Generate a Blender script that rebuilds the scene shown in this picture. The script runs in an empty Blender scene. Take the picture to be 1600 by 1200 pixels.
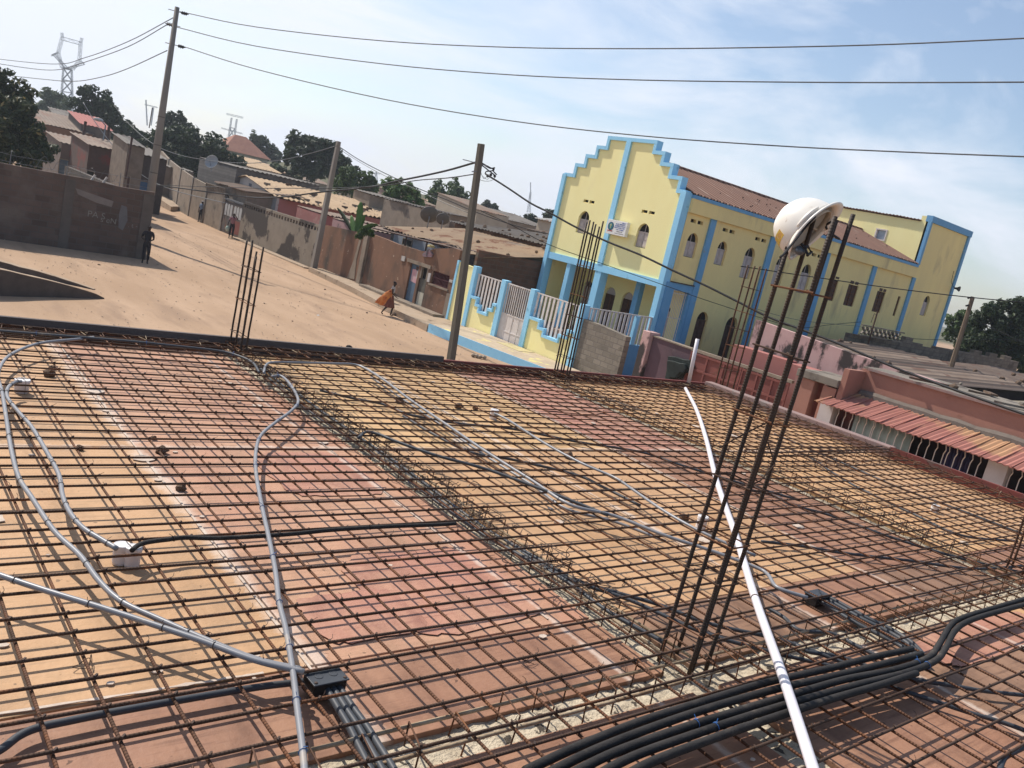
import bpy, bmesh, math, random
from mathutils import Vector, Matrix, noise
from mathutils.geometry import tessellate_polygon
R = math.radians
rnd = random.Random(7)
sc = bpy.context.scene
C = sc.collection
V = Vector
# ------------------------------------------------------------ camera
CAMH = 1.7            # eye height above the formwork deck (z = 0); the street is at z = -3.8
F, ROLL, PITCH, YAW = 1331.8, R(12.906), R(10.441), R(49.26)
cp, sp = math.cos(PITCH), math.sin(PITCH)
_up = V((math.sin(ROLL)*cp, -math.cos(ROLL)*cp, -sp))
_fh = (V((0, 0, 1)) - _up*_up.z).normalized()
_rt = _fh.cross(_up)
if _rt.x < 0: _rt = -_rt
_X = math.cos(YAW)*_fh + math.sin(YAW)*_rt
_Y = math.cos(YAW-math.pi/2)*_fh + math.sin(YAW-math.pi/2)*_rt
MM = Matrix((_X, _Y, _up))           # camera (right, down, forward) -> world
CAM = V((0, 0, CAMH))
def ray(x, y): return MM @ V(((x-800)/F, (y-600)/F, 1.0))
def onx(x, y, X): d = ray(x, y); return CAM + d*(X/d.x)
def ony(x, y, Y): d = ray(x, y); return CAM + d*(Y/d.y)
def onz(x, y, z=0.0): d = ray(x, y); return CAM + d*((z-CAMH)/d.z)
def at(x, y, dep): return CAM + ray(x, y)*dep
cd = bpy.data.cameras.new('camera'); cam = bpy.data.objects.new('camera', cd); C.objects.link(cam)
cd.sensor_width = 36; cd.lens = F/1600*36; cd.clip_end = 6000; cd.clip_start = 0.05
RX, DY, FZ = (MM @ V((1, 0, 0)), MM @ V((0, 1, 0)), MM @ V((0, 0, 1)))
m = Matrix((RX, -DY, -FZ)).transposed().to_4x4(); m.translation = CAM
cam.matrix_world = m
sc.camera = cam
# ------------------------------------------------------------ light
SUN_EL = R(49); SUN_AZ = V((-0.26, 0.965, 0)).normalized()      # towards the sun
sdir = SUN_AZ*math.cos(SUN_EL) + V((0, 0, math.sin(SUN_EL)))
ld = bpy.data.lights.new('sun', 'SUN'); sun = bpy.data.objects.new('sun', ld); C.objects.link(sun)
ld.energy = 4.5; ld.angle = R(0.6); ld.color = (1.0, 0.94, 0.86)
sun.rotation_euler = sdir.to_track_quat('Z', 'Y').to_euler(); sun.location = (0, 0, 40)
w = bpy.data.worlds.new('World'); sc.world = w; w.use_nodes = True
nt = w.node_tree; nt.nodes.clear()
def N(t, typ, **kw):
    n = t.nodes.new(typ)
    for k, v in kw.items():
        if k in n.inputs.keys() if hasattr(n.inputs, 'keys') else False: n.inputs[k].default_value = v
        else: setattr(n, k, v)
    return n
wo = nt.nodes.new('ShaderNodeOutputWorld'); bg = nt.nodes.new('ShaderNodeBackground')
sky = nt.nodes.new('ShaderNodeTexSky'); sky.sky_type = 'NISHITA'; sky.sun_disc = False
sky.sun_elevation = SUN_EL; sky.sun_rotation = math.atan2(SUN_AZ.x, SUN_AZ.y)
sky.air_density = 1.0; sky.dust_density = 0.9; sky.ozone_density = 1.0
tc = nt.nodes.new('ShaderNodeTexCoord')
mp = nt.nodes.new('ShaderNodeMapping'); mp.inputs['Rotation'].default_value = (0, R(14), R(-35)); mp.inputs['Scale'].default_value = (1.0, 2.3, 5.5)
nz = nt.nodes.new('ShaderNodeTexNoise'); nz.inputs['Scale'].default_value = 1.5; nz.inputs['Detail'].default_value = 9; nz.inputs['Roughness'].default_value = 0.58; nz.inputs['Distortion'].default_value = 0.5
cr = nt.nodes.new('ShaderNodeValToRGB'); cr.color_ramp.elements[0].position = 0.40; cr.color_ramp.elements[1].position = 0.64
cr.color_ramp.elements[0].color = (0.04, 0.04, 0.04, 1); cr.color_ramp.elements[1].color = (0.95, 0.95, 0.95, 1)
mx = nt.nodes.new('ShaderNodeMixRGB'); mx.inputs[2].default_value = (6.3, 6.6, 7.3, 1)
nt.links.new(tc.outputs['Generated'], mp.inputs[0]); nt.links.new(mp.outputs[0], nz.inputs[0])
sep = nt.nodes.new('ShaderNodeSeparateXYZ'); nt.links.new(tc.outputs['Generated'], sep.inputs[0]); m1 = nt.nodes.new('ShaderNodeMath'); m1.operation = 'MULTIPLY_ADD'; m1.inputs[1].default_value = .42; m1.inputs[2].default_value = -.26
nt.links.new(sep.outputs[1], m1.inputs[0]); m2 = nt.nodes.new('ShaderNodeMath'); m2.operation = 'ADD'; nt.links.new(nz.outputs[0], m2.inputs[0]); nt.links.new(m1.outputs[0], m2.inputs[1]); nt.links.new(m2.outputs[0], cr.inputs[0])
nt.links.new(cr.outputs[0], mx.inputs[0]); nt.links.new(sky.outputs[0], mx.inputs[1]); nt.links.new(mx.outputs[0], bg.inputs[0])
bg.inputs[1].default_value = 0.125
nt.links.new(bg.outputs[0], wo.inputs[0])
sc.view_settings.view_transform = 'Standard'; sc.view_settings.look = 'None'; sc.view_settings.gamma = 1
sc.view_settings.use_curve_mapping = False; sc.view_settings.exposure = 0.27
sc.render.engine = 'CYCLES'
try:
    sc.cycles.max_bounces = 5; sc.cycles.diffuse_bounces = 3; sc.cycles.volume_bounces = 0; sc.cycles.transparent_max_bounces = 6
except Exception: pass
# ------------------------------------------------------------ materials
MATS = {}
AL = 1.0
def mat(name, c1, c2=None, sc1=4.0, c3=None, sc3=1.2, th3=0.58, rough=0.8, bump=0.0, bsc=30.0, metal=0.0, axis=None, block=None, mortar=None,
        spec=0.3, wave=None, wstr=0.4, stretch=None, soft3=0.06, speck=None, joints=None, grain=None):
    """c1/c2 mottled by noise of scale sc1; c3 = patches (stains, dirt) above threshold; block=(w,h) gives masonry in plane axis ('x','y')."""
    if name in MATS: return MATS[name]
    c1, c2, c3, mortar = (tuple(q*AL for q in k) if k else k for k in (c1, c2, c3, mortar))
    M_ = bpy.data.materials.new(name); MATS[name] = M_; M_.use_nodes = True; t = M_.node_tree
    b = t.nodes['Principled BSDF']; b.inputs['Roughness'].default_value = rough; b.inputs['Metallic'].default_value = metal
    b.inputs['Specular IOR Level'].default_value = spec
    co = t.nodes.new('ShaderNodeTexCoord').outputs['Object']
    if stretch:
        mpn = t.nodes.new('ShaderNodeMapping'); mpn.inputs['Scale'].default_value = stretch; t.links.new(co, mpn.inputs[0]); cs = mpn.outputs[0]
    else: cs = co
    c2 = c2 or tuple(min(1, a*0.8) for a in c1)
    def noi(s, d=6, src=None, ro=0.6):
        n = t.nodes.new('ShaderNodeTexNoise'); n.inputs['Scale'].default_value = s; n.inputs['Detail'].default_value = d; n.inputs['Roughness'].default_value = ro
        t.links.new(src or cs, n.inputs[0]); return n.outputs[0]
    def mixc(f, a, b2):
        x = t.nodes.new('ShaderNodeMixRGB')
        for i, q in ((1, a), (2, b2)):
            if isinstance(q, tuple): x.inputs[i].default_value = (*q[:3], 1)
            else: t.links.new(q, x.inputs[i])
        if isinstance(f, float): x.inputs[0].default_value = f
        else: t.links.new(f, x.inputs[0])
        return x.outputs[0]
    def ramp(f, a, b2):
        r2 = t.nodes.new('ShaderNodeValToRGB'); r2.color_ramp.elements[0].position = a; r2.color_ramp.elements[1].position = b2; t.links.new(f, r2.inputs[0]); return r2.outputs[0]
    col = mixc(ramp(noi(sc1), 0.35, 0.65), c1, c2)
    hgt = None
    if block:
        sx = t.nodes.new('ShaderNodeSeparateXYZ'); t.links.new(co, sx.inputs[0]); cx = t.nodes.new('ShaderNodeCombineXYZ')
        t.links.new(sx.outputs[0 if axis == 'x' else 1], cx.inputs[0]); t.links.new(sx.outputs[2], cx.inputs[1])
        br = t.nodes.new('ShaderNodeTexBrick'); br.inputs['Scale'].default_value = 1.0; br.inputs['Brick Width'].default_value = block[0]; br.inputs['Row Height'].default_value = block[1]
        br.inputs['Mortar Size'].default_value = block[1]*0.09; br.inputs['Mortar Smooth'].default_value = 0.3; br.inputs['Bias'].default_value = 0.0
        t.links.new(cx.outputs[0], br.inputs[0])
        br.inputs['Color1'].default_value = (0.45, 0.45, 0.45, 1); br.inputs['Color2'].default_value = (1, 1, 1, 1); br.inputs['Mortar'].default_value = (1, 1, 1, 1)
        vv = t.nodes.new('ShaderNodeMixRGB'); vv.blend_type = 'MULTIPLY'; vv.inputs[0].default_value = 0.55
        t.links.new(col, vv.inputs[1]); t.links.new(br.outputs[0], vv.inputs[2])
        col = mixc(br.outputs['Fac'], vv.outputs[0], mortar or c2); hgt = br.outputs['Fac']
    if c3: col = mixc(ramp(noi(sc3, 8), th3, th3+soft3), col, c3)
    if grain:
        mg = t.nodes.new('ShaderNodeMapping'); mg.inputs['Scale'].default_value = grain[0]; t.links.new(co, mg.inputs[0])
        col = mixc(ramp(noi(1.0, 5, mg.outputs[0], .65), grain[1], grain[1]+.16), col, grain[2])
    if speck: col = mixc(ramp(noi(speck[0], 2, co), speck[1], speck[1]+0.03), col, speck[2])
    if joints:
        gp = t.nodes.new('ShaderNodeNewGeometry').outputs['Position']; sx2 = t.nodes.new('ShaderNodeSeparateXYZ'); t.links.new(gp, sx2.inputs[0])
        def mth(op, a, b2=None):
            k = t.nodes.new('ShaderNodeMath'); k.operation = op
            for i, q in ((0, a), (1, b2)):
                if q is None: continue
                if isinstance(q, (int, float)): k.inputs[i].default_value = q
                else: t.links.new(q, k.inputs[i])
            return k.outputs[0]
        nn = noi(5, 7, gp, .7); tot = None
        for ax_, pos, wd in joints:
            m1 = mth('SUBTRACT', 1.0, mth('DIVIDE', mth('ABSOLUTE', mth('SUBTRACT', sx2.outputs[ax_], pos)), wd)); m1 = mth('MAXIMUM', m1, 0.0); tot = m1 if tot is None else mth('MAXIMUM', tot, m1)
        gate = mth('MULTIPLY', mth('GREATER_THAN', tot, 0.02), mth('ADD', tot, mth('MULTIPLY', mth('SUBTRACT', nn, 0.5), 2.2)))
        col = mixc(mth('MULTIPLY', ramp(gate, 0.5, 1.0), 0.62), col, (0.66, 0.55, 0.46))
    t.links.new(col, b.inputs['Base Color'])
    last = None
    def bmp(h, st, dist, inv=False):
        nonlocal last
        bn = t.nodes.new('ShaderNodeBump'); bn.inputs['Strength'].default_value = st; bn.inputs['Distance'].default_value = dist; bn.invert = inv
        t.links.new(h, bn.inputs['Height'])
        if last: t.links.new(last, bn.inputs['Normal'])
        last = bn.outputs[0]
    if bump: bmp(noi(bsc, 8, co), bump, 0.02)
    if hgt: bmp(hgt, 0.6, 0.01, True)
    if wave:
        wv = t.nodes.new('ShaderNodeTexWave'); wv.wave_type = 'BANDS'; wv.bands_direction = wave[0]; wv.inputs['Scale'].default_value = wave[1]; wv.inputs['Distortion'].default_value = 0
        t.links.new(co, wv.inputs[0]); bmp(wv.outputs['Fac'], wstr, wave[2])
        if len(wave) > 3: 
            col2 = mixc(wv.outputs['Fac'], col, wave[3]); t.links.new(col2, b.inputs['Base Color'])
    if last: t.links.new(last, b.inputs['Normal'])
    return M_
# ------------------------------------------------------------ objects
ORD = 'first second third fourth fifth sixth seventh eighth ninth tenth eleventh twelfth thirteenth fourteenth fifteenth sixteenth seventeenth eighteenth nineteenth twentieth twenty-first twenty-second twenty-third twenty-fourth twenty-fifth twenty-sixth twenty-seventh twenty-eighth twenty-ninth thirtieth'.split()
def left_to_right(objs, text):
    mi = MM.transposed()
    def px(o): c = mi @ (ORG[o]-CAM); return c.x/max(.01, c.z)
    for k, o in enumerate(sorted(objs, key=px)): o['label'] = ORD[min(k, 29)]+' from the left of the '+text
ORG = {}
def setp(o, label=None, cat=None, group=None, kind=None):
    if label: o['label'] = label
    if cat: o['category'] = cat
    if group: o['group'] = group
    if kind: o['kind'] = kind
    return o
def thing(name, label, cat, loc=(0, 0, 0), group=None):
    o = bpy.data.objects.new(name, None); C.objects.link(o); o.location = loc; o.empty_display_size = 0.2
    ORG[o] = V(loc); return setp(o, label, cat, group)
class Fr:
    """vertical wall frame: u along U, v up, d outwards"""
    def __init__(s, o, U, Nn): s.o, s.U, s.N = V(o), V(U).normalized(), V(Nn).normalized()
    def p(s, u, v, d=0.0): q = s.o + s.U*u + s.N*d; return V((q.x, q.y, s.o.z + v + s.U.z*u))
def FX(X): return Fr((X, 0, 0), (0, 1, 0), (-1, 0, 0))
def FY(Y): return Fr((0, Y, 0), (1, 0, 0), (0, -1, 0))
class MB:
    def __init__(s): s.v = []; s.f = []
    def add(s, vs, fs):
        b = len(s.v); s.v += [V(q) for q in vs]; s.f += [tuple(b+i for i in f) for f in fs]; return s
    def hexa(s, q): return s.add(q, [(0, 1, 2, 3), (7, 6, 5, 4), (0, 4, 5, 1), (1, 5, 6, 2), (2, 6, 7, 3), (3, 7, 4, 0)])
    def box(s, x0, x1, y0, y1, z0, z1): return s.hexa([(x0, y0, z0), (x1, y0, z0), (x1, y1, z0), (x0, y1, z0), (x0, y0, z1), (x1, y0, z1), (x1, y1, z1), (x0, y1, z1)])
    def obox(s, c, ax, ay, az):
        c = V(c); ax, ay, az = V(ax), V(ay), V(az)
        return s.hexa([c-ax-ay-az, c+ax-ay-az, c+ax+ay-az, c-ax+ay-az, c-ax-ay+az, c+ax-ay+az, c+ax+ay+az, c-ax+ay+az])
    def fbox(s, f, u0, u1, v0, v1, d0, d1): return s.hexa([f.p(u0, v0, d0), f.p(u1, v0, d0), f.p(u1, v0, d1), f.p(u0, v0, d1), f.p(u0, v1, d0), f.p(u1, v1, d0), f.p(u1, v1, d1), f.p(u0, v1, d1)])
    def quad(s, a, b, c, d): return s.add([a, b, c, d], [(0, 1, 2, 3)])
    def slab(s, pts, th):
        """polygon pts with thickness th downwards"""
        n = len(pts); lo = [V(p)-V((0, 0, th)) for p in pts]
        return s.add([V(p) for p in pts]+lo, [tuple(range(n)), tuple(range(2*n-1, n-1, -1))]+[(i, (i+1) % n, n+(i+1) % n, n+i) for i in range(n)])
    def prism(s, f, poly, d0, d1, holes=()):
        loops = [poly]+list(holes); flat = [q for l in loops for q in l]
        tri = tessellate_polygon([[V((u, v, 0)) for u, v in l] for l in loops])
        n = len(flat); vs = [f.p(u, v, d1) for u, v in flat]+[f.p(u, v, d0) for u, v in flat]
        fs = [tuple(t) for t in tri]+[tuple(n+i for i in reversed(t)) for t in tri]
        k = 0
        for l in loops:
            m_ = len(l); fs += [(k+i, k+(i+1) % m_, n+k+(i+1) % m_, n+k+i) for i in range(m_)]; k += m_
        return s.add(vs, fs)
    def tube(s, pts, r, n=8, cap=True):
        pts = [V(p) for p in pts]; L = len(pts); rr = r if isinstance(r, (list, tuple)) else [r]*L
        t0 = (pts[1]-pts[0]).normalized(); a = t0.orthogonal().normalized(); vs = []
        for i, p in enumerate(pts):
            t = (pts[min(i+1, L-1)]-pts[max(i-1, 0)]).normalized(); a = (a-t*a.dot(t)).normalized(); b = t.cross(a)
            vs += [p+(a*math.cos(2*math.pi*k/n)+b*math.sin(2*math.pi*k/n))*rr[i] for k in range(n)]
        fs = [(i*n+k, i*n+(k+1) % n, (i+1)*n+(k+1) % n, (i+1)*n+k) for i in range(L-1) for k in range(n)]
        if cap: fs += [tuple(range(n-1, -1, -1)), tuple((L-1)*n+k for k in range(n))]
        return s.add(vs, fs)
    def lathe(s, c, prof, n=16, ax=(1, 0, 0), ay=(0, 1, 0), az=(0, 0, 1)):
        c = V(c); ax, ay, az = V(ax), V(ay), V(az); L = len(prof)
        vs = [c+(ax*math.cos(2*math.pi*k/n)+ay*math.sin(2*math.pi*k/n))*r+az*z for r, z in prof for k in range(n)]
        return s.add(vs, [(i*n+k, i*n+(k+1) % n, (i+1)*n+(k+1) % n, (i+1)*n+k) for i in range(L-1) for k in range(n)]+[tuple(range(n-1, -1, -1)), tuple((L-1)*n+k for k in range(n))])
    def blob(s, c, r, k=1.0, seed=0, sub=2, sq=(1, 1, 1)):
        bm = bmesh.new(); bmesh.ops.create_icosphere(bm, subdivisions=sub, radius=1); c = V(c)
        vs = []
        for v in bm.verts:
            d = v.co.copy(); q = 1+k*0.35*noise.noise(d*1.7+V((seed*3.1, seed, 0))); vs.append(c+V((d.x*sq[0], d.y*sq[1], d.z*sq[2]))*r*q)
        fs = [tuple(v.index for v in f.verts) for f in bm.faces]; bm.free(); return s.add(vs, fs)
    def corr(s, a, b, c, d, wl=0.25, amp=0.03, rag=0.0, seed=0):
        """corrugated sheet: a-b eave, d-c top; ridges run a->d"""
        a, b, c, d = V(a), V(b), V(c), V(d); n = max(4, int((b-a).length/wl*4)); nm = (b-a).cross(d-a).normalized(); vs = []; rs = 4
        rr = random.Random(seed)
        per = max(4, int(0.9/wl*4)); off = [rr.uniform(-rag, rag) for _ in range(n//per+2)]
        for j in range(rs+1):
            for i in range(n+1):
                u = i/n; v = j/rs; lo = a.lerp(b, u); hi = d.lerp(c, u)
                if j == 0: lo2 = lo+(lo-hi).normalized()*off[i//per]
                else: lo2 = lo
                vs.append((lo2.lerp(hi, v) if j == 0 else lo.lerp(hi, v))+nm*amp*math.sin(u*n/4*2*math.pi)+V((0, 0, 0.03*noise.noise(V((u*n*0.05, v*2, seed*1.7))))))
        w_ = n+1
        return s.add(vs, [(j*w_+i, j*w_+i+1, (j+1)*w_+i+1, (j+1)*w_+i) for j in range(rs) for i in range(n)])
    def build(s, name, mt, parent=None, smooth=False, origin=None, bevel=0, solid=0, dedupe=False):
        if parent is not None: o0 = ORG[parent]
        elif origin is not None: o0 = V(origin)
        else:
            xs = [v.x for v in s.v]; ys = [v.y for v in s.v]; o0 = V(((min(xs)+max(xs))/2, (min(ys)+max(ys))/2, min(v.z for v in s.v)))
        me = bpy.data.meshes.new(name); me.from_pydata([v-o0 for v in s.v], [], s.f); me.update()
        if len(s.f) < 60000:
            bm = bmesh.new(); bm.from_mesh(me)
            if dedupe: bmesh.ops.remove_doubles(bm, verts=bm.verts, dist=1e-5)
            bmesh.ops.recalc_face_normals(bm, faces=bm.faces); bm.to_mesh(me); bm.free()
        if smooth:
            for p in me.polygons: p.use_smooth = True
        me.materials.append(mt if not isinstance(mt, str) else MATS[mt])
        o = bpy.data.objects.new(name, me); C.objects.link(o)
        if parent is not None:
            o.parent = parent
        else: o.location = o0
        ORG[o] = o0
        if bevel:
            md = o.modifiers.new('b', 'BEVEL'); md.width = bevel; md.segments = 2; md.limit_method = 'ANGLE'
        if solid:
            md = o.modifiers.new('s', 'SOLIDIFY'); md.thickness = solid; md.offset = 0
        return o
def spline(pts, k=6):
    """Catmull-Rom through 3D points"""
    P = [V(p) for p in pts]; P = [P[0]*2-P[1]]+P+[P[-1]*2-P[-2]]; out = []
    for i in range(1, len(P)-2):
        for j in range(k):
            t = j/k; a, b, c, d = P[i-1], P[i], P[i+1], P[i+2]
            out.append(0.5*((2*b)+(c-a)*t+(2*a-5*b+4*c-d)*t*t+(3*b-a-3*c+d)*t**3))
    out.append(P[-2]); return out
def ground_z(x, y):
    s_ = x*0.64+y*0.745; lat = 0.765*x-0.605*y
    k = max(0, min(1, (s_-66)/130)); k = k*k*(3-2*k)
    l = max(0, min(1, (35-lat)/60)); l = l*l*(3-2*l)
    k2 = max(0, min(1, (x-30)/60)) if y > 26 else 0
    return -3.8+6.0*k*l+1.5*k2*l
HAZE = 0.00045
# ------------------------------------------------------------ palette
mat('sand', (0.43, 0.295, 0.195), (0.35, 0.235, 0.15), 0.5, c3=(0.31, 0.21, 0.14), sc3=.8, th3=0.53, soft3=0.16, stretch=(1.1, .28, 1), rough=0.95, bump=0.7, bsc=7, spec=0.1, speck=(9, 0.69, (0.22, 0.14, 0.09)))
PLY = dict(
    tan=((0.55, 0.335, 0.18), (0.47, 0.275, 0.14), 'tan'), yellow=((0.60, 0.385, 0.19), (0.53, 0.32, 0.155), 'yellowish tan'),
    pink=((0.50, 0.29, 0.18), (0.44, 0.225, 0.145), 'faded pink'), red=((0.42, 0.19, 0.135), (0.48, 0.27, 0.175), 'worn red'),
    brown=((0.29, 0.145, 0.09), (0.37, 0.20, 0.12), 'reddish brown'), orange=((0.60, 0.365, 0.18), (0.52, 0.295, 0.145), 'orange tan'),
    dark=((0.22, 0.125, 0.08), (0.34, 0.20, 0.125), 'dark stained'))
for k_, (a_, b_, d_) in PLY.items():
    mat('ply_'+k_, a_, b_, 1.1, c3=tuple(q*0.60 for q in a_), sc3=3.2, th3=0.47, soft3=0.30, grain=((2.2, 34, 1), .52, tuple(q*.72 for q in a_)), rough=0.62, bump=0.2, bsc=40, stretch=(2.0, 0.8, 1), joints=[(0, 1.50, .11), (0, 2.70, .05), (1, 4.84, .09), (0, 4.31, .07), (0, 5.48, .06), (0, 8.16, .05)], speck=(23, 0.71, tuple(q*0.45 for q in a_)))
mat('plaster', (0.62, 0.52, 0.43), (0.50, 0.40, 0.32), 6, rough=0.9, bump=0.3, bsc=60)
mat('rough_concrete', (0.62, 0.53, 0.39), (0.46, 0.38, 0.27), 9, c3=(0.08, 0.065, 0.05), sc3=15, th3=0.585, soft3=0.03, rough=0.95, bump=1.0, bsc=45)
rb = dict(c2=(0.055, 0.028, 0.016), sc1=6, c3=(0.16, 0.065, 0.028), sc3=5, th3=0.55, soft3=0.1, rough=0.75, metal=0.15, bump=0.1)
for a_ in 'XYZ': mat('rebar_'+a_, {'X': (.085, .050, .034), 'Y': (.15, .066, .033), 'Z': (.12, .055, .03)}[a_], wave=(a_, 25, 0.003), wstr=0.7, **rb)
mat('rebar_dark', (0.040, 0.031, 0.026), (0.07, 0.045, 0.030), 5, c3=(.12, .06, .03), sc3=3, th3=.6, rough=0.65, metal=0.15, wave=('Z', 27, 0.003), wstr=0.4)
mat('rusty', (0.20, 0.085, 0.035), (0.12, 0.05, 0.025), 9, rough=0.85)
mat('tie', (0.05, 0.035, 0.03), (0.10, 0.06, 0.04), 30, rough=0.7, metal=0.3)
mat('dusty_bar', (0.42, 0.33, 0.22), (0.22, 0.14, 0.08), 10, rough=0.9, bump=0.3, bsc=60)
mat('pvc_grey', (0.235, 0.235, 0.245), (0.19, 0.19, 0.20), 3, c3=(0.33, 0.29, 0.25), sc3=5, th3=0.6, rough=0.38, spec=0.5)
mat('pvc_dark', (0.040, 0.046, 0.055), (0.065, 0.068, 0.074), 4, c3=(0.17, 0.14, 0.11), sc3=5, th3=0.62, rough=0.5, spec=0.3)
mat('hose_black', (0.020, 0.018, 0.017), (0.036, 0.032, 0.029), 5, c3=(0.12, 0.10, 0.08), sc3=7, th3=0.6, soft3=0.2, rough=0.7, spec=0.2, bump=.25, bsc=70)
mat('pvc_white', (0.70, 0.66, 0.68), (0.63, 0.59, 0.61), 3, c3=(0.6, 0.52, 0.45), sc3=4, th3=0.68, rough=0.35, spec=0.5)
mat('box_white', (0.75, 0.73, 0.72), (0.66, 0.62, 0.60), 8, rough=0.5)
mat('blue_tie', (0.05, 0.16, 0.42), rough=0.5)
mat('board_dark', (0.09, 0.075, 0.07), (0.13, 0.105, 0.095), 3, rough=0.85, bump=0.2, stretch=(0.6, 1, 5))
mat('board_red', (0.20, 0.045, 0.035), (0.15, 0.05, 0.04), 3, c3=(0.14, 0.09, 0.075), sc3=3, th3=0.56, rough=0.7, bump=0.1, stretch=(0.6, 1, 3))
mat('parapet', (0.30, 0.20, 0.175), (0.24, 0.165, 0.15), 3, c3=(0.25, 0.2, 0.18), sc3=4, th3=0.55, rough=0.9, bump=0.3)
mat('stone', (0.16, 0.105, 0.07), (0.10, 0.07, 0.05), 8, rough=0.95, bump=0.6)
mat('house_wall', (0.40, 0.36, 0.32), rough=0.9, bump=0.2)
# ------------------------------------------------------------ the house under the slab
SX0, SX1, SY0, SY1 = -1.6, 10.05, -1.6, 7.52
b = MB(); b.box(SX0+.25, SX1-.05, SY0+.25, SY1-.05, -3.9, -0.16); hs = thing('house_under_construction', 'grey block house under construction that carries the rebar covered formwork deck', 'house', (4, 3, -3.8))
b.build('wall', mat('grey_block_x', (0.33, 0.31, 0.28), (0.27, 0.25, 0.22), 3, rough=0.9, bump=0.4, axis='x', block=(0.4, 0.2), mortar=(0.36, 0.33, 0.3)), hs)
b = MB(); b.box(SX0, SX1, SY0, SY1, -0.155, -0.075); b.build('formwork_bearer', 'board_dark', hs)
# plywood sheets ---------------------------------------------------------------
BX1, BX2, BY = (2.92, 3.09), (6.72, 6.90), (1.815, 2.0)     # beam troughs
cols_ = [(-1.55, 0.26), (0.26, 1.50), (1.50, 2.92), (3.09, 4.30), (4.30, 5.48), (5.48, 6.72), (6.90, 8.16), (8.16, 9.38), (9.38, 10.0)]
rows_ = [(7.47, 4.84), (4.84, 2.46), (2.46, 1.98), (1.83, -0.55), (-0.55, -1.55)]
tint = ['tan tan brown brown brown', 'tan tan brown brown brown', 'pink pink brown brown dark', 'yellow tan dark brown brown', 'yellow tan brown dark brown',
        'red brown dark orange brown', 'orange orange brown brown brown', 'orange tan dark orange brown', 'orange tan brown brown brown']
ordn = ['first', 'second', 'third', 'fourth', 'fifth', 'sixth', 'seventh', 'eighth', 'ninth']
rown = ['along the rear edge board', 'in the second row from the back', 'narrow strip behind cross beam', 'just before the cross beam', 'at the very front of the deck']
for i, (x0, x1) in enumerate(cols_):
    for j, (y0, y1) in enumerate(rows_):
        if j == 4 and i < 2: continue
        tn = tint[i].split()[j]; zt = rnd.uniform(-0.004, 0.003)
        if (i, j) == (2, 1): tn = 'pink'
        q = MB(); q.box(x0+.004, x1-.004, y1+.004, y0-.004, -0.072, zt)
        o = q.build('plywood_sheet', 'ply_'+tn, bevel=0.003)
        setp(o, f'{PLY[tn][2]} plywood, {rown[j]}, {ordn[i]} column from left', 'plywood sheet', 'plywood sheets of the formwork deck')
# patches of red paint, plaster smears on the joints
def smear(name, label, pts, wdt, m_, seed, z=0.0045):
    r2 = random.Random(seed); q = MB(); L = []; Rr = []
    P = spline(pts, 14)
    for i, p in enumerate(P):
        t = (P[min(i+1, len(P)-1)]-P[max(i-1, 0)]).normalized(); nn = V((-t.y, t.x, 0)); k = wdt*(0.55+0.9*abs(noise.noise(V((i*.31, seed, 0)))))*(1+r2.uniform(-.25, .25))
        L.append(p+nn*k*r2.uniform(.4, 1)); Rr.append(p-nn*k*r2.uniform(.4, 1))
    vs = [V((a.x, a.y, z)) for a in L]+[V((a.x, a.y, z)) for a in Rr]; n = len(L)
    vs += [v-V((0, 0, .003)) for v in vs]
    q.add(vs, [(i, i+1, n+i+1, n+i) for i in range(n-1)]+[(2*n+i, 3*n+i, 3*n+i+1, 2*n+i+1) for i in range(n-1)]+[(i, 2*n+i, 2*n+i+1, i+1) for i in range(n-1)]+[(n+i, n+i+1, 3*n+i+1, 3*n+i) for i in range(n-1)])
    return setp(q.build(name, m_), label, 'plaster')
smear('plaster_smear', 'long white plaster smear over the joint between tan and pink plywood', [(1.56, 7.3, 0), (1.53, 6.0, 0), (1.5, 5.0, 0), (1.49, 3.5, 0), (1.47, 2.4, 0)], 0.012, 'plaster', 3)
smear('plaster_smear', 'thin pale plaster line on the pink plywood left of the central beam', [(2.72, 5.6, 0), (2.71, 4.6, 0), (2.69, 3.3, 0), (2.68, 2.5, 0)], 0.008, 'plaster', 5)
0 and smear('plaster_smear', 'pale plaster line across the left plywood two thirds up the deck', [(0.3, 4.86, 0), (1.4, 4.85, 0), (2.4, 4.83, 0), (2.75, 4.84, 0)], 0.022, 'plaster', 8, 0.006)
smear('timber_edge', 'pale worn timber edge across the plywood beside the black junction box', [(0.2, 2.49, 0), (0.9, 2.47, 0), (1.3, 2.46, 0)], 0.012, 'plaster', 9, 0.006)
smear('plaster_smear', 'pale plaster line between the yellowish sheets behind the grey conduits', [(4.31, 7.3, 0), (4.31, 6.0, 0), (4.3, 5.2, 0)], 0.012, 'plaster', 12)
smear('plaster_smear', 'broad pale plaster smear under the white pipe near the back', [(5.5, 7.2, 0), (5.5, 6.1, 0), (5.48, 4.6, 0), (5.49, 3.4, 0)], 0.010, 'plaster', 13)
def redpatch(label, x0, x1, y0, y1, seed, m_='ply_red'):
    x0 += .0; zq = .0042+.0006*seed; r2 = random.Random(seed); pts = []
    for k in range(40):
        a = 2*math.pi*k/40; ca, sa = math.cos(a), math.sin(a); e = 0.42
        px = math.copysign(abs(ca)**e, ca); py = math.copysign(abs(sa)**e, sa)
        pts.append(((x0+x1)/2+(x1-x0)/2*px*(1+r2.uniform(-.08, .03)), (y0+y1)/2+(y1-y0)/2*py*(1+r2.uniform(-.1, .03)), zq))
    q = MB(); q.slab(pts, 0.002); setp(q.build('paint_patch', m_), label, 'paint patch', 'red paint patches on the plywood')
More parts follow.
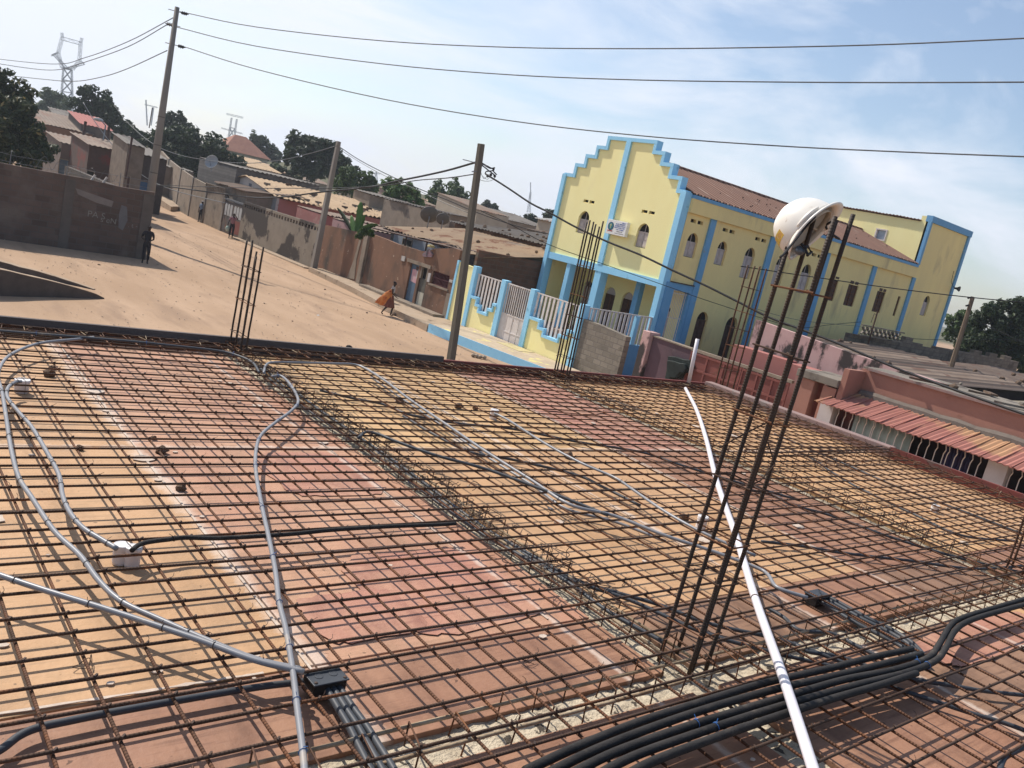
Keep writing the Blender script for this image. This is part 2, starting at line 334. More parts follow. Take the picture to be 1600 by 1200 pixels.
redpatch('red paint patch beside the central beam near the looping conduit', 2.1, 2.76, 4.0, 4.75, 1)
redpatch('large red paint patch on pink plywood just left of the main rod column', 1.95, 2.75, 2.5, 3.3, 2)
redpatch('small red paint patch on pink plywood in the middle of the left bay', 1.6, 2.1, 2.55, 2.95, 3)
redpatch('faded red paint patch on plywood near the second rod column at the back', 5.55, 6.6, 5.9, 7.0, 4)
redpatch('narrow red paint strip on plywood beside the cross beam at right', 4.6, 6.2, 1.45, 1.75, 6)
# beams: rough concrete in a trough, two long bars, stirrups ---------------------
def stirrup(q, x, y, wx, wy, z0, z1, r=0.0035):
    """an inverted U across the beam"""
    j = lambda: rnd.uniform(-.008, .008)
    p = [(x-wx+j(), y-wy+j(), z0), (x-wx+j(), y-wy, z1), (x+wx+j(), y+wy+j(), z1+j()), (x+wx, y+wy, z0)]
    q.tube(p, r, 5)
def beam(label, ax, lo, hi, a, b_, zc=-0.022, step=0.19, bars=True):
    t = thing('beam', label, 'beam', ((lo+hi)/2 if ax == 'y' else (a+b_)/2, (a+b_)/2 if ax == 'y' else (lo+hi)/2, -0.1), 'concrete beams cast in the deck')
    q = MB(); n1 = int((b_-a)/0.035); n2 = 9; vs = []; nz_ = lambda x, y: 0.010*noise.noise(V((x*14, y*14, 1)))+0.008*noise.noise(V((x*45, y*45, 5)))
    for i in range(n1+1):
        for j in range(n2+1):
            u = a+(b_-a)*i/n1; v = lo+(hi-lo)*j/n2; x, y = (v, u) if ax == 'y' else (u, v); vs.append((x, y, zc+nz_(x, y)))
    q.add(vs, [(i*(n2+1)+j, i*(n2+1)+j+1, (i+1)*(n2+1)+j+1, (i+1)*(n2+1)+j) for i in range(n1) for j in range(n2)])
    q.build('concrete', 'rough_concrete', t, smooth=True)
    c = (lo+hi)/2; w2 = (hi-lo)/2-0.025
    if bars:
        for s_ in (-1, 1):
            q = MB(); P = [(c+s_*w2*.9+rnd.uniform(-.01, .01), a+(b_-a)*k/14, 0.042+rnd.uniform(-.006, .006)) for k in range(15)]
            if ax == 'x': P = [(p[1], p[0], p[2]) for p in P]
            q.tube(P, 0.0075, 7); q.build('long_bar', 'dusty_bar', t, smooth=True)
        k = a+0.08
        while k < b_-.05:
            q = MB()
            if ax == 'y': stirrup(q, c, k, w2*rnd.uniform(.8, 1.05), 0.012, -0.05, 0.105+rnd.uniform(-.015, .015))
            else: stirrup(q, k, c, 0.012, w2*rnd.uniform(.8, 1.05), -0.05, 0.085+rnd.uniform(-.03, .02))
            q.build('stirrup', 'rebar_Z' if rnd.random() < .7 else 'rusty', t); k += step*rnd.uniform(.85, 1.15)
beam('long central concrete beam with wires and stirrups running from the back edge to the main rod column', 'y', BX1[0], BX1[1], 1.98, 7.47)
beam('concrete beam with pale dusty surface across the deck at the foot of the main rod column', 'x', BY[0], BY[1], -1.55, 10.0)
beam('long concrete beam under the mesh right of the white pipe', 'y', BX2[0], BX2[1], 1.98, 7.47)
beam('short front stretch of the central concrete beam before the main rod column', 'y', BX1[0], BX1[1], -1.55, 1.83, bars=False, step=9)
beam('front stretch of the right concrete beam near the black hoses', 'y', BX2[0], BX2[1], -1.55, 1.83, bars=False, step=9)
r2 = random.Random(5)
for (lb, x_, y0, y1, nn_) in (('dense tangle of cut wires and clips strewn along the central beam', 2.97, 2.4, 7.2, 210), ('scattered wires and clips along the right hand beam', 6.8, 2.3, 7.2, 110)):
    q = MB()
    for k in range(nn_):
        c = V((x_+r2.gauss(0, .075), r2.uniform(y0, y1), r2.uniform(.06, .11))); P_ = [c]
        for j in range(5): P_.append(P_[-1]+V((r2.uniform(-.05, .05), r2.uniform(-.05, .05), r2.uniform(-.02, .028))))
        q.tube(spline(P_, 3), .0022, 4)
    setp(q.build('wire_tangle', 'tie'), lb, 'wire tangle')['kind'] = 'stuff'
r2 = random.Random(31); q = MB()
for k in range(170):
    x_, y_ = r2.uniform(.2, 9.6), r2.uniform(1.0, 7.2)
    if 2.85 < x_ < 3.15 or 6.65 < x_ < 6.95 or 1.75 < y_ < 2.05: continue
    s_ = r2.uniform(.004, .016) if r2.random() < .8 else r2.uniform(.02, .05); n_ = 9; a0 = r2.uniform(0, 6)
    q.slab([(x_+s_*(1+.35*noise.noise(V((j*2.1, k, 0))))*math.cos(a0+j*2*math.pi/n_)*1.3, y_+s_*(1+.4*noise.noise(V((j*1.7, k, 4))))*math.sin(a0+j*2*math.pi/n_), .0062+.0002*(k % 5)) for j in range(n_)], .004)
setp(q.build('cement_splashes', 'plaster'), 'small pale cement splashes and chips dotted over the plywood deck', 'cement splashes')['kind'] = 'stuff'
# ------------------------------------------------------------ rebar mesh
t = thing('rebar_mesh', 'large tied mesh of rusty reinforcing bars covering the whole deck', 'rebar mesh', (4, 3, 0))
ZA, ZB = 0.082, 0.069
Ys = [1.70, 1.83, 1.997, 2.155, 2.31, 2.465, 2.62, 2.745, 2.885, 3.045, 3.18, 3.30, 3.43, 3.587, 3.758, 3.892, 4.047, 4.172, 4.31, 4.437, 4.574, 4.74, 4.864, 5.01]
while Ys[0] > -1.3: Ys.insert(0, Ys[0]-.155+rnd.uniform(-.012, .012))
while Ys[-1] < 7.3: Ys.append(Ys[-1]+.150+rnd.uniform(-.014, .014))
Xs = [.578, .75, .942, 1.145, 1.35, 1.54, 1.737, 1.905, 2.113, 2.29, 2.495, 2.702, 2.875, 3.09, 3.29, 3.47, 3.67]
while Xs[0] > -1.3: Xs.insert(0, Xs[0]-.195+rnd.uniform(-.012, .012))
while Xs[-1] < 9.8: Xs.append(Xs[-1]+.195+rnd.uniform(-.018, .018))
yw = lambda x, k: 0.016*noise.noise(V((x*.35, k*7.7, 0)))
for k, y in enumerate(Ys):
    q = MB(); sk = rnd.uniform(-.0022, .0022); x1 = 9.95 if rnd.random() < .8 else 9.8
    q.tube([(x_, y+sk*(x_-4)+yw(x_, k), ZA+0.004*noise.noise(V((x_*.8, k*3.3, 5)))) for x_ in [-1.5+(x1+1.5)*i/16 for i in range(17)]], 0.0062, 7)
    q.build('cross_bar', 'rebar_X', t, smooth=True)
for k, x in enumerate(Xs):
    q = MB(); sk = rnd.uniform(-.0025, .0025)
    q.tube([(x+sk*(y_-3)+yw(y_, k+90), y_, ZB+0.004*noise.noise(V((y_*.8, k*3.1, 9)))) for y_ in [-1.5+8.93*i/14 for i in range(15)]], 0.0059, 7)
    q.build('long_bar', 'rebar_Y', t, smooth=True)
q = MB()
for i, y in enumerate(Ys):
    for j, x in enumerate(Xs):
        d2 = (x-1.5)**2+(y-1)**2
        if rnd.random() < .12 or x+y < 0.6: continue
        a = rnd.uniform(0, 6.28); c = V((x, y+yw(x, i), ZA+.004))
        q.obox(c, (0.0085*math.cos(.78), .0085*math.sin(.78), 0), (-.0022, .0022, 0), (0, 0, .0055))
        if d2 < 30 and rnd.random() < .5: q.tube([c, c+V((.012*math.cos(a), .012*math.sin(a), .012)), c+V((.022*math.cos(a+.6), .022*math.sin(a+.6), .02))], .0012, 3)
o = q.build('tie_wires', 'tie', t); o['kind'] = 'stuff'
# hooked bar ends along the rear and right formwork
t = thing('edge_beam_cage', 'tangle of bars and hooked ends lying along the rear edge board', 'beam cage', (4, 7.4, 0))
for z_, yy in ((0.02, 7.30), (0.02, 7.42), (0.075, 7.32), (0.07, 7.42)):
    q = MB(); q.tube([(-1.5+11.4*i/20, yy+rnd.uniform(-.008, .008), z_+rnd.uniform(-.006, .006)) for i in range(21)], .0065, 6); q.build('long_bar', 'rebar_X', t, smooth=True)
for k in range(75):
    x = -1.4+11.3*k/75+rnd.uniform(-.03, .03); q = MB(); a = rnd.uniform(-.05, .05)
    q.tube([(x, 7.28, 0.0), (x+a*.2, 7.28, .085), (x+a, 7.44, .08), (x+a, 7.45, 0.03)], .0035, 5)
    q.tube([(x+.03, 7.40, .07), (x+.03+a, 7.30, .095+abs(a)*.5), (x-.02, 7.24, .12+a*.4)], .003, 4); q.build('stirrup', 'dusty_bar' if k % 3 == 0 else 'rebar_Z', t)
t = thing('edge_beam_cage', 'bars and hooked ends lying along the right hand edge board', 'beam cage', (9.9, 3, 0))
for z_, xx in ((0.02, 9.8), (0.085, 9.82), (0.08, 9.94)):
    q = MB(); q.tube([(xx+rnd.uniform(-.008, .008), -1.4+8.8*i/16, z_+rnd.uniform(-.006, .006)) for i in range(17)], .0065, 6); q.build('long_bar', 'rebar_Y', t, smooth=True)
for k in range(56):
    y = -1.4+8.7*k/56+rnd.uniform(-.03, .03); q = MB(); a = rnd.uniform(-.05, .05)
    q.tube([(9.78, y, 0.0), (9.78, y, .095), (9.95, y+a, .095)], .0035, 5)
    q.tube([(9.85, y+.03, .1), (9.8, y+.05, .13), (9.74+a, y+.03, .155)], .003, 4); q.build('stirrup', 'dusty_bar' if k % 3 == 0 else 'rebar_Z', t)
for x0, y0 in (((9.2, 4.4)),):
    t = thing('bar_bundle', 'dark bundle of bars and hooked wires across the right bay by the right edge', 'bar bundle', (8.4, 4.45, 0.1))
    for s_ in range(4):
        q = MB(); q.tube([(6.9+3.0*i/8, 4.36+.05*s_+rnd.uniform(-.01, .01)+.02*i, .11+.012*(s_ % 2)) for i in range(9)], .007, 6); q.build('long_bar', 'rebar_X', t, smooth=True)
    for k in range(16):
        x = 6.95+k*.19; q = MB(); q.tube([(x, 4.33, .03), (x+.01, 4.33, .17), (x+.03, 4.55, .16), (x+.03, 4.55, .04)], .0035, 5); q.build('stirrup', 'rebar_Z', t)
# formwork edge boards and parapet ----------------------------------------------
def sbox(name, label, cat, m_, *a, group=None, bevel=0.004):
    q = MB(); q.box(*a); return setp(q.build(name, m_, bevel=bevel), label, cat, group)
G_ = 'edge boards of the formwork'
sbox('edge_board', 'short red painted edge board at the rear left of the deck', 'edge board', 'board_red', -1.6, 1.15, 7.475, 7.51, -.15, .125, group=G_)
sbox('edge_board', 'dark grey weathered edge board along the rear, left of the concrete pole', 'edge board', 'board_dark', 1.153, 5.4, 7.473, 7.515, -.15, .135, group=G_)
sbox('edge_board', 'dark red edge board along the rear in front of the yellow church fence', 'edge board', 'board_red', 5.403, 10.05, 7.475, 7.51, -.15, .10, group=G_)
sbox('parapet', 'pale pinkish concrete upstand along the right edge of the deck below the red gate', 'parapet', 'parapet', 10.0, 10.16, 4.62, 7.47, -.15, .13, bevel=.01)
sbox('edge_board', 'long dark red edge board along the right side below the window grilles', 'edge board', 'board_red', 10.0, 10.035, -1.5, 4.617, -.15, .135, group=G_)
# ------------------------------------------------------------ rod columns
def cage(label, x, y, H, rods, ties, m_, r=0.008, dx=.10, dy=.22, lean=(0, 0), tie_m='rebar_X', n=7, extra=False):
    t = thing('rod_column', label, 'rebar column', (x, y, -.03), 'rebar columns rising from the deck')
    for k, (u, v, h) in enumerate(rods):
        q = MB(); px, py = x+u*dx, y+v*dy; L = 10
        q.tube([(px+lean[0]*i/L*h/2+.004*noise.noise(V((i*.5, k*5, 0))), py+lean[1]*i/L*h/2, -.05+(h+.05)*i/L) for i in range(L+1)], r, n); q.build('rod', m_, t, smooth=True)
    for i, z in enumerate(ties):
        e = .012; tl = rnd.uniform(-.012, .012); a, b_ = dx/2+e, dy/2+e; ox, oy = x+lean[0]*z/2, y+lean[1]*z/2
        q = MB(); q.tube([(ox-a, oy-b_, z), (ox+a, oy-b_, z+tl), (ox+a, oy+b_, z+tl*.5), (ox-a, oy+b_, z-tl), (ox-a, oy-b_-.006, z+.006), (ox-a*.4, oy-b_+.05, z+.01)], .0038, 6); q.build('stirrup', tie_m if i % 2 else 'rusty', t)
    return t
six = lambda hs: [(-.5, .5, hs[0]), (-.5, 0, hs[1]), (-.5, -.5, hs[2]), (.5, .5, hs[3]), (.5, 0, hs[4]), (.5, -.5, hs[5])]
mc = cage('tall rusty rebar column near the camera that carries the white helmet', 3.05, 2.0, 2, [(-.5, .5, 1.86), (.5, .5, 2.04), (-.5, -.5, 2.0), (-.25, -.44, 1.99), (.5, -.5, 2.03)], (.19, .43, .60, .86, 1.15, 1.43, 1.69), 'rebar_dark', r=.0094, dx=.118, dy=.165, lean=(.058, -.03), n=12)
for P_ in ([(3.07, 1.93, 1.15), (3.02, 2.04, 1.03), (3.0, 2.08, .98)], [(3.1, 1.93, 1.06), (3.12, 1.88, .98), (3.08, 1.9, .9), (3.07, 1.93, .87)]):
    q = MB(); q.tube(P_, .0035, 5); q.build('tie_wire', 'tie', mc)
cage('rusty rebar column at the back left, in front of the sandy street', 3.03, 7.33, 1, six([1.03, 1.02, .93, 1.04, .96, 1.02]), (.08, .2, .5, .8), 'rebar_dark', r=.0088, dx=.05, dy=.26)
cage('rusty rebar column at the back, in front of the yellow church fence', 7.02, 7.30, 1.9, six([1.9, 1.92, 1.88, 1.93, 1.9, 1.95]), (.1, .3, .55, .8, 1.05, 1.4), 'rebar_dark', r=.0098, dx=.042, dy=.22, lean=(-.05, 0))
cage('slim rusty rebar column at the back right corner, in front of the red gate', 10.32, 7.36, 1.8, [(-.5, .5, 1.86), (-.5, -.5, 1.88), (.5, .5, 1.87), (.5, -.5, 1.87)], (.1, .35, .7, .95, 1.2, 1.55), 'rebar_Z', r=.012, dx=.16, dy=.2)
cage('rusty rebar column at the right edge of the picture, beside the black hoses', 7.06, 2.02, 1.9, six([1.9, 1.92, 1.88, 1.93, 1.9, 1.95]), (.1, .2, .3, .42, .6, .85), 'rebar_Z', r=.0085)
# ------------------------------------------------------------ conduits
def pipe(name, label, cat, px, r, m_, z=0.1, group='electrical conduits on the deck', zs=None, ties=(), k=7, n=9, tm='tie', pts3=None):
    if pts3 is None:
        pts3 = []
        for i, q in enumerate(px):
            zz = zs[i] if zs else z; pts3.append(onz(q[0], q[1], zz))
    P = spline(pts3, k); q = MB(); q.tube(P, r, n); o = q.build(name, m_, smooth=True); setp(o, label, cat, group)
    for f_ in ties:
        c = P[int(f_*(len(P)-1))]; d = (P[min(len(P)-1, int(f_*(len(P)-1))+1)]-c)
        if d.length < 1e-5: continue
        d.normalize(); s_ = d.orthogonal().normalized(); u = d.cross(s_); rr = r+.0018; q = MB()
        q.tube([c+(s_*math.cos(a*.7)+u*math.sin(a*.7))*rr+d*.0012*a for a in range(11)], .0014, 4)
        e = c+V((0, 0, rr)); q.tube([e, e+V((rnd.uniform(-.02, .02), rnd.uniform(-.02, .02), .012))], .0013, 3); q.build('tie_wire', tm, o)
    return o
T9 = [i/12+.04 for i in range(12)]
pipe('conduit', 'grey conduit lying along the rear edge board from the left to the central beam', 'conduit', [(-60, 512), (0, 517), (100, 525), (200, 533), (250, 538), (340, 548), (375, 557), (395, 567), (405, 582)], .0105, 'pvc_dark', .115, ties=(.2, .45, .7), tm='blue_tie')
pipe('conduit', 'light grey conduit curving round the left edge and down to the black junction box', 'conduit', [(146, 527), (120, 530), (70, 535), (40, 543), (14, 556), (1, 572), (-3, 590), (3, 612), (10, 655), (17, 700), (29, 745), (50, 778), (85, 830), (125, 868), (155, 908), (190, 940), (245, 966), (330, 1003), (400, 1030), (470, 1046)], .0108, 'pvc_grey', .105, ties=T9)
pipe('conduit', 'light grey conduit curling from the far white box down to the double white box', 'conduit', [(33, 596), (22, 598), (12, 607), (12, 622), (30, 645), (50, 668), (74, 708), (92, 742), (98, 775), (110, 802), (130, 825), (155, 841), (182, 857)], .0108, 'pvc_grey', .105, ties=T9)
pipe('conduit', 'straight grey conduit from the left picture edge to the black junction box', 'conduit', [(-60, 878), (0, 899), (75, 924), (160, 950), (240, 976), (320, 1003), (400, 1032), (475, 1050)], .0108, 'pvc_grey', .115, ties=(.2, .4, .6, .75))
pipe('conduit', 'grey conduit looping near the back and running down past the black junction box', 'conduit', [(425, 588), (440, 588), (455, 603), (466, 626), (455, 642), (432, 659), (408, 680), (400, 705), (400, 738), (408, 785), (420, 840), (430, 890), (436, 940), (447, 985), (457, 1045), (465, 1110), (472, 1165), (477, 1215)], .0108, 'pvc_grey', .112, ties=T9, tm='blue_tie')
pipe('hose', 'black hose with taped joints from the double white box to the central beam', 'hose', [(206, 860), (216, 852), (232, 847), (262, 843), (290, 840), (340, 841), (400, 838), (460, 834), (520, 828), (600, 823), (680, 820), (712, 818)], .0105, 'hose_black', .1, ties=(.3, .6, .8))
pipe('conduit', 'dark conduit under the mesh at the lower left running into the junction box', 'conduit', [(-40, 1190), (0, 1172), (30, 1150), (60, 1137), (110, 1126), (170, 1114), (270, 1096), (400, 1074), (485, 1064)], .012, 'pvc_dark', .035)
for k in range(3):
    pipe('conduit', ('left', 'middle', 'right')[k]+'most of three thick black conduits leaving the black junction box toward the camera', 'conduit',
         [(500+k*11, 1066), (512+k*11, 1080), (527+k*12, 1105), (545+k*14, 1135), (560+k*16, 1165), (578+k*18, 1200), (600+k*19, 1240)], .0125, 'pvc_dark', .04, group='three conduits from the black junction box')
for k in range(3):
    o_ = k*9
    pipe('conduit', ('left', 'middle', 'right')[k]+'most of the dusty dark conduits laid along the central beam', 'conduit',
         [(405+o_*.6, 573), (430+o_, 600), (480+o_, 640), (545+o_, 684), (610+o_, 729), (680+o_, 782), (745+o_, 829), (810+o_, 866), (880+o_, 905)]+[[(950, 955), (1040, 1005)], [(985, 938), (1090, 985), (1190, 1015), (1320, 1046)], [(960, 925), (1030, 945), (1110, 975), (1220, 1000), (1330, 1040)]][k], .010, 'pvc_dark', .035 if k else .045, group='conduits along the central beam', ties=(.3, .45), tm='blue_tie')
pipe('conduit', 'light grey conduit crossing the middle bay diagonally to the black box at right', 'conduit', [(412, 583), (416, 570), (430, 566), (480, 567), (520, 568), (560, 571), (600, 594), (640, 624), (700, 665), (760, 706), (830, 750), (890, 788), (960, 806), (1040, 837), (1110, 860), (1180, 886), (1200, 898), (1215, 918), (1262, 934)], .0105, 'pvc_grey', .105, ties=(.4, .55, .6))
pipe('conduit', 'second light grey conduit beside the diagonal one in the middle bay', 'conduit', [(580, 590), (640, 631), (700, 672), (760, 713), (830, 757), (885, 795), (960, 815), (1040, 846)], .0095, 'pvc_grey', .035)
pipe('conduit', 'dark conduit springing from the central beam and joining the diagonal conduits', 'conduit', [(560, 684), (572, 675), (590, 678), (620, 690), (680, 711), (760, 733), (840, 762), (900, 785), (950, 805)], .0105, 'pvc_dark', .105, ties=(.5,))
pipe('conduit', 'grey conduit from the small white box running right across the middle bay', 'conduit', [(772, 646), (782, 650), (800, 660), (850, 692), (905, 722), (960, 746), (990, 766), (1040, 800), (1100, 833), (1180, 868)], .0098, 'pvc_grey', .1, ties=(.3, .6))
lowers = [([(500, 610), (550, 622), (600, 632), (640, 648), (720, 662), (800, 670), (900, 690), (1000, 706), (1050, 722), (1120, 744), (1250, 782)], 'behind the looped conduit near the back'),
          ([(630, 650), (680, 680), (740, 708), (800, 718), (900, 742), (940, 760), (1000, 790)], 'in the middle bay'),
          ([(1150, 760), (1210, 775), (1235, 788), (1290, 803), (1330, 817), (1400, 842), (1500, 872), (1620, 900)], 'right of the white pipe, from beam to picture edge'),
          ([(1190, 846), (1250, 853), (1310, 863), (1375, 871), (1430, 877), (1475, 884), (1530, 889), (1600, 884)], 'waving below the right beam'),
          ([(1180, 680), (1260, 712), (1300, 738), (1345, 764), (1425, 802), (1500, 836), (1590, 846)], 'in the right bay, left of a pair'),
          ([(1210, 678), (1320, 725), (1400, 760), (1500, 797), (1600, 835)], 'in the right bay nearest the edge board'),
          ([(1200, 950), (1225, 965), (1250, 985), (1300, 990), (1340, 1010), (1380, 1030)], 'crossing the pale beam beside the white pipe'),
          ([(1240, 1005), (1262, 1018), (1300, 1024), (1340, 1035), (1370, 1048)], 'crossing the pale beam just in front of its neighbour'),
          ([(1390, 1052), (1430, 1062), (1480, 1070), (1540, 1080), (1620, 1088)], 'leaving the hose bundle at the right, upper one'),
          ([(1370, 1068), (1400, 1076), (1450, 1092), (1510, 1112), (1570, 1130), (1630, 1152)], 'leaving the hose bundle at the right, lower one')]
for px_, lb in lowers: pipe('conduit', 'dark conduit under the mesh '+lb, 'conduit', px_, .0105, 'pvc_dark', .035)
pipe('conduit', 'grey conduit at the bottom right corner of the picture', 'conduit', [(1556, 1225), (1566, 1190), (1578, 1178), (1620, 1158)], .0125, 'pvc_dark', .06)
for k in range(4):
    pipe('conduit', ordn[k]+' of four dark conduits between the right black box and the hoses', 'conduit',
         [(1282+k*5, 940-k*2), (1305+k*6, 954-k*2), (1335+k*7, 972-k*2), (1370+k*8, 990-k*2), (1405+k*7, 1008-k*1), (1430+k*6, 1028)], .0115, 'pvc_dark', .045, group='four conduits from the right black box')
bun = [([(820, 1205), (900, 1168), (1000, 1128), (1100, 1096), (1200, 1066), (1290, 1046), (1360, 1028), (1425, 1014)], 'rearmost'),
       ([(850, 1212), (930, 1172), (1030, 1133), (1120, 1103), (1220, 1075), (1300, 1057), (1370, 1040), (1440, 1022)], 'second'),
       ([(880, 1216), (960, 1176), (1060, 1140), (1150, 1112), (1240, 1085), (1320, 1062), (1400, 1046), (1450, 1028), (1468, 1006), (1485, 978), (1505, 965), (1560, 948), (1640, 925)], 'third'),
       ([(915, 1222), (990, 1182), (1090, 1146), (1180, 1116), (1260, 1092), (1340, 1070), (1420, 1050), (1462, 1032), (1478, 1012), (1492, 986), (1515, 970), (1570, 953), (1650, 932)], 'fourth'),
       ([(950, 1228), (1020, 1190), (1120, 1152), (1210, 1121), (1290, 1095), (1370, 1072), (1432, 1052)], 'foremost')]
for i, (px_, nm) in enumerate(bun):
    pipe('hose', nm+' of the thick black hoses lying on the mesh, lower right', 'hose', px_, .0158, 'hose_black', .112, group='black hoses tied together at the lower right', ties=(.2, .55) if i in (2, 3) else (), tm='blue_tie')
# white pipes
a_, b_ = V((9.55, 7.40, .10)), V((9.53, 7.43, .72)); q = MB(); q.tube([a_, b_], .027, 12); setp(q.build('pvc_pipe', 'pvc_white', smooth=True), 'short upright white plastic pipe at the rear edge board', 'pipe')
P3 = [onz(*q_[:2], z=q_[2]) for q_ in ((1071, 607, .1), (1088, 640, .11), (1103, 685, .112), (1120, 752, .112), (1150, 838, .112), (1180, 935, .116), (1225, 1062, .155), (1283, 1240, .158))]
q = MB(); q.tube(spline(P3, 8), .0212, 14); pp = setp(q.build('pvc_pipe', 'pvc_white', smooth=True), 'long white plastic pipe lying across the mesh from back to front', 'pipe')
c = P3[5]; d = (P3[6]-P3[5]).normalized(); q = MB(); q.tube([c-d*.007, c+d*.007], .0225, 12); q.build('tie_band', 'tie', pp)
# boxes, stones, spare fittings
def round_box(label, x, y, r, h, group='white round outlet boxes', dbl=False):
    nL = 24
    t = thing('outlet_box', label, 'outlet box', (x, y, 0), group)
    for s_ in ((-1, 1) if dbl else (0,)):
        q = MB(); c = V((x+s_*r*.62, y-s_*r*.5, 0)); q.lathe(c, [(r*.92, 0), (r, .01), (r, h*.75), (r*1.08, h*.76), (r*1.08, h), (r*.96, h*1.02), (r*.9, h*1.0), (.002, h*.99)], nL); q.build('drum', 'box_white', t, smooth=False, bevel=.002)
    q = MB(); q.tube([(x+.01, y-r*1.3, 0), (x+.01, y-r*1.25, h*1.03), (x+.0, y+r, h*1.04)], .0015, 4); q.build('tie_wire', 'tie', t)
p = onz(196, 882); round_box('white double outlet box bound with wire where the black hose starts', p.x, p.y, .031, .085, dbl=True)
p = onz(33, 613); round_box('white outlet box at the far left end of the curling conduit', p.x, p.y, .042, .085)
p = onz(770, 655); round_box('small white outlet box in the middle bay near the back', p.x, p.y, .035, .09)
p = onz(1094, 826); round_box('white outlet box standing just left of the main rod column', p.x, p.y, .035, .09)
p = onz(1459, 800); round_box('small white outlet box in the right bay near the edge board', p.x, p.y, .035, .07)
def jbox(label, c, ang, l, w_, z0, z1):
    t = thing('junction_box', label, 'junction box', (c.x, c.y, z0), 'black junction boxes'); u = V((math.cos(ang), math.sin(ang), 0)); v = V((-u.y, u.x, 0)); cc = V((c.x, c.y, (z0+z1)/2))
    q = MB(); q.obox(cc, u*l/2, v*w_/2, V((0, 0, (z1-z0)/2))); q.build('body', 'hose_black', t, bevel=.004)
    q = MB(); q.obox(V((c.x, c.y, z1)), u*(l/2+.005), v*(w_/2+.005), V((0, 0, .003))); q.build('lid', 'pvc_dark', t, bevel=.002)
    for s_ in (-1, 1):
        for e in (-1, 1): q = MB(); q.lathe(V((c.x, c.y, z1+.002))+u*s_*l*.44+v*e*w_*.4, [(.006, 0), (.006, .004), (.003, .005)], 8); q.build('screw', 'tie', t)
        q = MB(); q.lathe(V((c.x, c.y, z1+.001))+u*s_*l*.22, [(.015, 0), (.015, .0035), (.012, .004), (.011, .003)], 16); q.build('knockout', 'pvc_dark', t)
jbox('black rectangular junction box where the grey conduits meet at lower left', onz(508, 1062, .055), .02, .125, .085, .01, .07)
jbox('black rectangular junction box among dark conduits right of the white pipe', onz(1277, 932, .05), .0, .14, .08, .01, .065)
for k, (px_, s_, lb) in enumerate([((283, 766), .028, 'brown broken brick lump on the mesh left of the vertical conduit'), ((76, 588), .042, 'dark earth lump on the plywood near the far left white box'), ((83, 577), .025, 'smaller earth lump touching the dark earth lump at far left'),
        ((124, 703), .022, 'earth lump near the curling conduit'), ((252, 708), .035, 'earth lump on the white plaster smear'), ((242, 718), .014, 'pebble beside the earth lump on the plaster smear'), ((716, 638), .04, 'dark stone left of the small white box'),
        ((742, 640), .028, 'small dark stone just left of the small white box'), ((888, 716), .04, 'brown stone in the middle bay near the grey conduit'), ((1068, 812), .035, 'brown stone beside the white box near the main rod column'), ((240, 686), .018, 'tiny stone at the top of the plaster smear'), ((623, 570+60), .04, 'stone beside the dark conduits near the central beam')]):
    p = onz(*px_); q = MB(); q.blob(p+V((0, 0, s_*.5)), s_, 1.6, k, 2, (1, .8, .75)); setp(q.build('rubble_stone', 'stone'), lb, 'stone', 'stones lying on the deck')
# twisted scraps of wire
for k, (px_, lb) in enumerate([((830, 1038), 'curled scrap of rusty wire on brown plywood in front of the pink sheet'), ((975, 1042), 'loose loop of wire beside the foot of the main rod column'), ((125, 1040), 'twist of wire on the tan plywood at lower left'), ((955, 958), 'wire scrap on the central beam near the main rod column'), ((320, 1002), 'thin wire clipping beside the straight grey conduit')]):
    p = onz(*px_, z=.006); q = MB(); q.tube(spline([p+V((rnd.uniform(-.05, .05), rnd.uniform(-.05, .05), rnd.uniform(0, .02))) for _ in range(7)], 5), .0015, 4); setp(q.build('wire_scrap', 'tie'), lb, 'wire')
# ------------------------------------------------------------ helmet
mat('helmet_white', (0.82, 0.78, 0.70), (0.78, 0.73, 0.64), 6, c3=(0.55, 0.45, 0.35), sc3=14, th3=0.62, rough=0.32, spec=0.5)
mat('helmet_inner', (0.55, 0.47, 0.36), (0.45, 0.38, 0.30), 8, rough=0.6)
mat('strap_black', (0.02, 0.02, 0.022), rough=0.6); mat('sticker', (0.75, 0.62, 0.06), (0.55, 0.28, 0.10), 60, rough=0.5); mat('knob_grey', (0.10, 0.12, 0.14), rough=0.3, spec=.6)
rx, ux, fx_ = RX, -DY, FZ            # picture axes at the camera, used to give the helmet its tilt
e1 = (rx*.74+ux*.67).normalized(); e3 = (-rx*.67+ux*.74+fx_*.48).normalized(); e2 = e1.cross(e3).normalized(); e3 = e2.cross(e1).normalized() if e2.cross(e1).dot(-rx+ux) > 0 else e1.cross(e2).normalized()
if e2.dot(fx_) > 0: e2 = -e2
hc = ony(1266, 361, 2.03)
th = thing('safety_helmet', 'white safety helmet hung upside tilted on top of the tall rebar column', 'helmet', hc)
def hp(a, el, s_=1.0, shell=0):
    """a around the rim (0 = brim end), el = 0 rim .. 90 crown"""
    rr = math.cos(el)**.80; L, W, Hh = .131*s_, .105*s_, .142*s_
    x_ = L*math.cos(a)*rr; y_ = W*math.sin(a)*rr; z_ = Hh*math.sin(el)
    ridge = .004*max(0, math.cos(3*math.asin(max(-1, min(1, y_/(W)))))) if abs(y_) < W*.5 else 0
    z_ += ridge*math.sin(el)
    return hc+e1*x_+e2*y_+e3*z_
q = MB(); nA, nE = 56, 16; vs = []
for j in range(nE+1):
    for i in range(nA): vs.append(hp(2*math.pi*i/nA, math.pi/2*j/nE*.995))
q.add(vs, [(j*nA+i, j*nA+(i+1) % nA, (j+1)*nA+(i+1) % nA, (j+1)*nA+i) for j in range(nE) for i in range(nA)]+[tuple(nE*nA+i for i in range(nA))])
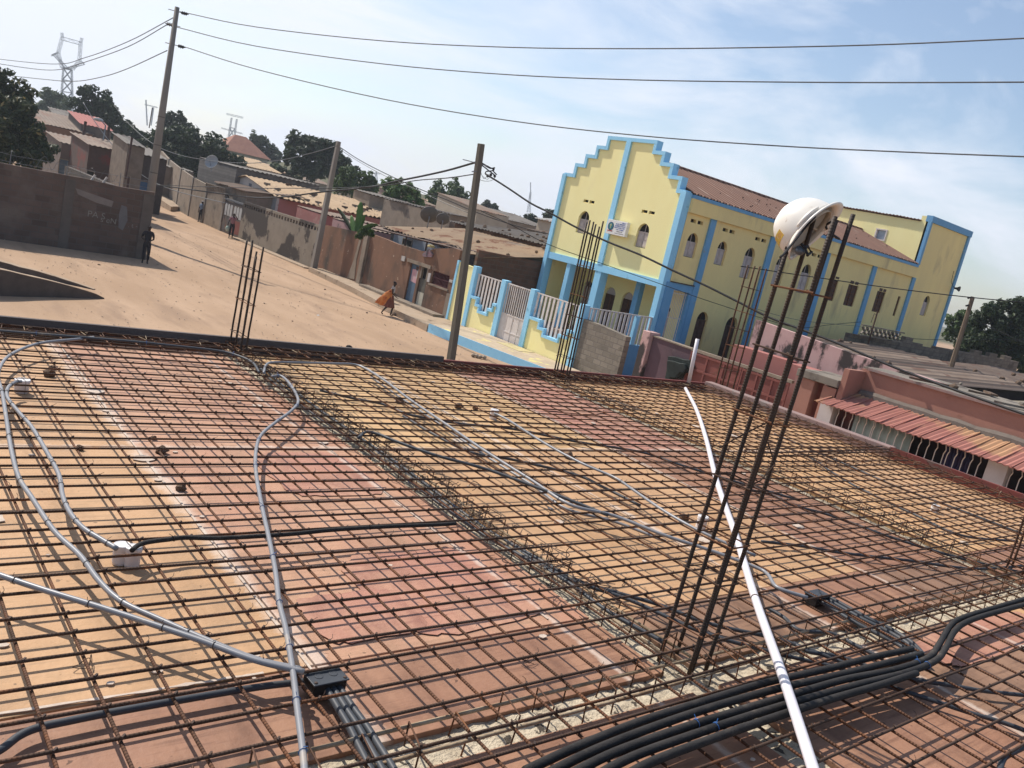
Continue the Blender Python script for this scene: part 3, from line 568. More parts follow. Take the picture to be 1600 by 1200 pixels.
sh = q.build('shell', 'helmet_white', th, smooth=True, dedupe=True); md = sh.modifiers.new('s', 'SOLIDIFY'); md.thickness = .003; md.offset = -1
q = MB(); vs = []
for i in range(nA):     # flared rim, long brim at one end
    a = 2*math.pi*i/nA; b0 = max(0, math.cos(a))**1.5; k = .007+.024*b0; dr = (e1*math.cos(a)*.131+e2*math.sin(a)*.105).normalized(); p0 = hp(a, 0)
    dn = e3*(-.012*b0-.003+.018*max(0, -math.cos(a))**3*-1)
    vs += [p0+e3*.006, p0+dr*k+dn+e3*.004, p0+dr*(k+.002)+dn, p0+dr*k+dn-e3*.005, p0-e3*.004-dr*.002]
q.add(vs, [(i*5+j, ((i+1) % nA)*5+j, ((i+1) % nA)*5+(j+1) % 5, i*5+(j+1) % 5) for i in range(nA) for j in range(5)])
q.build('rim', 'helmet_white', th, smooth=True)
for off in (-.028, 0, .028):   # raised ribs over the crown
    q = MB(); P_ = []
    for k in range(21):
        t_ = math.pi*(.12+.76*k/20); y_ = off/.105; rr = math.cos(math.asin(abs(y_))); P_.append(hc+e1*.131*math.cos(t_)*rr+e2*off+e3*(.142*math.sin(t_)**.95*rr+.0022))
    q.tube(P_, [.002+.003*math.sin(math.pi*k/20) for k in range(21)], 6); q.build('rib', 'helmet_white', th, smooth=True)
q = MB(); P_ = [hp(math.pi*.5+(k-5)*.09, .12)+e2*.002 for k in range(11)]; q.tube([hc+(p-hc)*1.015 for p in P_], [.003+.0045*math.sin(math.pi*k/10) for k in range(11)], 8); q.build('accessory_slot', 'helmet_white', th, smooth=True)
sgn = 1 if (hp(-math.pi/2, 0)-hc).dot(fx_) < 0 else -1
def band(a0, a1, el0, el1, s_=1.02, n=8):
    q = MB(); vs = []
    for i in range(n+1):
        a = a0+(a1-a0)*i/n
        for el in (el0, el1): vs += [hp(a, el, s_), hp(a, el, s_-.012)]
    f = []
    for i in range(n):
        b = i*4; f += [(b, b+4, b+6, b+2), (b+1, b+3, b+7, b+5), (b, b+1, b+5, b+4), (b+2, b+6, b+7, b+3)]
    f += [(0, 2, 3, 1), (n*4, n*4+1, n*4+3, n*4+2)]; return q.add(vs, f)
band(math.pi*.80, math.pi*1.12, .30, .55, 1.012).build('sticker', 'sticker', th)
q = MB(); vs = []; n = 40
for i in range(n):
    a = 2*math.pi*i/n
    for z_ in (-.008, .016): vs.append(hc+e1*.108*math.cos(a)+e2*.084*math.sin(a)+e3*z_)
q.add(vs, [(i*2, ((i+1) % n)*2, ((i+1) % n)*2+1, i*2+1) for i in range(n)]); q.build('headband', 'helmet_inner', th, smooth=True, solid=.002)
for a in (.6, 2.1, 3.6, 5.2):
    q = MB(); P_ = [hc+e1*.108*math.cos(a)*c_+e2*.084*math.sin(a)*c_+e3*(.01+.085*(1-c_**2)) for c_ in (1, .8, .5, .2, 0)]; q.tube(P_, .005, 6); q.build('cradle_strap', 'helmet_inner', th, smooth=True)
near = -e2 if e2.dot(fx_) > 0 else e2
L1 = hc-e1*.03+near*.088; 
for P_ in ([hc+e1*.02+near*.098-e3*.004, hc-e1*.05+near*.094-e3*.010, ony(1226, 396, 2.0), ony(1219, 402, 2.0)], [ony(1252, 381, 2.0), ony(1258, 388, 1.98), ony(1262, 398, 1.96)], [hc+e1*.095-near*.03-e3*.02, ony(1290, 352, 2.03), ony(1292, 358, 2.03)], [ony(1300, 366, 2.05), ony(1311, 373, 2.05)]):
    q = MB(); q.tube(P_, .0052, 6); q.build('strap', 'strap_black', th)
kc = ony(1250, 391, 2.0); q = MB(); q.lathe(kc, [(.004, -.012), (.017, -.012), (.020, -.006), (.020, .006), (.015, .012), (.002, .013)], 18, rx, (ux*.8+fx_*.6), (fx_*-.8+ux*.6)); q.build('ratchet_knob', 'knob_grey', th, smooth=False)
q = MB(); q.tube([kc+rx*.015+ux*.012, ony(1262, 385, 2.0), ony(1268, 394, 2.0), kc+rx*.03-ux*.02], .0065, 6); q.build('buckle', 'strap_black', th)
# ------------------------------------------------------------ ground
xs = sorted(set([-900, -500, -250, -150, -100, -70, -50, -35]+[-25+1.0*i for i in range(0, 66)]+[45, 50, 58, 66, 76, 90, 110, 140, 180, 240, 320, 450, 700, 980]))
ys = sorted(set([-700, -300, -150, -80, -50, -30]+[-20+1.0*i for i in range(0, 126)]+[112, 120, 130, 140, 150, 165, 180, 200, 230, 270, 330, 420, 600, 800, 980]))
q = MB(); vs = [(x, y, ground_z(x, y)+(.05*noise.noise(V((x*.25, y*.25, 0)))+.02*noise.noise(V((x*.9, y*.9, 3))) if 12.6 < x < 22 or y < 41 else 0)) for y in ys for x in xs]; n = len(xs)
q.add(vs, [(j*n+i, j*n+i+1, (j+1)*n+i+1, (j+1)*n+i) for j in range(len(ys)-1) for i in range(n-1)])
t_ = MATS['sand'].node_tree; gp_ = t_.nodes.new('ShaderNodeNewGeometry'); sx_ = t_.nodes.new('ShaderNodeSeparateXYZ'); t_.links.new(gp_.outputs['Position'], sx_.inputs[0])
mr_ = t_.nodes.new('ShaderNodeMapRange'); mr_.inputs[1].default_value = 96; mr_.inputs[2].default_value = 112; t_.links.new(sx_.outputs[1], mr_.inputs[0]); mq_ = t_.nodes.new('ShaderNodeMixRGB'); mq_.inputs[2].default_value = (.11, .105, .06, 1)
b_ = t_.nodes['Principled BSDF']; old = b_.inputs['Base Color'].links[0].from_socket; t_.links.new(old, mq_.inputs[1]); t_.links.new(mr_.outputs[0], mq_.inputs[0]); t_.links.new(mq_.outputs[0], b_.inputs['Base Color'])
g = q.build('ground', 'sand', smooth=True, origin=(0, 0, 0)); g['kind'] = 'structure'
# ------------------------------------------------------------ church
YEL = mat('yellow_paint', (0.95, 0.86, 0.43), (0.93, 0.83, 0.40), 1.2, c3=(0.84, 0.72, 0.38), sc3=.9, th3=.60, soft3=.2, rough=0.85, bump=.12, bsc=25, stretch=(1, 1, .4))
mat('yellow_shaded', (0.88, 0.71, 0.32), (0.80, 0.64, 0.30), .9, c3=(0.48, 0.38, 0.22), sc3=.8, th3=.57, soft3=.2, rough=0.9, bump=.15, bsc=25, stretch=(1, 1, .35))  # facade yellow again, shade and warm bounce light put into the colour; streaks are dirt
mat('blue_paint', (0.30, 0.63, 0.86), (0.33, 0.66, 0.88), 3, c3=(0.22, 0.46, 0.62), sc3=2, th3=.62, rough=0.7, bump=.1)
mat('blue_shaded', (0.14, 0.34, 0.56), (0.17, 0.38, 0.60), 3, c3=(0.25, 0.33, 0.38), sc3=2, th3=.64, rough=0.8)  # darker copy of the blue trim, side shade put into the colour
mat('rust_roof', (0.30, 0.18, 0.125), (0.23, 0.14, 0.10), .7, c3=(0.40, 0.29, 0.22), sc3=1.4, th3=.57, soft3=.1, rough=0.8, stretch=(1.6, .5, 1), metal=.1, wave=('X', .7, .03, (.13, .06, .045)))  # dark stripes put the shading of the corrugation into the colour
mat('shutter', (0.52, 0.46, 0.44), (0.44, 0.38, 0.37), 5, rough=0.7); mat('dark_glass', (0.03, 0.028, 0.03), rough=0.25, spec=.5); mat('wood_dark', (0.07, 0.035, 0.025), (0.10, 0.055, 0.04), 6, rough=0.7)
mat('void', (0.02, 0.018, 0.016), rough=.9)
mat('white_iron', (0.72, 0.66, 0.62), (0.62, 0.55, 0.50), 3, c3=(0.4, 0.25, 0.18), sc3=5, th3=.64, rough=0.6)
mat('tile_floor', (0.35, 0.25, 0.2), rough=.8)
XC, YC, G0 = 28.48, 24.7, -3.85
ch = thing('church', 'large yellow church with light blue trim, stepped gable and rust brown roof', 'church', (XC, 28.7, G0))
f = FX(XC); YL = 32.72
steps = [(YC+.1, 4.62), (25.16, 4.62), (25.16, 5.16), (25.82, 5.16), (25.82, 5.66), (26.46, 5.66), (26.46, 6.12), (27.08, 6.12), (27.08, 6.56), (30.18, 6.56), (30.18, 6.08), (30.78, 6.08), (30.78, 5.62), (31.40, 5.62), (31.40, 5.14), (32.0, 5.14), (32.0, 4.62), (YL-.1, 4.62)]
def arch(u0, u1, v0, v1, pt=.5, n=6):
    """pointed arch opening: width u0..u1, sill v0, apex v1"""
    h = (u1-u0)/2; c = (u0+u1)/2; sp_ = v1-h*(1+pt*.25); P = [(u0, v0), (u1, v0), (u1, sp_)]
    for k in range(1, n): a = math.pi/2*k/n; P.append((c+h*math.cos(a)**(1), sp_+(v1-sp_)*(math.sin(a)**(1-.25*pt))*(k/n)**(.15*pt)))
    P.append((c, v1))
    for k in range(n-1, 0, -1): a = math.pi/2*k/n; P.append((c-h*math.cos(a), sp_+(v1-sp_)*(math.sin(a)**(1-.25*pt))*(k/n)**(.15*pt)))
    P.append((u0, sp_)); return P, sp_
def window(parent, f, u0, u1, v0, v1, dep=.14, m_='shutter', pt=.5, fan=True):
    P, sp_ = arch(u0, u1, v0, v1, pt); w_ = u1-u0
    q = MB(); q.fbox(f, u0-.02, u1+.02, v0-.02, v1+.02, -dep-.05, -dep-.02); wn = q.build('window', 'void', parent)
    top = sp_ if fan else v1-.1
    for s_ in (0, 1):
        a = u0+s_*w_/2+.012; b_ = a+w_/2-.024; q = MB(); q.fbox(f, a, b_, v0+.02, top-.03, -dep-.02, -dep+.012)
        for vv in ((v0+.08, v0+(top-v0)*.45), (v0+(top-v0)*.53, top-.1)): q.fbox(f, a+.05, b_-.05, vv[0], vv[1], -dep+.012, -dep+.03)
        q.build('shutter', m_, wn, bevel=.006)
    q = MB(); q.fbox(f, u0, u1, top-.03, top+.03, -dep-.01, -dep+.04); q.fbox(f, u0, u0+.025, v0, top, -dep-.01, -dep+.03); q.fbox(f, u1-.025, u1, v0, top, -dep-.01, -dep+.03)
    q.fbox(f, (u0+u1)/2-.012, (u0+u1)/2+.012, top, v1-.02, -dep-.01, -dep+.02); q.build('frame', m_, wn); return P
fw = [(30.26, 31.0, 1.95, 3.02), (26.31, 27.02, 1.9, 2.98)]
vents_f = [(30.60, 30.94, 3.40, 3.55), (30.18, 30.52, 3.40, 3.55), (26.70, 27.05, 3.40, 3.55), (26.26, 26.60, 3.40, 3.55)]
holes = [arch(*a)[0] for a in fw]+[[(a, c), (b_, c), (b_, d), (a, d)] for a, b_, c, d in vents_f]
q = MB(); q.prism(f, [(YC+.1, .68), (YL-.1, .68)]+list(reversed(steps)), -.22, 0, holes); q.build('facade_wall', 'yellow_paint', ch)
for a in fw: window(ch, f, *a)
def vent(fr, a, b_, c, d, parent=ch):
    q = MB(); q.fbox(fr, a-.02, b_+.02, c-.02, d+.02, -.2, -.16); v = q.build('vent', 'void', parent)
    q = MB(); q.fbox(fr, a, b_, c, c+.03, -.15, -.02); q.build('louvre', 'yellow_shaded', v)
for a in vents_f: vent(f, *a)
# coping band following the steps
q = MB(); w_ = .13; e_ = .035
for i in range(len(steps)-1):
    (a, z0), (b_, z1) = steps[i], steps[i+1]
    if abs(z0-z1) < 1e-6:
        lo2 = a-(e_ if a < 28.6 else -w_ if a > 30.1 else 0); hi2 = b_+(e_ if b_ > 28.6 else -w_ if b_ < 27.2 else 0)
        if a > 28.6: lo2 = a+e_ if a > 30.1 else a
        if b_ < 28.6: hi2 = b_-e_
        if i == 8: lo2, hi2 = a-e_, b_+e_
        q.fbox(f, lo2, hi2, z0-w_, z0+e_, -.30, .09)
    else:
        zl_, zh_ = min(z0, z1), max(z0, z1)
        q.fbox(f, (a-e_ if a < 28.6 else a-w_), (a+w_ if a < 28.6 else a+e_), zl_-w_, zh_-w_, -.295, .087)
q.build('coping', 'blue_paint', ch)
q = MB(); q.fbox(f, YC-.0, YC+.30, G0, 4.60, -.32, .11); q.build('pilaster', 'blue_paint', ch)
q = MB(); q.fbox(f, YL-.22, YL+.04, G0, 4.60, -.32, .11); q.build('pilaster', 'blue_paint', ch)
q = MB(); q.fbox(f, 28.63, 28.93, .745, 6.44, -.1, .10); q.build('pilaster', 'blue_paint', ch)
q = MB(); q.fbox(f, YC+.301, YL-.221, .42, .74, -.3, .08); q.build('beam', 'blue_paint', ch)
q = MB(); q.fbox(f, 28.56, 28.96, G0, .418, -.42, .06); q.build('column', 'blue_paint', ch)
q = MB(); q.fbox(f, 30.75, 31.02, G0, .418, -.36, .03); q.build('column', 'blue_paint', ch)
q = MB(); q.box(XC+1.3, XC+1.6, 27.2, 27.5, G0, .40); q.build('column', 'blue_shaded', ch)
# portico: back wall with arched doors, floor, slab
XB = 31.0; fb = FX(XB)
dr = [(29.80, 30.55, -2.9, -.30), (28.55, 29.3, -2.9, -.30), (31.5, 32.2, -1.9, -.28), (26.1, 26.8, -1.9, -.35)]
q = MB(); q.prism(fb, [(YC+.22, G0), (YL-.25, G0), (YL-.25, .40), (YC+.22, .40)], -.2, 0, [arch(*a, pt=0)[0] for a in dr]); q.build('porch_wall', 'yellow_paint', ch)
for a in dr[:2]:
    q = MB(); q.fbox(fb, a[0], a[1], a[2], -.66, -.18, -.10); d = q.build('door', 'wood_dark', ch)
    q = MB(); q.fbox(fb, a[0], a[1], -.655, a[3]+.02, -.18, -.13); q.build('fanlight', 'shutter', d)
    q = MB(); q.fbox(fb, (a[0]+a[1])/2-.02, (a[0]+a[1])/2+.02, a[2], -.7, -.10, -.08); q.build('door_bar', 'rusty', d)
for a in dr[2:]: window(ch, fb, *a, dep=.12, pt=0)
q = MB(); q.box(XC+.05, XB, YC+.22, YL-.25, .45, .66); q.build('porch_ceiling', 'yellow_shaded', ch)
q = MB(); q.box(XC-.6, XB, YC+.02, YL, G0, -2.75); q.build('porch_floor', 'tile_floor', ch)
# side wall
f = FY(YC); XE = 55.0
sw = [(29.22, 29.95, 1.95, 3.02), (31.38, 32.06, 1.92, 3.0), (33.46, 34.25, 1.60, 3.05), (36.05, 36.85, 1.6, 3.0), (38.35, 39.2, 1.5, 2.98), (51.78, 52.55, 1.78, 3.0)]
sl = [(31.25, 32.05, -2.9, -.28), (33.45, 34.35, -2.9, -.28)]
vt = [(29.12, 29.48, 3.40, 3.58), (29.6, 29.96, 3.40, 3.58), (31.4, 31.78, 3.40, 3.58), (31.9, 32.28, 3.40, 3.58), (33.9, 34.28, 3.40, 3.58), (34.4, 34.78, 3.40, 3.58), (36.3, 36.7, 3.4, 3.58), (36.8, 37.2, 3.4, 3.58), (38.8, 39.2, 3.4, 3.58), (39.35, 39.75, 3.4, 3.58)]
dk = [(41.0, 41.95, 1.45, 2.58), (43.02, 44.05, 1.38, 2.53), (46.15, 47.1, 1.38, 2.56), (48.62, 48.92, 1.39, 2.55)]
hl = [arch(*a)[0] for a in sw]+[arch(*a, pt=0)[0] for a in sl]+[[(a, c), (b_, c), (b_, d), (a, d)] for a, b_, c, d in vt+dk]
q = MB(); q.prism(f, [(XC+2.0, G0), (XE, G0), (XE, 7.3), (49.6, 7.3), (49.6, 3.8), (XC+.3, 3.8), (XC+.3, .76), (XC+2.0, .76)], -.22, 0, hl); q.build('side_wall', 'yellow_shaded', ch)
for a in sw: window(ch, f, *a)
for a in sl: window(ch, f, *a, m_='wood_dark', pt=0)
for a in vt: vent(f, *a)
for a in dk:
    q = MB(); q.fbox(f, a[0]-.01, a[1]+.01, a[2]-.01, a[3]+.01, -.2, -.1); wn = q.build('window', 'wood_dark', ch)
    q = MB(); [q.fbox(f, a[0], a[1], a[2]+(a[3]-a[2])*k/5-.015, a[2]+(a[3]-a[2])*k/5+.015, -.1, -.06) for k in range(6)]; [q.fbox(f, u_-.012, u_+.012, a[2], a[3], -.1, -.055) for u_ in (a[0]+.02, (a[0]+a[1])/2, a[1]-.02)]; q.build('window_grille', 'rusty', wn)
for k in ((43.1, 43.45), (43.6, 43.95), (41.1, 41.45), (41.55, 41.9), (46.3, 46.65), (46.75, 47.05)):
    q = MB(); q.fbox(f, k[0], k[1], 2.58 if k[0] > 41.99 else 2.63, 2.74, -.02, .012); q.build('vent', 'wood_dark', ch)
q = MB(); q.fbox(f, XC+.32, 49.55, 3.80, 4.40, -.2, .16); q.build('eave_band', 'yellow_shaded', ch)
q = MB(); q.fbox(f, XC+.32, 49.5, 4.401, 4.55, -.24, .20); q.build('eave_trim', 'blue_shaded', ch)
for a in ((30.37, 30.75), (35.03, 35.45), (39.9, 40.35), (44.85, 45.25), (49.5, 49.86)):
    q = MB(); q.fbox(f, a[0], a[1], G0, 3.797, -.1, .09); q.build('pilaster', 'blue_shaded', ch)
q = MB(); q.fbox(f, XE-.28, XE, G0, 7.05, -.1, .09); q.build('pilaster', 'blue_shaded', ch)
q = MB(); q.fbox(f, 49.58, XE+.04, 7.06, 7.42, -.26, .12); q.build('tower_trim', 'blue_shaded', ch)
q = MB(); q.fbox(f, 49.58, 49.80, 4.56, 7.058, -.1, .09); q.build('pilaster', 'blue_shaded', ch)
q = MB(); q.fbox(f, XC+.12, XC+.62, G0, .75, -.3, .08); q.fbox(f, XC+.62, XC+2.0, .44, .76, -.2, .06); q.fbox(f, XC+1.72, XC+2.0, G0, .44, -.2, .06); q.build('side_porch_frame', 'blue_shaded', ch)
q = MB(); [q.fbox(f, XC+.66+.11*k, XC+.68+.11*k, -3.5, .43, -.06, -.04) for k in range(10)]; [q.fbox(f, XC+.62, XC+1.72, z, z+.03, -.063, -.037) for z in (-.8, -1.9, .3)]; q.build('side_grille', 'white_iron', ch)
q = MB(); q.fbox(f, XC+.35, XC+1.9, .762, .80, -.1, .12); q.build('ledge', 'wood_dark', ch)
# far and rear walls, roof
q = MB(); q.box(XC+.3, XE, YL-.22, YL, G0, 4.4); q.box(XE-.25, XE, YC+.2, YL-.22, G0, 7.3); q.build('rear_wall', 'yellow_shaded', ch)
q = MB(); q.slab([(XC+.28, YC-.15, 4.56), (49.62, YC-.15, 4.56), (49.62, 28.7, 6.02), (XC+.28, 28.7, 6.02)], .02); q.v = []; q.f = []
q.corr((XC+.28, YC-.12, 4.60), (49.6, YC-.12, 4.60), (49.6, 28.7, 6.0), (XC+.28, 28.7, 6.0), .22, .035, 0, 2); q.corr((49.6, YL+.15, 4.55), (XC+.28, YL+.15, 4.55), (XC+.28, 28.72, 6.0), (49.6, 28.72, 6.0), .22, .035, 0, 3)
q.build('roof', 'rust_roof', ch, solid=.01)
q = MB(); q.tube([(XC+.3, 28.7, 6.03), (49.6, 28.7, 6.03)], .09, 8); q.build('ridge_cap', 'rust_roof', ch)
for k in range(24):    # loose stones and screws holding the sheets
    t_ = rnd.random(); x_ = 30+19*rnd.random(); q = MB(); q.blob((x_, YC-.12+4*t_, 4.66+1.42*t_), rnd.uniform(.02, .045), 1, k, 1); q.build('roof_bolt', 'wood_dark', ch)
# higher back block with mono pitch roof
f = FX(49.6)
q = MB(); q.prism(f, [(YC+.02, 4.3), (YL, 4.3), (YL, 7.2), (25.25, 7.02), (25.25, 7.36), (YC+.02, 7.36)], -.22, 0, [[(27.1, 5.62), (27.72, 5.62), (27.72, 6.2), (27.1, 6.2)]]); q.build('back_block_wall', 'yellow_paint', ch)
q = MB(); q.fbox(f, 27.1, 27.72, 5.62, 6.2, -.16, -.13); wn = q.build('window', mat('sky_glass', (0.35, 0.42, 0.5), rough=.1, spec=.8), ch)
q = MB(); q.prism(f, [(27.04, 5.56), (27.78, 5.56), (27.78, 6.26), (27.04, 6.26)], -.14, .03, [[(27.12, 5.64), (27.70, 5.64), (27.70, 6.18), (27.12, 6.18)]]); q.build('frame', 'white_iron', wn)
q = MB(); q.corr((49.45, YL, 7.28), (49.45, 25.2, 7.10), (XE, 25.2, 7.05), (XE, YL, 7.2), .22, .035, 0, 9); q.build('back_roof', 'rust_roof', ch, solid=.012)
# loudspeaker and dish on the far corner
t = thing('horn_speaker', 'small dark horn loudspeaker hanging on the far right corner of the church', 'loudspeaker', ony(1491, 450, YC-.3))
p = ony(1491, 450, YC-.3); q = MB(); q.lathe(p, [(.05, 0), (.07, .15), (.16, .3), (.17, .32)], 12, (1, 0, 0), (0, 0, 1), (0, -1, 0)); q.build('horn', 'strap_black', t)
q = MB(); q.tube([p, p+V((-.2, .2, .3)), p+V((-.2, .25, 1.0))], .015, 5); q.build('bracket', 'strap_black', t)
# sign
t = thing('sign_board', 'white box sign with a round dark blue emblem and blue lettering on the church facade', 'sign', (XC-.2, 28.0, 2.2)); f = FX(XC)
q = MB(); q.fbox(f, 27.42, 28.68, 2.20, 2.86, .11, .30); q.build('panel', mat('sign_white', (.80, .78, .74), (.74, .72, .68), 4, rough=.5), t, bevel=.01)
def disc(f, u, v, r, d0, d1, name, m_, parent, n=24):
    q = MB(); q.prism(f, [(u+r*math.cos(2*math.pi*k/n), v+r*math.sin(2*math.pi*k/n)) for k in range(n)], d0, d1); return q.build(name, m_, parent)
mat('sign_navy', (.03, .10, .17), rough=.5); mat('sign_blue', (.10, .18, .50), rough=.5); mat('sign_gold', (.6, .55, .25), rough=.5); mat('sign_red', (.5, .08, .06), rough=.5); mat('sign_grey', (.25, .24, .25), rough=.5)
disc(f, 28.42, 2.56, .19, .301, .308, 'emblem', 'sign_navy', t); disc(f, 28.42, 2.56, .145, .308, .311, 'emblem_ring', mat('sign_teal', (.05, .22, .26), rough=.5), t)
q = MB(); q.fbox(f, 28.40, 28.44, 2.46, 2.67, .311, .315); q.fbox(f, 28.36, 28.48, 2.59, 2.625, .3105, .3145); q.build('emblem_figure', 'sign_gold', t)
q = MB(); q.fbox(f, 28.26, 28.58, 2.33, 2.37, .301, .307); q.build('emblem_ribbon', 'sign_red', t)
def squiggle(f, u0, u1, v, h, d, m_, parent, seed):
    """a line of small letter-like strokes, as illegible as in the photograph"""
    r2 = random.Random(seed); q = MB(); u = u1
    while u > u0+.02:
        w_ = h*r2.uniform(.45, .75); s_ = h*.2
        q.fbox(f, u-s_, u, v, v+h, d, d+.004)
        if r2.random() < .6: q.fbox(f, u-w_, u-s_, v+h-s_, v+h, d, d+.004)
        if r2.random() < .6: q.fbox(f, u-w_, u-s_, v, v+s_, d, d+.004)
        if r2.random() < .5: q.fbox(f, u-w_, u-w_+s_, v, v+h*.9, d, d+.004)
        u -= w_+h*(.25 if r2.random() > .15 else .7)
    return q.build('lettering', m_, parent)
for k, (u0, u1, v, h, m_) in enumerate([(27.5, 27.75, 2.755, .05, 'sign_blue'), (27.52, 28.12, 2.68, .055, 'sign_blue'), (27.5, 28.15, 2.60, .055, 'sign_blue'), (27.5, 28.18, 2.52, .05, 'sign_blue'), (27.55, 28.05, 2.44, .045, 'sign_blue'), (27.58, 28.0, 2.36, .035, 'sign_grey'), (27.5, 28.1, 2.28, .025, 'sign_grey')]): squiggle(f, u0, u1, v, h, .301, m_, t, k)
# ------------------------------------------------------------ church fence, kerb
XFf = 24.2; f = FX(XFf); fe = thing('church_fence', 'yellow church boundary wall with blue trim, stepped openings and white railings along the street', 'fence', (XFf, 29.4, G0))
def fpan(y0, y1, prof):
    q = MB(); q.prism(f, prof, -.16, 0); q.build('panel', 'yellow_paint', fe)
# far plain panel
fpan(33.0, 34.0, [(32.62, G0), (33.88, G0), (33.88, -.66), (32.62, -.72)])
q = MB(); q.fbox(f, 33.88, 34.02, G0, -.60, -.2, .05); q.build('post', 'blue_paint', fe)
for a in ((32.34, 32.62, -.62), (29.98, 30.3, -.84), (27.9, 28.2, -.84), (24.68, 25.0, -.82)):
    q = MB(); q.fbox(f, a[0], a[1], G0, a[2], -.24, .07); q.build('post', 'blue_paint', fe, bevel=.01)
def stepped(y0, y1):
    w_ = y1-y0; hi, mid, lo_ = -2.02, -2.32, -2.58
    P = [(y0, hi), (y0+w_*.12, hi), (y0+w_*.12, mid), (y0+w_*.28, mid), (y0+w_*.28, lo_), (y0+w_*.62, lo_), (y0+w_*.62, mid), (y0+w_*.75, mid), (y0+w_*.75, hi), (y1, hi)]
    q = MB(); q.prism(f, [(y1, G0), (y0, G0)]+P, -.14, 0); q.build('panel', 'yellow_paint', fe)
    q = MB()
    for (a, z0), (b_, z1) in zip(P, P[1:]):
        if abs(z0-z1) < 1e-6: q.fbox(f, a-(.04 if a > y0 else 0), b_+(.04 if b_ < y1 else 0), z0-.10, z0+.02, -.20, .10)
        else: q.fbox(f, a-.045, a+.045, min(z0, z1)-.08, max(z0, z1)-.10, -.195, .095)
    q.build('sill', 'blue_paint', fe)
    q = MB(); q.fbox(f, y0, y1, -.98, -.93, -.10, -.06)
    n = int(w_/.25)
    for k in range(n):
        u_ = y0+w_*(k+.5)/n; t_ = (u_-y0)/w_; b0 = hi if t_ < .12 or t_ > .75 else mid if t_ < .28 or t_ > .62 else lo_
        q.fbox(f, u_-.058, u_+.058, b0, -.985, -.09, -.065)
    q.build('railing', 'white_iron', fe)
    q = MB(); q.fbox(f, y0, y1, G0, G0+.18, .0, .03); q.build('plinth', 'blue_paint', fe)
stepped(30.3, 32.34); stepped(25.0, 27.9)
q = MB()
for a, b_ in ((28.22, 29.08), (29.10, 29.96)):
    for z in (-.95, -2.30, -3.05, -3.72): q.fbox(f, a, b_, z-.02, z+.03, -.10, -.05)
    q.fbox(f, a, b_, -3.72, -2.3, -.075, -.065)
    for k in range(7): u_ = a+(b_-a)*k/6; q.fbox(f, u_-.018, u_+.018, -3.72 if k in (0, 3, 6) else -2.3, -.95, -.095, -.055)
q.build('gate', 'white_iron', fe)
q = MB(); q.box(XFf-.02, XFf+.2, 28.2, 30.0, G0, -3.74); q.build('threshold', 'stone', fe)
fs = thing('railing_wall', 'white side railing with blue posts between the street fence and the church corner', 'railing', (26.3, YC, G0)); f2 = FY(YC)
q = MB(); q.fbox(f2, XFf+.25, XC-.0, G0, -2.2, -.15, 0); q.build('base_wall', 'blue_shaded', fs)
q = MB(); [q.fbox(f2, XFf+.3+.235*k, XFf+.41+.235*k, -2.2, -.93, -.09, -.06) for k in range(17)]; q.fbox(f2, XFf+.25, XC, -.95, -.90, -.1, -.05); q.build('railing', 'white_iron', fs)
q = MB(); q.fbox(f2, 27.3, 27.5, -2.198, -.95, -.14, .02); q.build('post', 'blue_paint', fs)
kb = thing('kerb_step', 'raised kerb with a light blue painted face in front of the church fence', 'kerb', (22.5, 28, -3.8))
q = MB(); K = [(22.5, 21.5), (22.15, 24.9), (21.9, 27.0), (21.7, 29.0), (21.5, 31.4), (24.17, 31.7), (24.17, 21.5)]
q.slab([(x, y, -3.43) for x, y in K], .52); q.build('top', mat('kerb_top', (.50, .40, .28), (.42, .33, .23), 2, c3=(.62, .54, .22), sc3=1.2, th3=.6, rough=.9, bump=.3), kb)
q = MB()
for (a, b_) in zip(K[:4], K[1:5]):
    a, b_ = V((*a, 0)), V((*b_, 0)); q.hexa([(a.x-.03, a.y, -3.95), (a.x-.004, a.y, -3.95), (b_.x-.004, b_.y, -3.95), (b_.x-.03, b_.y, -3.95), (a.x-.03, a.y, -3.426), (a.x-.004, a.y, -3.426), (b_.x-.004, b_.y, -3.426), (b_.x-.03, b_.y, -3.426)])
q.build('kerb_face', 'blue_paint', kb)
q = MB(); q.box(23.2, 24.1, 27.0, 28.6, -3.428, -3.415); q.build('yellow_step', mat('step_yellow', (.55, .46, .24), rough=.9), kb)
for k in range(4): p = onz(740+k*5.5, 555+k*1.2, -3.72); q = MB(); q.blob(p, .13, 1.4, k, 1, (1, .8, .6)); setp(q.build('rubble_stone', mat('pale_stone', (.35, .28, .21), rough=.9)), ['leftmost', 'second', 'third', 'rightmost'][k]+' broken block of the row at the foot of the blue kerb', 'stone', 'broken blocks by the blue kerb')
# ------------------------------------------------------------ materials for the quarter
AL = 0.78
mat('sheet_slat', (0.36, 0.27, 0.20), (0.29, 0.20, 0.14), .6, c3=(0.22, 0.12, 0.08), sc3=.7, th3=.55, rough=.85, wave=('Y', .42, .1, (.07, .05, .04)))  # dark bands paint in the shadow lines between the sheet ridges
mat('brown_render', (0.29, 0.155, 0.095), (0.225, 0.125, 0.08), 1.2, c3=(0.105, 0.08, 0.062), sc3=.75, th3=.50, soft3=.16, rough=.95, bump=.25, stretch=(1, 1, .6), speck=(3.5, .68, (.38, .28, .2)))
mat('old_cement', (0.36, 0.29, 0.22), (0.28, 0.22, 0.165), 1.4, c3=(0.16, 0.13, 0.10), sc3=.9, th3=.56, soft3=.14, rough=.95, bump=.3)
mat('dark_brick', (0.19, 0.125, 0.10), (0.145, 0.10, 0.08), .8, c3=(0.21, 0.16, 0.13), sc3=.5, th3=.50, soft3=.16, rough=.95, bump=.5, axis='x', block=(.62, .27), mortar=(.135, .11, .095))
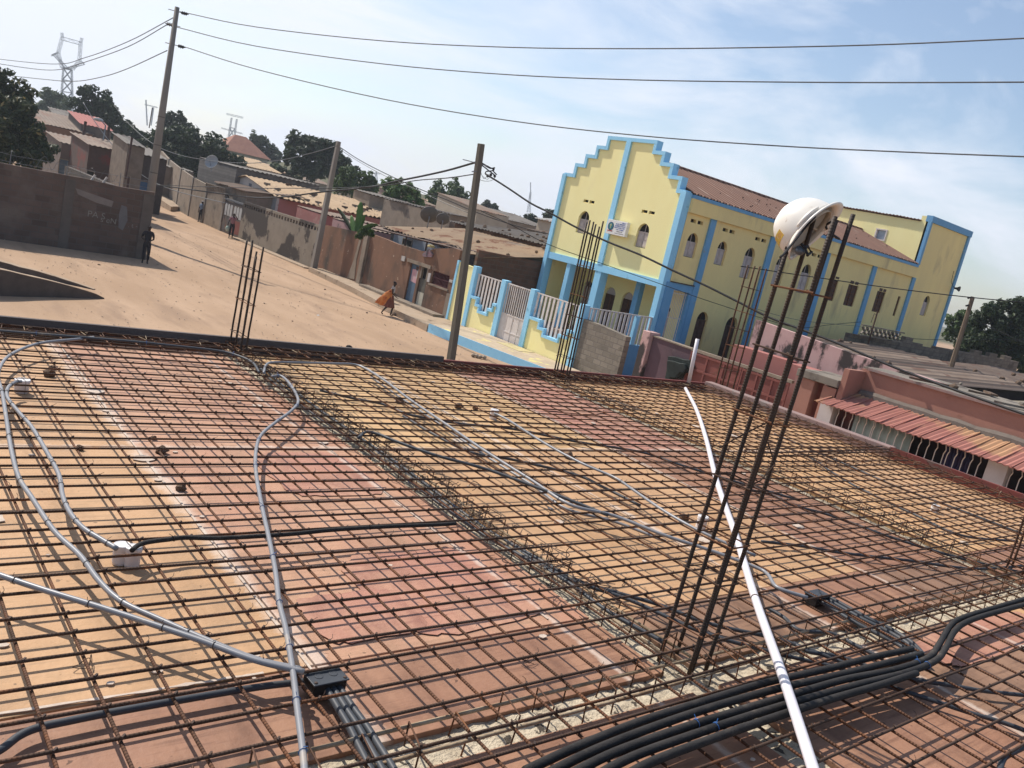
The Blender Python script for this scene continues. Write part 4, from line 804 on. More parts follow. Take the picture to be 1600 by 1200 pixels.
mat('grey_block_y', (0.36, 0.31, 0.25), (0.29, 0.25, 0.20), 1.5, c3=(0.20, 0.17, 0.13), sc3=1.2, th3=.57, rough=.95, bump=.4, axis='y', block=(.42, .21), mortar=(.22, .19, .16))
mat('grey_block_x2', (0.23, 0.20, 0.18), (0.18, 0.16, 0.14), 1.5, rough=.95, bump=.4, axis='x', block=(.5, .24), mortar=(.13, .12, .11))
mat('pink_wall', (0.50, 0.20, 0.17), (0.44, 0.18, 0.15), 1.3, c3=(0.58, 0.33, 0.27), sc3=.9, th3=.58, soft3=.15, rough=.9, bump=.2)
mat('pink_stained', (0.72, 0.47, 0.43), (0.62, 0.38, 0.35), 1.3, c3=(0.075, 0.06, 0.055), sc3=1.3, th3=.49, soft3=.07, rough=.95, bump=.3, stretch=(1, 1, .6))
mat('salmon', (0.47, 0.235, 0.17), (0.41, 0.20, 0.15), 1.3, c3=(0.35, 0.17, 0.12), sc3=1.2, th3=.6, rough=.9, bump=.2)
mat('purple_wall', (0.17, 0.10, 0.115), (0.13, 0.085, 0.095), 1.0, c3=(0.22, 0.16, 0.16), sc3=1, th3=.58, rough=.9, bump=.2)
mat('red_iron', (0.29, 0.095, 0.075), (0.24, 0.08, 0.065), 2, c3=(0.20, 0.08, 0.05), sc3=1.4, th3=.6, rough=.7)
mat('white_wash', (0.62, 0.58, 0.54), (0.52, 0.48, 0.44), 1.1, c3=(0.32, 0.28, 0.24), sc3=1, th3=.6, rough=.95, bump=.2)
mat('cream', (0.52, 0.45, 0.35), (0.46, 0.39, 0.30), 1, rough=.9)
mat('sheet_old', (0.27, 0.195, 0.14), (0.19, 0.13, 0.095), .6, c3=(0.22, 0.11, 0.065), sc3=.7, th3=.54, soft3=.1, rough=.8, stretch=(1, 1, 1))
mat('sheet_tan', (0.46, 0.33, 0.21), (0.40, 0.27, 0.17), .7, c3=(0.26, 0.12, 0.065), sc3=.55, th3=.55, soft3=.05, rough=.8)
mat('sheet_grey', (0.21, 0.185, 0.16), (0.16, 0.14, 0.12), .8, c3=(0.11, 0.085, 0.07), sc3=.8, th3=.56, rough=.85)
mat('sheet_bright', (0.6, 0.57, 0.52), (0.5, 0.46, 0.4), .8, c3=(0.3, 0.2, 0.14), sc3=.8, th3=.6, rough=.6)
mat('awning', (0.46, 0.19, 0.15), (0.42, 0.17, 0.13), 1.2, c3=(0.55, 0.31, 0.17), sc3=.28, th3=.48, soft3=.05, rough=.8)
mat('clay_tile', (0.42, 0.19, 0.12), (0.34, 0.15, 0.10), 1.2, rough=.85, wave=('X', 1.2, .05))
mat('tan_tile', (0.58, 0.42, 0.26), (0.48, 0.33, 0.20), 1.2, c3=(0.22, 0.16, 0.11), sc3=1.4, th3=.6, rough=.9)
mat('roof_slab', (0.30, 0.26, 0.21), (0.23, 0.20, 0.165), 1.2, c3=(0.13, 0.11, 0.09), sc3=1, th3=.56, rough=.95, bump=.4)
mat('pole_conc', (0.33, 0.29, 0.25), (0.27, 0.24, 0.205), 2, c3=(0.18, 0.155, 0.13), sc3=1.5, th3=.6, rough=.9, bump=.2, stretch=(1, 1, .2))
mat('pole_wood', (0.19, 0.17, 0.135), (0.14, 0.125, 0.10), 3, rough=.9, bump=.3, stretch=(4, 4, .3))
mat('pole_brown', (0.22, 0.16, 0.11), (0.16, 0.115, 0.08), 3, rough=.9, stretch=(4, 4, .3))
mat('cable', (0.02, 0.02, 0.022), rough=.6); mat('cable_grey', (0.13, 0.135, 0.14), rough=.5, metal=.3); mat('steel', (0.30, 0.31, 0.33), rough=.5, metal=.6); mat('curtain_green', (.48, .56, .50), (.38, .46, .41), 2, rough=.9); mat('curtain_navy', (.035, .035, .10), (.06, .03, .06), 3, rough=.9)
mat('blue_door', (.13, .20, .28), (.10, .15, .21), 2, c3=(.34, .36, .38), sc3=2.5, th3=.62, rough=.7); mat('poster_pink', (.72, .34, .38), (.7, .5, .5), 6, rough=.7); mat('paper', (.75, .72, .66), rough=.8); mat('dish', (.15, .14, .13), rough=.7); mat('tarp', (.03, .042, .035), (.015, .02, .018), 3, rough=.7)
mat('gate_rust', (.10, .095, .10), (.20, .16, .13), 2, c3=(.28, .12, .07), sc3=1.7, th3=.58, rough=.7); mat('white_panel', (.62, .62, .60), (.5, .5, .48), 2, rough=.7); mat('grass_dry', (.22, .2, .12), rough=.9)
# ------------------------------------------------------------ dark brick wall, left
f = FY(42.3); G1 = -3.9
t = thing('boundary_wall', 'long dark shaded brick wall on the left with chalk writing and wire along its top', 'wall', (0, 42.3, -3.8))
top = [(-24 + 36.32*i/24, -.60+.10*noise.noise(V((i*.9, 2, 0)))) for i in range(25)]
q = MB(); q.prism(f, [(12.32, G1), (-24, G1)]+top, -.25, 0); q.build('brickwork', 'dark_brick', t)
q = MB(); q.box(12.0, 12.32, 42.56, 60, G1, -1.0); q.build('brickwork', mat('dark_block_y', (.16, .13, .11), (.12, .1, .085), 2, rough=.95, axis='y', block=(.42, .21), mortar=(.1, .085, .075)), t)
for u0, u1 in ((8.55, 8.95), (11.85, 12.33), (2.0, 2.4), (-5, -4.6)):
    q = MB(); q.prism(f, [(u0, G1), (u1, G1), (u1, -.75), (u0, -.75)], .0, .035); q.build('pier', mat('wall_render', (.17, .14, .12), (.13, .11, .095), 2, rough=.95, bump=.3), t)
q = MB(); q.prism(f, [(9.0, -1.08), (10.6, -1.35), (10.55, -1.62), (9.9, -1.55), (9.1, -1.32)], .0, .012); q.build('render_patch', mat('render_pale', (.30, .25, .22), (.24, .20, .18), 3, rough=.9), t)
q = MB(); q.prism(f, [(10.95, -1.45), (11.2, -1.5), (11.3, -2.1), (11.15, -2.6), (10.95, -2.5), (10.9, -1.9)], .0, .012); q.build('render_patch', mat('render_grey', (.21, .20, .20), (.17, .16, .16), 3, rough=.9), t)
mat('chalk', (.36, .33, .29), rough=.9)
def text(parent, s, loc, size, U, m_, tilt=0, ext=.006, bold=0):
    cu = bpy.data.curves.new('lettering', 'FONT'); cu.body = s; cu.size = size; cu.extrude = ext; cu.offset = bold
    o = bpy.data.objects.new('lettering_src', cu); C.objects.link(o); dg = bpy.context.evaluated_depsgraph_get(); me = bpy.data.meshes.new_from_object(o.evaluated_get(dg)); bpy.data.objects.remove(o)
    U = V(U).normalized(); Z = V((0, 0, 1)); Nn = U.cross(Z); mtx = Matrix((U, Z, Nn)).transposed().to_4x4() @ Matrix.Rotation(tilt, 4, 'Z'); mtx.translation = V(loc)-ORG[parent]
    me.transform(mtx); me.materials.clear(); me.materials.append(MATS[m_]); o = bpy.data.objects.new('lettering', me); C.objects.link(o); o.parent = parent; ORG[o] = ORG[parent]; return o
text(t, 'PA S', (9.58, 42.29, -2.22), .40, (1, 0, 0), 'chalk', R(-1), bold=-.004); text(t, 's eN', (10.15, 42.29, -2.36), .36, (1, 0, 0), 'chalk', R(-1), bold=-.004); text(t, '. t -', (11.35, 42.29, -2.4), .3, (1, 0, 0), 'chalk', R(2), bold=-.004)
wt = thing('wire_fence', 'thin wires, short posts and coiled barbed wire along the dark brick wall top', 'wire fence', (0, 42.45, -.6))
for x_ in [-20+2.2*i for i in range(15)]:
    q = MB(); q.tube([(x_, 42.45, -.75), (x_+rnd.uniform(-.05, .05), 42.45, -.05)], .018, 5); q.build('post', 'steel', wt)
for dz in (.12, .42):
    q = MB(); q.tube([(-22+1.1*i, 42.45, -.6+dz+.03*math.sin(i*2.1)) for i in range(32)], .009, 4); q.build('strand', 'steel', wt)
q = MB(); q.tube([(2.5+.055*i, 42.45+.16*math.cos(i*.55), -.28+.25*math.sin(i*.55)+.05*math.sin(i*.09)) for i in range(150)], .007, 3); q.build('barbed_coil', 'cable_grey', wt)
q = MB(); [q.tube([(9.6+.5*k, 42.5, -.65), (9.75+.5*k, 42.5, -.35)], .05, 6) for k in range(2)]; q.build('white_post', 'white_wash', wt)
# low wedge walls beside the street, lower left
def wedge(label, a, b_, h, th, m_='roof_slab'):
    a, b_ = V(a), V(b_); d = (b_-a).normalized(); nn = V((-d.y, d.x, 0)); 
    if nn.y < 0: nn = -nn
    q = MB(); n = 14; vs = []
    for i in range(n+1):
        u = i/n; p = a.lerp(b_, u); hh = h*(1-u)**.75+.02; k = .03*noise.noise(V((i*.7, h, 0)))
        vs += [p+V((0, 0, -.2)), p+V((0, 0, hh+k)), p+nn*th*(1-.45*u)+V((0, 0, hh+k)), p+nn*th*(1-.45*u)+V((0, 0, -.2))]
    q.add(vs, [(i*4+j, i*4+(j+1) % 4, i*4+4+(j+1) % 4, i*4+4+j) for i in range(n) for j in range(4)]+[(0, 1, 2, 3), (n*4+3, n*4+2, n*4+1, n*4)])
    ow = setp(q.build('drain_wall', m_), label, 'low wall', 'low walls sloping into the street')
    q = MB(); q.add([vs[i*4+j]+V((0, 0, dz_)) for i in range(n+1) for j, dz_ in ((1, .003), (2, .003), (2, .02), (1, .02))], [(i*4+j, i*4+(j+1) % 4, i*4+4+(j+1) % 4, i*4+4+j) for i in range(n) for j in range(4)]+[(0, 1, 2, 3), (n*4+3, n*4+2, n*4+1, n*4)]); q.build('coping', 'sandy_cement', ow)  # paler strip puts the sunlight on the wall top into its colour
mat('drain_shaded', (.13, .105, .09), (.10, .08, .07), 3, rough=.95, bump=.3)  # shade on the wall sides is put into this dark colour
mat('sandy_cement', (.50, .38, .27), (.42, .31, .21), 2, c3=(.2, .15, .11), sc3=2, th3=.6, rough=.95, bump=.3)
p0, p1 = gnd0, gnd1 = onz(-60, 462, -3.8), onz(163, 467, -3.8); wedge('nearer low cement wall sloping down to a point in the sandy street', (p0.x, p0.y, -3.8), (p1.x, p1.y, -3.8), .95, .5, 'drain_shaded')
p0, p1 = onz(-60, 409, -3.8), onz(146, 453, -3.8); wedge('farther low wall added for the dark band of a shaded ditch by the street', (p0.x, p0.y, -3.8), (p1.x, p1.y, -3.8), .34, .28, 'drain_shaded')  # wall added so that its dark side gives the ditch its shade
# ------------------------------------------------------------ brown street wall across the road
XW = 24.2; f = FX(XW)
t = thing('boundary_wall', 'brown rendered street wall with a blue door and a barred window left of the yellow fence', 'wall', (XW, 41, -3.8))
top = [(34.02, -.12), (34.6, -.10), (35.2, -.22), (36.2, -.38), (36.9, -.66), (37.6, -.72), (38.6, -.72), (39.8, -.74), (41.2, -.66), (42.8, -.62)]
q = MB(); q.prism(f, [(42.8, G1), (34.02, G1)]+top, -.22, 0, [[(37.32, -3.56), (38.15, -3.56), (38.15, -1.46), (37.32, -1.46)], [(36.4, -3.56), (37.1, -3.56), (37.1, -1.45), (36.4, -1.45)], [(34.45, -2.12), (35.95, -2.12), (35.95, -1.46), (34.45, -1.46)]]); q.build('wall_face', 'brown_render', t)
q = MB(); q.fbox(f, 42.8, 43.25, G1, -.56, -.3, .16); q.build('pier', 'old_cement', t, bevel=.02)
q = MB(); q.fbox(f, 34.02, 34.35, G1, -2.3, .0, .05); q.build('pier', 'old_cement', t)
top = [(43.25, -.68)]+[(43.25+i*.7, -.70-.03*i+.06*noise.noise(V((i, 4, 0)))) for i in range(1, 9)]
q = MB(); q.prism(f, [(48.9, G1), (43.25, G1)]+top, -.2, -.02); q.build('wall_face', 'brown_render', t)
q = MB(); q.prism(f, [(43.7, -3.4), (44.6, -3.5), (44.2, -2.4), (44.0, -1.2), (43.75, -.9), (43.9, -2.2)], -.02, .006); q.build('pale_stain', 'old_cement', t)
q = MB(); q.fbox(f, 37.30, 38.17, -3.58, -1.44, -.16, -.10); dd = q.build('door', 'blue_door', t)
q = MB(); q.prism(f, [(37.45, -2.42), (37.98, -2.38), (38.0, -1.75), (37.75, -1.72), (37.44, -1.82)], -.10, -.092); q.build('poster', 'poster_pink', dd)
q = MB(); q.fbox(f, 37.36, 37.55, -2.15, -1.75, -.091, -.088); q.build('poster', 'paper', dd)
q = MB(); q.fbox(f, 37.5, 37.7, -1.72, -1.55, -.1, -.09); q.build('poster', 'wood_dark', dd)
q = MB(); q.fbox(f, 36.38, 37.12, -3.58, -2.05, -.15, -.08); q.build('door', mat('door_olive', (.15, .14, .11), (.11, .1, .085), 2, rough=.8), t)
q = MB(); q.fbox(f, 36.45, 37.05, -3.5, -2.75, -.08, -.07); q.build('white_board', mat('board_cream', (.62, .58, .46), rough=.8), t)
q = MB(); q.fbox(f, 36.38, 37.12, -2.04, -1.43, -.18, -.15); q.build('opening', 'void', t)
q = MB(); q.fbox(f, 37.0, 37.12, -2.05, -1.45, -.14, .0); q.fbox(f, 36.40, 36.5, -2.05, -1.45, -.14, .0); q.fbox(f, 36.2, 38.5, -1.45, -1.28, -.14, .05); q.build('lintel', 'old_cement', t)
q = MB(); q.fbox(f, 38.75, 39.1, -1.5, -1.25, 0, .05); q.build('plaster_patch', 'white_wash', t)
q = MB(); q.fbox(f, 34.43, 35.97, -2.14, -1.44, -.2, -.16); wn = q.build('window', 'void', t)
q = MB(); [q.fbox(f, 34.47+.115*k, 34.52+.115*k, -2.12, -1.46, -.12, -.07) for k in range(13)]; [q.fbox(f, 34.45, 35.95, z, z+.05, -.13, -.06) for z in (-2.12, -1.8, -1.51)]; q.build('window_grille', mat('maroon', (.10, .03, .035), rough=.7), wn)
q = MB(); q.fbox(f, 34.35, 36.1, -2.22, -2.13, -.1, .06); q.build('sill', 'old_cement', wn)
q = MB(); q.fbox(f, 36.08, 36.3, -2.1, -1.65, 0, .04); q.fbox(f, 34.1, 34.36, -1.75, -1.62, 0, .05); q.build('plaster_patch', 'white_wash', t)
# pavement in front of the brown wall
kb = thing('raised_pavement', 'rough raised cement pavement at the foot of the brown street wall', 'pavement', (23, 40, -3.8)); q = MB()
K = [(21.45, 31.45), (21.7, 34), (22.0, 37), (22.6, 40.5), (22.9, 44), (23.2, 47.6), (24.18, 47.8), (24.18, 31.45)]
q.slab([(x, y, -3.52) for x, y in K], .5); q.build('slab', 'sandy_cement', kb)
q = MB(); q.slab([(x, y, -3.40) for x, y in [(23.5, 34.2), (23.6, 42), (24.17, 42), (24.17, 34.2)]], .11); q.build('step', 'old_cement', kb)
# old tyre lump
t2 = onz(622, 492, -3.75); q = MB(); q.blob(t2, .28, .6, 3, 2, (1.2, .8, .35)); setp(q.build('rubble_stone', 'stone'), 'dark flat lump lying at the edge of the pavement beside the walking woman', 'stone')
# curved grey wall with block lattice top
pts = [(24.3, 48.9), (24.25, 51.5), (24.15, 54.5), (24.1, 58), (24.1, 61.6)]
t = thing('boundary_wall', 'curving grey cement wall with a row of openings on top and a big dark stain', 'wall', (24.2, 55, -3.8))
for i, (a, b_) in enumerate(zip(pts, pts[1:])):
    a, b_ = V((*a, 0)), V((*b_, 0)); fr = Fr(a, (b_-a), (-1, 0, 0)); L = (b_-a).length; q = MB()
    n = int(L/.42); hz = [[(.06+.42*k, -1.46), (.06+.42*k+.27, -1.46), (.06+.42*k+.27, -1.22), (.06+.42*k, -1.22)] for k in range(n) if .06+.42*k+.3 < L]
    q.prism(fr, [(0, G1), (L, G1), (L, -1.06), (0, -1.06)], -.18, 0, hz); q.build('wall_face', mat('street_grey', (.34, .285, .22), (.28, .23, .175), 1.3, c3=(.075, .06, .05), sc3=.28, th3=.52, soft3=.03, rough=.95, bump=.3), t)
q = MB(); q.box(23.5, 24.1, 48.9, 61.5, G1, -3.72); q.build('footing', 'sandy_cement', t)
# gate and the walls beyond it
t = thing('metal_gate', 'rusty dark metal gate with white upper panels where the man in pink stands', 'gate', (24.2, 63.7, -3.8)); f = FX(24.2)
for a, b_ in ((61.75, 63.6), (63.62, 65.5)):
    q = MB(); q.fbox(f, a, b_, -3.75, -1.45, -.06, 0); lf = q.build('leaf', 'gate_rust', t)
    for k in range(3):
        u_ = a+.12+(b_-a-.2)*k/3; q = MB(); q.prism(f, [(u_, -2.5), (u_+.42, -2.5), (u_+.42, -1.75), (u_+.3, -1.62), (u_+.12, -1.62), (u_, -1.75)], 0, .015); q.build('upper_panel', 'white_panel', lf)
    q = MB(); q.fbox(f, a+.1, b_-.1, -3.6, -2.65, 0, .012); q.build('lower_panel', 'red_iron' if a < 62 else 'gate_rust', lf)
for a in (61.62, 65.55): q = MB(); q.fbox(f, a-.07, a+.07, -3.85, -1.25, -.1, .06); q.build('gate_post', 'old_cement', t)
q = MB(); q.fbox(f, 61.5, 65.7, -1.38, -1.25, -.1, .05); q.build('top_bar', 'steel', t)
t = thing('boundary_wall', 'pale cement street wall with thin piers beyond the rusty gate', 'wall', (24.6, 75, -3.8))
pts = [(24.2, 65.7, -1.0), (24.35, 70.2, -.75), (24.6, 74.5, -.55), (25.1, 79.5, -.2), (25.9, 86, .3), (26.8, 92, .9)]
for a, b_ in zip(pts, pts[1:]):
    A, B = V((a[0], a[1], 0)), V((b_[0], b_[1], 0)); fr = Fr(A, B-A, (-1, 0, 0)); L = (B-A).length; q = MB(); q.prism(fr, [(0, -4), (L, -4), (L, b_[2]), (0, a[2])], -.2, 0); q.build('wall_face', 'old_cement', t)
    q = MB(); q.fbox(fr, -.12, .12, -4, a[2]+.08, -.2, .06); q.build('pier', 'pole_conc', t)
q = MB(); [q.box(24.2, 24.3, 66+.35*k, 66.06+.35*k, -1.0, -.62) for k in range(13)]; q.box(24.2, 24.3, 66, 70.4, -.64, -.58); q.build('top_railing', 'old_cement', t)
t = thing('boundary_wall', 'low sunlit cement edge of the track at the far end of the street', 'wall', (26, 84, -3.8)); q = MB(); q.slab([(23.6, 76, -3.35), (24.9, 78, -3.35), (26.6, 92, -2.6), (24.6, 92, -2.6)], .6); q.build('slab', 'sandy_cement', t)
# ------------------------------------------------------------ generic small houses
def house(label, x0, x1, y0, y1, z0, zl, zh, wm, rm, rdir='x', over=.3, wl=.3, seed=0, doors=(), name='house', stones=0, amp=.035, cat='house', rag=.15):
    """box of walls with a mono pitch corrugated roof: zl at the low side (towards -x or -y), zh at the high side"""
    t = thing(name, label, cat, ((x0+x1)/2, (y0+y1)/2, z0)); q = MB()
    if rdir == 'x': q.hexa([(x0, y0, z0), (x1, y0, z0), (x1, y1, z0), (x0, y1, z0), (x0, y0, zl-.06), (x1, y0, zh-.06), (x1, y1, zh-.06), (x0, y1, zl-.06)])
    else: q.hexa([(x0, y0, z0), (x1, y0, z0), (x1, y1, z0), (x0, y1, z0), (x0, y0, zl-.06), (x1, y0, zl-.06), (x1, y1, zh-.06), (x0, y1, zh-.06)])
    q.build('wall', wm, t); q = MB(); o = over
    if rdir == 'x': q.corr((x0-o, y1+o, zl), (x0-o, y0-o, zl), (x1+o, y0-o, zh), (x1+o, y1+o, zh), wl, amp, rag, seed)
    else: q.corr((x0-o, y0-o, zl), (x1+o, y0-o, zl), (x1+o, y1+o, zh), (x0-o, y1+o, zh), wl, amp, rag, seed)
    q.build('roof', rm, t, solid=.012)
    for k, (pl, a, b_, c, d, m_) in enumerate(doors):
        fr = FX(x0) if pl == 'x' else FY(y0); q = MB(); q.fbox(fr, a, b_, c, d, .0, .02); q.build('window' if d-c < 1.4 else 'door', m_, t)
        q = MB(); q.prism(fr, [(a-.06, c-.06), (b_+.06, c-.06), (b_+.06, d+.06), (a-.06, d+.06)], .0, .05, [[(a, c), (b_, c), (b_, d), (a, d)]]); q.build('frame', 'old_cement', t)
    r2 = random.Random(seed+5)
    for k in range(stones):
        u, v = r2.random(), r2.random(); x_ = x0+(x1-x0)*u; y_ = y0+(y1-y0)*v; z_ = zl+(zh-zl)*(u if rdir == 'x' else v)
        q = MB(); q.blob((x_, y_, z_+.08), r2.uniform(.1, .2), 1.2, k+seed, 1, (1, .7, .6)); q.build('roof_stone', 'stone', t)
    return t
# behind the brown wall
house('long low house with a ragged tan corrugated roof behind the brown street wall', 25.6, 30.5, 33.35, 43.0, -3.8, -.15, .72, 'grey_block_x2', 'sheet_tan', 'x', .5, .35, 3, stones=7, rag=.45)
house('bluish grey house wall glimpsed under dark beams behind the brown wall', 25.2, 25.5, 36.3, 42.0, -3.8, -.25, -.2, mat('wall_bluegrey', (.34, .36, .40), (.28, .3, .33), 2, rough=.9), 'sheet_grey', 'x', .1, .3, 4, doors=[('x', 40.0, 40.9, -.75, -.45, 'void')])
house('house with dark grey roof sheets loaded with stones behind the tan roof', 31.2, 38.5, 33.4, 45.0, -3.8, .95, 1.45, 'brown_render', 'sheet_grey', 'x', .4, .3, 6, stones=26)
house('house under a pale grey sheet roof right behind the big concrete pole', 39.5, 48, 33.6, 48, -3.2, 1.5, 2.0, 'grey_block_x2', 'sheet_old', 'x', .3, .3, 8, stones=22)
house('dark gabled shed roof right of the tall wooden pole', 49.5, 58, 33.6, 40, -3.2, 1.6, 2.0, 'brown_render', 'sheet_grey', 'y', .3, .3, 9)
house('house with a bright whitish roof edge left of the church', 60, 70, 36, 48, -3, 1.9, 2.6, 'cream', 'sheet_bright', 'x', .3, .3, 10)
house('distant house with a pale roof just left of the church corner', 62, 74, 40, 55, -3, 2.3, 3.4, 'cream', 'sheet_old', 'x', .3, .4, 11)
house('white sheet roofed shack among the roofs behind the satellite dishes', 52, 57, 55, 62, -3, 2.6, 3.3, 'cream', 'sheet_bright', 'x', .3, .4, 12)
house('long grey wall house behind the pink house', 34.5, 36, 50.5, 60, -3.8, 1.35, 1.4, 'old_cement', 'sheet_grey', 'x', .1, .4, 14)
# open timber and corrugated awning over the yard behind the brown wall
t = thing('yard_canopy', 'dark sagging beams and sheets over the yard behind the brown wall', 'canopy', (25, 39, -.3))
for k in range(4):
    y_ = 35.2+2.3*k; q = MB(); q.tube([(24.9, y_, -.25), (27.8, y_+1.4, .05)], .06, 6); q.build('beam', 'wood_dark', t)
for k in range(3):
    q = MB(); q.tube([(24.75+.7*k, 34.3, -.12+.05*k), (24.7+.7*k, 43.6, -.32+.1*k)], .05, 6); q.build('beam', 'wood_dark', t)
for k in range(3):
    q = MB(); q.tube([(24.9, 36.0+2.1*k, -3.6), (24.9, 36.0+2.1*k, -.2)], .05, 6); q.build('post', 'wood_dark', t)
# pink house with tan tile roof ; white gable towards the street
Xg = 26.6; pR, pE = onx(387, 275, Xg), onx(433, 308, Xg)
t = thing('house', 'pink house with a white street gable and an uneven tan tiled roof loaded with blocks', 'house', (Xg, (pR.y+pE.y)/2, -3.8)); f = FX(Xg)
yn = pR.y*2-pE.y
q = MB(); q.prism(f, [(pE.y, -3.8), (yn, -3.8), (yn, pE.z-.06), (pR.y, pR.z-.06), (pE.y, pE.z-.06)], -.2, 0); q.build('gable_wall', 'white_wash', t)
for a in (.2, .55): 
    q = MB(); u_ = pE.y+(pR.y-pE.y)*a*1.5; q.fbox(f, u_, u_+.5, -.75, .15, 0, .03); q.build('window', mat('win_blue', (.06, .09, .14), rough=.4), t)
xe = 42.0; q = MB(); q.box(Xg+.2, xe, pE.y, pE.y+.2, -3.8, pE.z-.08); q.box(xe-.2, xe, pE.y+.2, yn, -3.8, pE.z-.08); q.build('side_wall', 'pink_wall', t)
q = MB(); dz = .35; q.corr((Xg-.2, pE.y-.3, pE.z), (xe+.2, pE.y-.3, pE.z), (xe+.2, pR.y, pR.z), (Xg-.2, pR.y, pR.z), .42, .06, .3, 21); q.corr((xe+.2, yn+.3, pE.z), (Xg-.2, yn+.3, pE.z), (Xg-.2, pR.y, pR.z), (xe+.2, pR.y, pR.z), .42, .06, .1, 22); q.build('roof', 'tan_tile', t, solid=.04)
r2 = random.Random(4)
for k in range(26):
    u, v = r2.random(), r2.random(); q = MB(); c = V((Xg+(xe-Xg)*u, pE.y+(pR.y-pE.y)*v, pE.z+(pR.z-pE.z)*v+.12)); q.obox(c, (.22, .04, 0), (-.03, .1, 0), (0, 0, .09)); q.build('roof_block', 'stone' if k % 2 else 'old_cement', t)
house('low pink annexe in front of the pink house', 25.4, 29.5, 51.0, 55.4, -3.8, -.42, -.40, 'pink_wall', 'sheet_old', 'y', .02, .3, 15, doors=[('y', 26.6, 27.1, -2.9, -1.0, 'void')])
house('pale pink annexe behind the banana plant', 25.3, 29.0, 44.6, 49.8, -3.8, -.50, -.48, mat('pink_pale', (.58, .34, .31), (.50, .28, .26), 2, c3=(.2, .15, .14), sc3=1, th3=.58, rough=.9), 'sheet_old', 'y', .02, .3, 16)
# grey block house with dish, lower shack roof in front of it
p = onx(292, 262, 24.9); p2 = onx(385, 300, 24.9)
t = house('grey block house with a satellite dish beyond the rusty gate', 26.2, 33.5, 69.5, 78.5, -3.8, 1.15, 1.2, 'grey_block_x2', 'sheet_grey', 'y', .05, .4, 17)
t = house('little shack with a rusty sheet roof between the gate and the grey block house', 24.6, 28.6, 62.5, 68.9, -3.8, -.35, .05, 'old_cement', 'sheet_old', 'x', .35, .3, 18, rag=.3)
def dish(label, c, r, aim, m_='dish'):
    t = thing('satellite_dish', label, 'satellite dish', c-V((0, 0, r*1.3)), 'satellite dishes on the roofs'); aim = V(aim).normalized(); a = aim.orthogonal().normalized(); b_ = aim.cross(a)
    q = MB(); q.lathe(c, [(r*k/6, .35*r*(k/6)**2-.01) for k in range(0, 7)]+[(r*1.02, .35*r+.01), (r*.98, .36*r)], 20, a, b_, aim); 
    q.f = [f_ for f_ in q.f if len(f_) < 10]; q.build('reflector', m_, t, smooth=True, solid=.01)
    q = MB(); q.tube([c-V((0, 0, r*1.3)), c-V((0, 0, r*.2))-aim*.1, c-aim*.02], .03, 6); q.build('mast', 'steel', t)
    q = MB(); q.tube([c-V((0, 0, r*.9))+aim*.1*r, c+aim*r*.9-V((0, 0, r*.1))], .018, 5); q.obox(c+aim*r*.9-V((0, 0, r*.1)), V((.05, 0, 0)), V((0, .05, 0)), V((0, 0, .05))); q.build('arm', 'steel', t)
t2_ = thing('boundary_wall', 'reddish brown brick wall between the tan roofed house and the church porch', 'wall', (35, 33.0, -3.8)); q = MB(); q.box(24.5, 49, 32.95, 33.15, -3.85, .12); q.build('brickwork', mat('red_brick', (.24, .12, .08), (.18, .10, .07), 2, c3=(.13, .10, .08), sc3=1, th3=.58, rough=.95, bump=.3, axis='x', block=(.42, .21), mortar=(.16, .12, .09)), t2_)
dish('white satellite dish on the roof of the grey block house', at(332, 254, 66), .52, (-.7, -.6, .35), mat('dish_white', (.5, .5, .5), rough=.6))
dish('satellite dish seen from behind on the roofs left of the wooden pole', at(671, 338, 45), .48, (.4, .8, .5))
dish('smaller satellite dish beside the bigger one, nearest the wooden pole', at(692, 344, 44), .34, (.4, .8, .5))
0 and dish('round satellite dish glimpsed above the grey stone laden roof', at(612, 322, 60), .4, (.3, -.8, .4))
# left side: shacks beyond the dark wall
def cam_house(label, xl, xr, yt, yb, dep, deep, wm, rm, slope=0, rot=0, name='house', over=.15, doors=(), rh=.5, flat=False):
    """a house whose front faces the camera side: pixel span xl..xr at depth dep, real boxes in world axes facing -Y"""
    a = at((xl+xr)/2, yb, dep); L = (xr-xl)/F*dep/.80; gz = ground_z(a.x, a.y)-.5; tz = at((xl+xr)/2, yt, dep).z
    x0, x1 = a.x-L/2, a.x+L/2
    return house(label, x0, x1, a.y, a.y+deep, gz, tz, tz+rh, wm, rm, 'y', over, .35, int(xl), doors=[('y', x0+L*u0, x0+L*u1, z0-3.8+gz+4.3, z1-3.8+gz+4.3, m_) for u0, u1, z0, z1, m_ in doors], name=name)
mat('dark_wall2', (.18, .145, .12), (.13, .105, .09), 2, rough=.9)  # dark brownish wall colour, same on every side
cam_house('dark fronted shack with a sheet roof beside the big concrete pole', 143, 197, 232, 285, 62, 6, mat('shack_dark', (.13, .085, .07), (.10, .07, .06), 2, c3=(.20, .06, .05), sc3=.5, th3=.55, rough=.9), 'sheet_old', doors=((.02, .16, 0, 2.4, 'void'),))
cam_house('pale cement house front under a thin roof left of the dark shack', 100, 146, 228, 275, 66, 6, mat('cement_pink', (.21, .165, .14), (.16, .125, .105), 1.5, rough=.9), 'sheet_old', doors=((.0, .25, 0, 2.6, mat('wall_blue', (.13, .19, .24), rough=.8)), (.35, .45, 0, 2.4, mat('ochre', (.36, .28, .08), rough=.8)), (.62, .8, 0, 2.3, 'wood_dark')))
cam_house('pale brick shed with vertical strips right of the dark shack', 196, 216, 226, 285, 58, 4, mat('shed_pale', (.27, .215, .17), (.20, .16, .125), 2, rough=.9), 'sheet_grey', doors=((.2, .35, 0, 2.8, 'wood_dark'),))
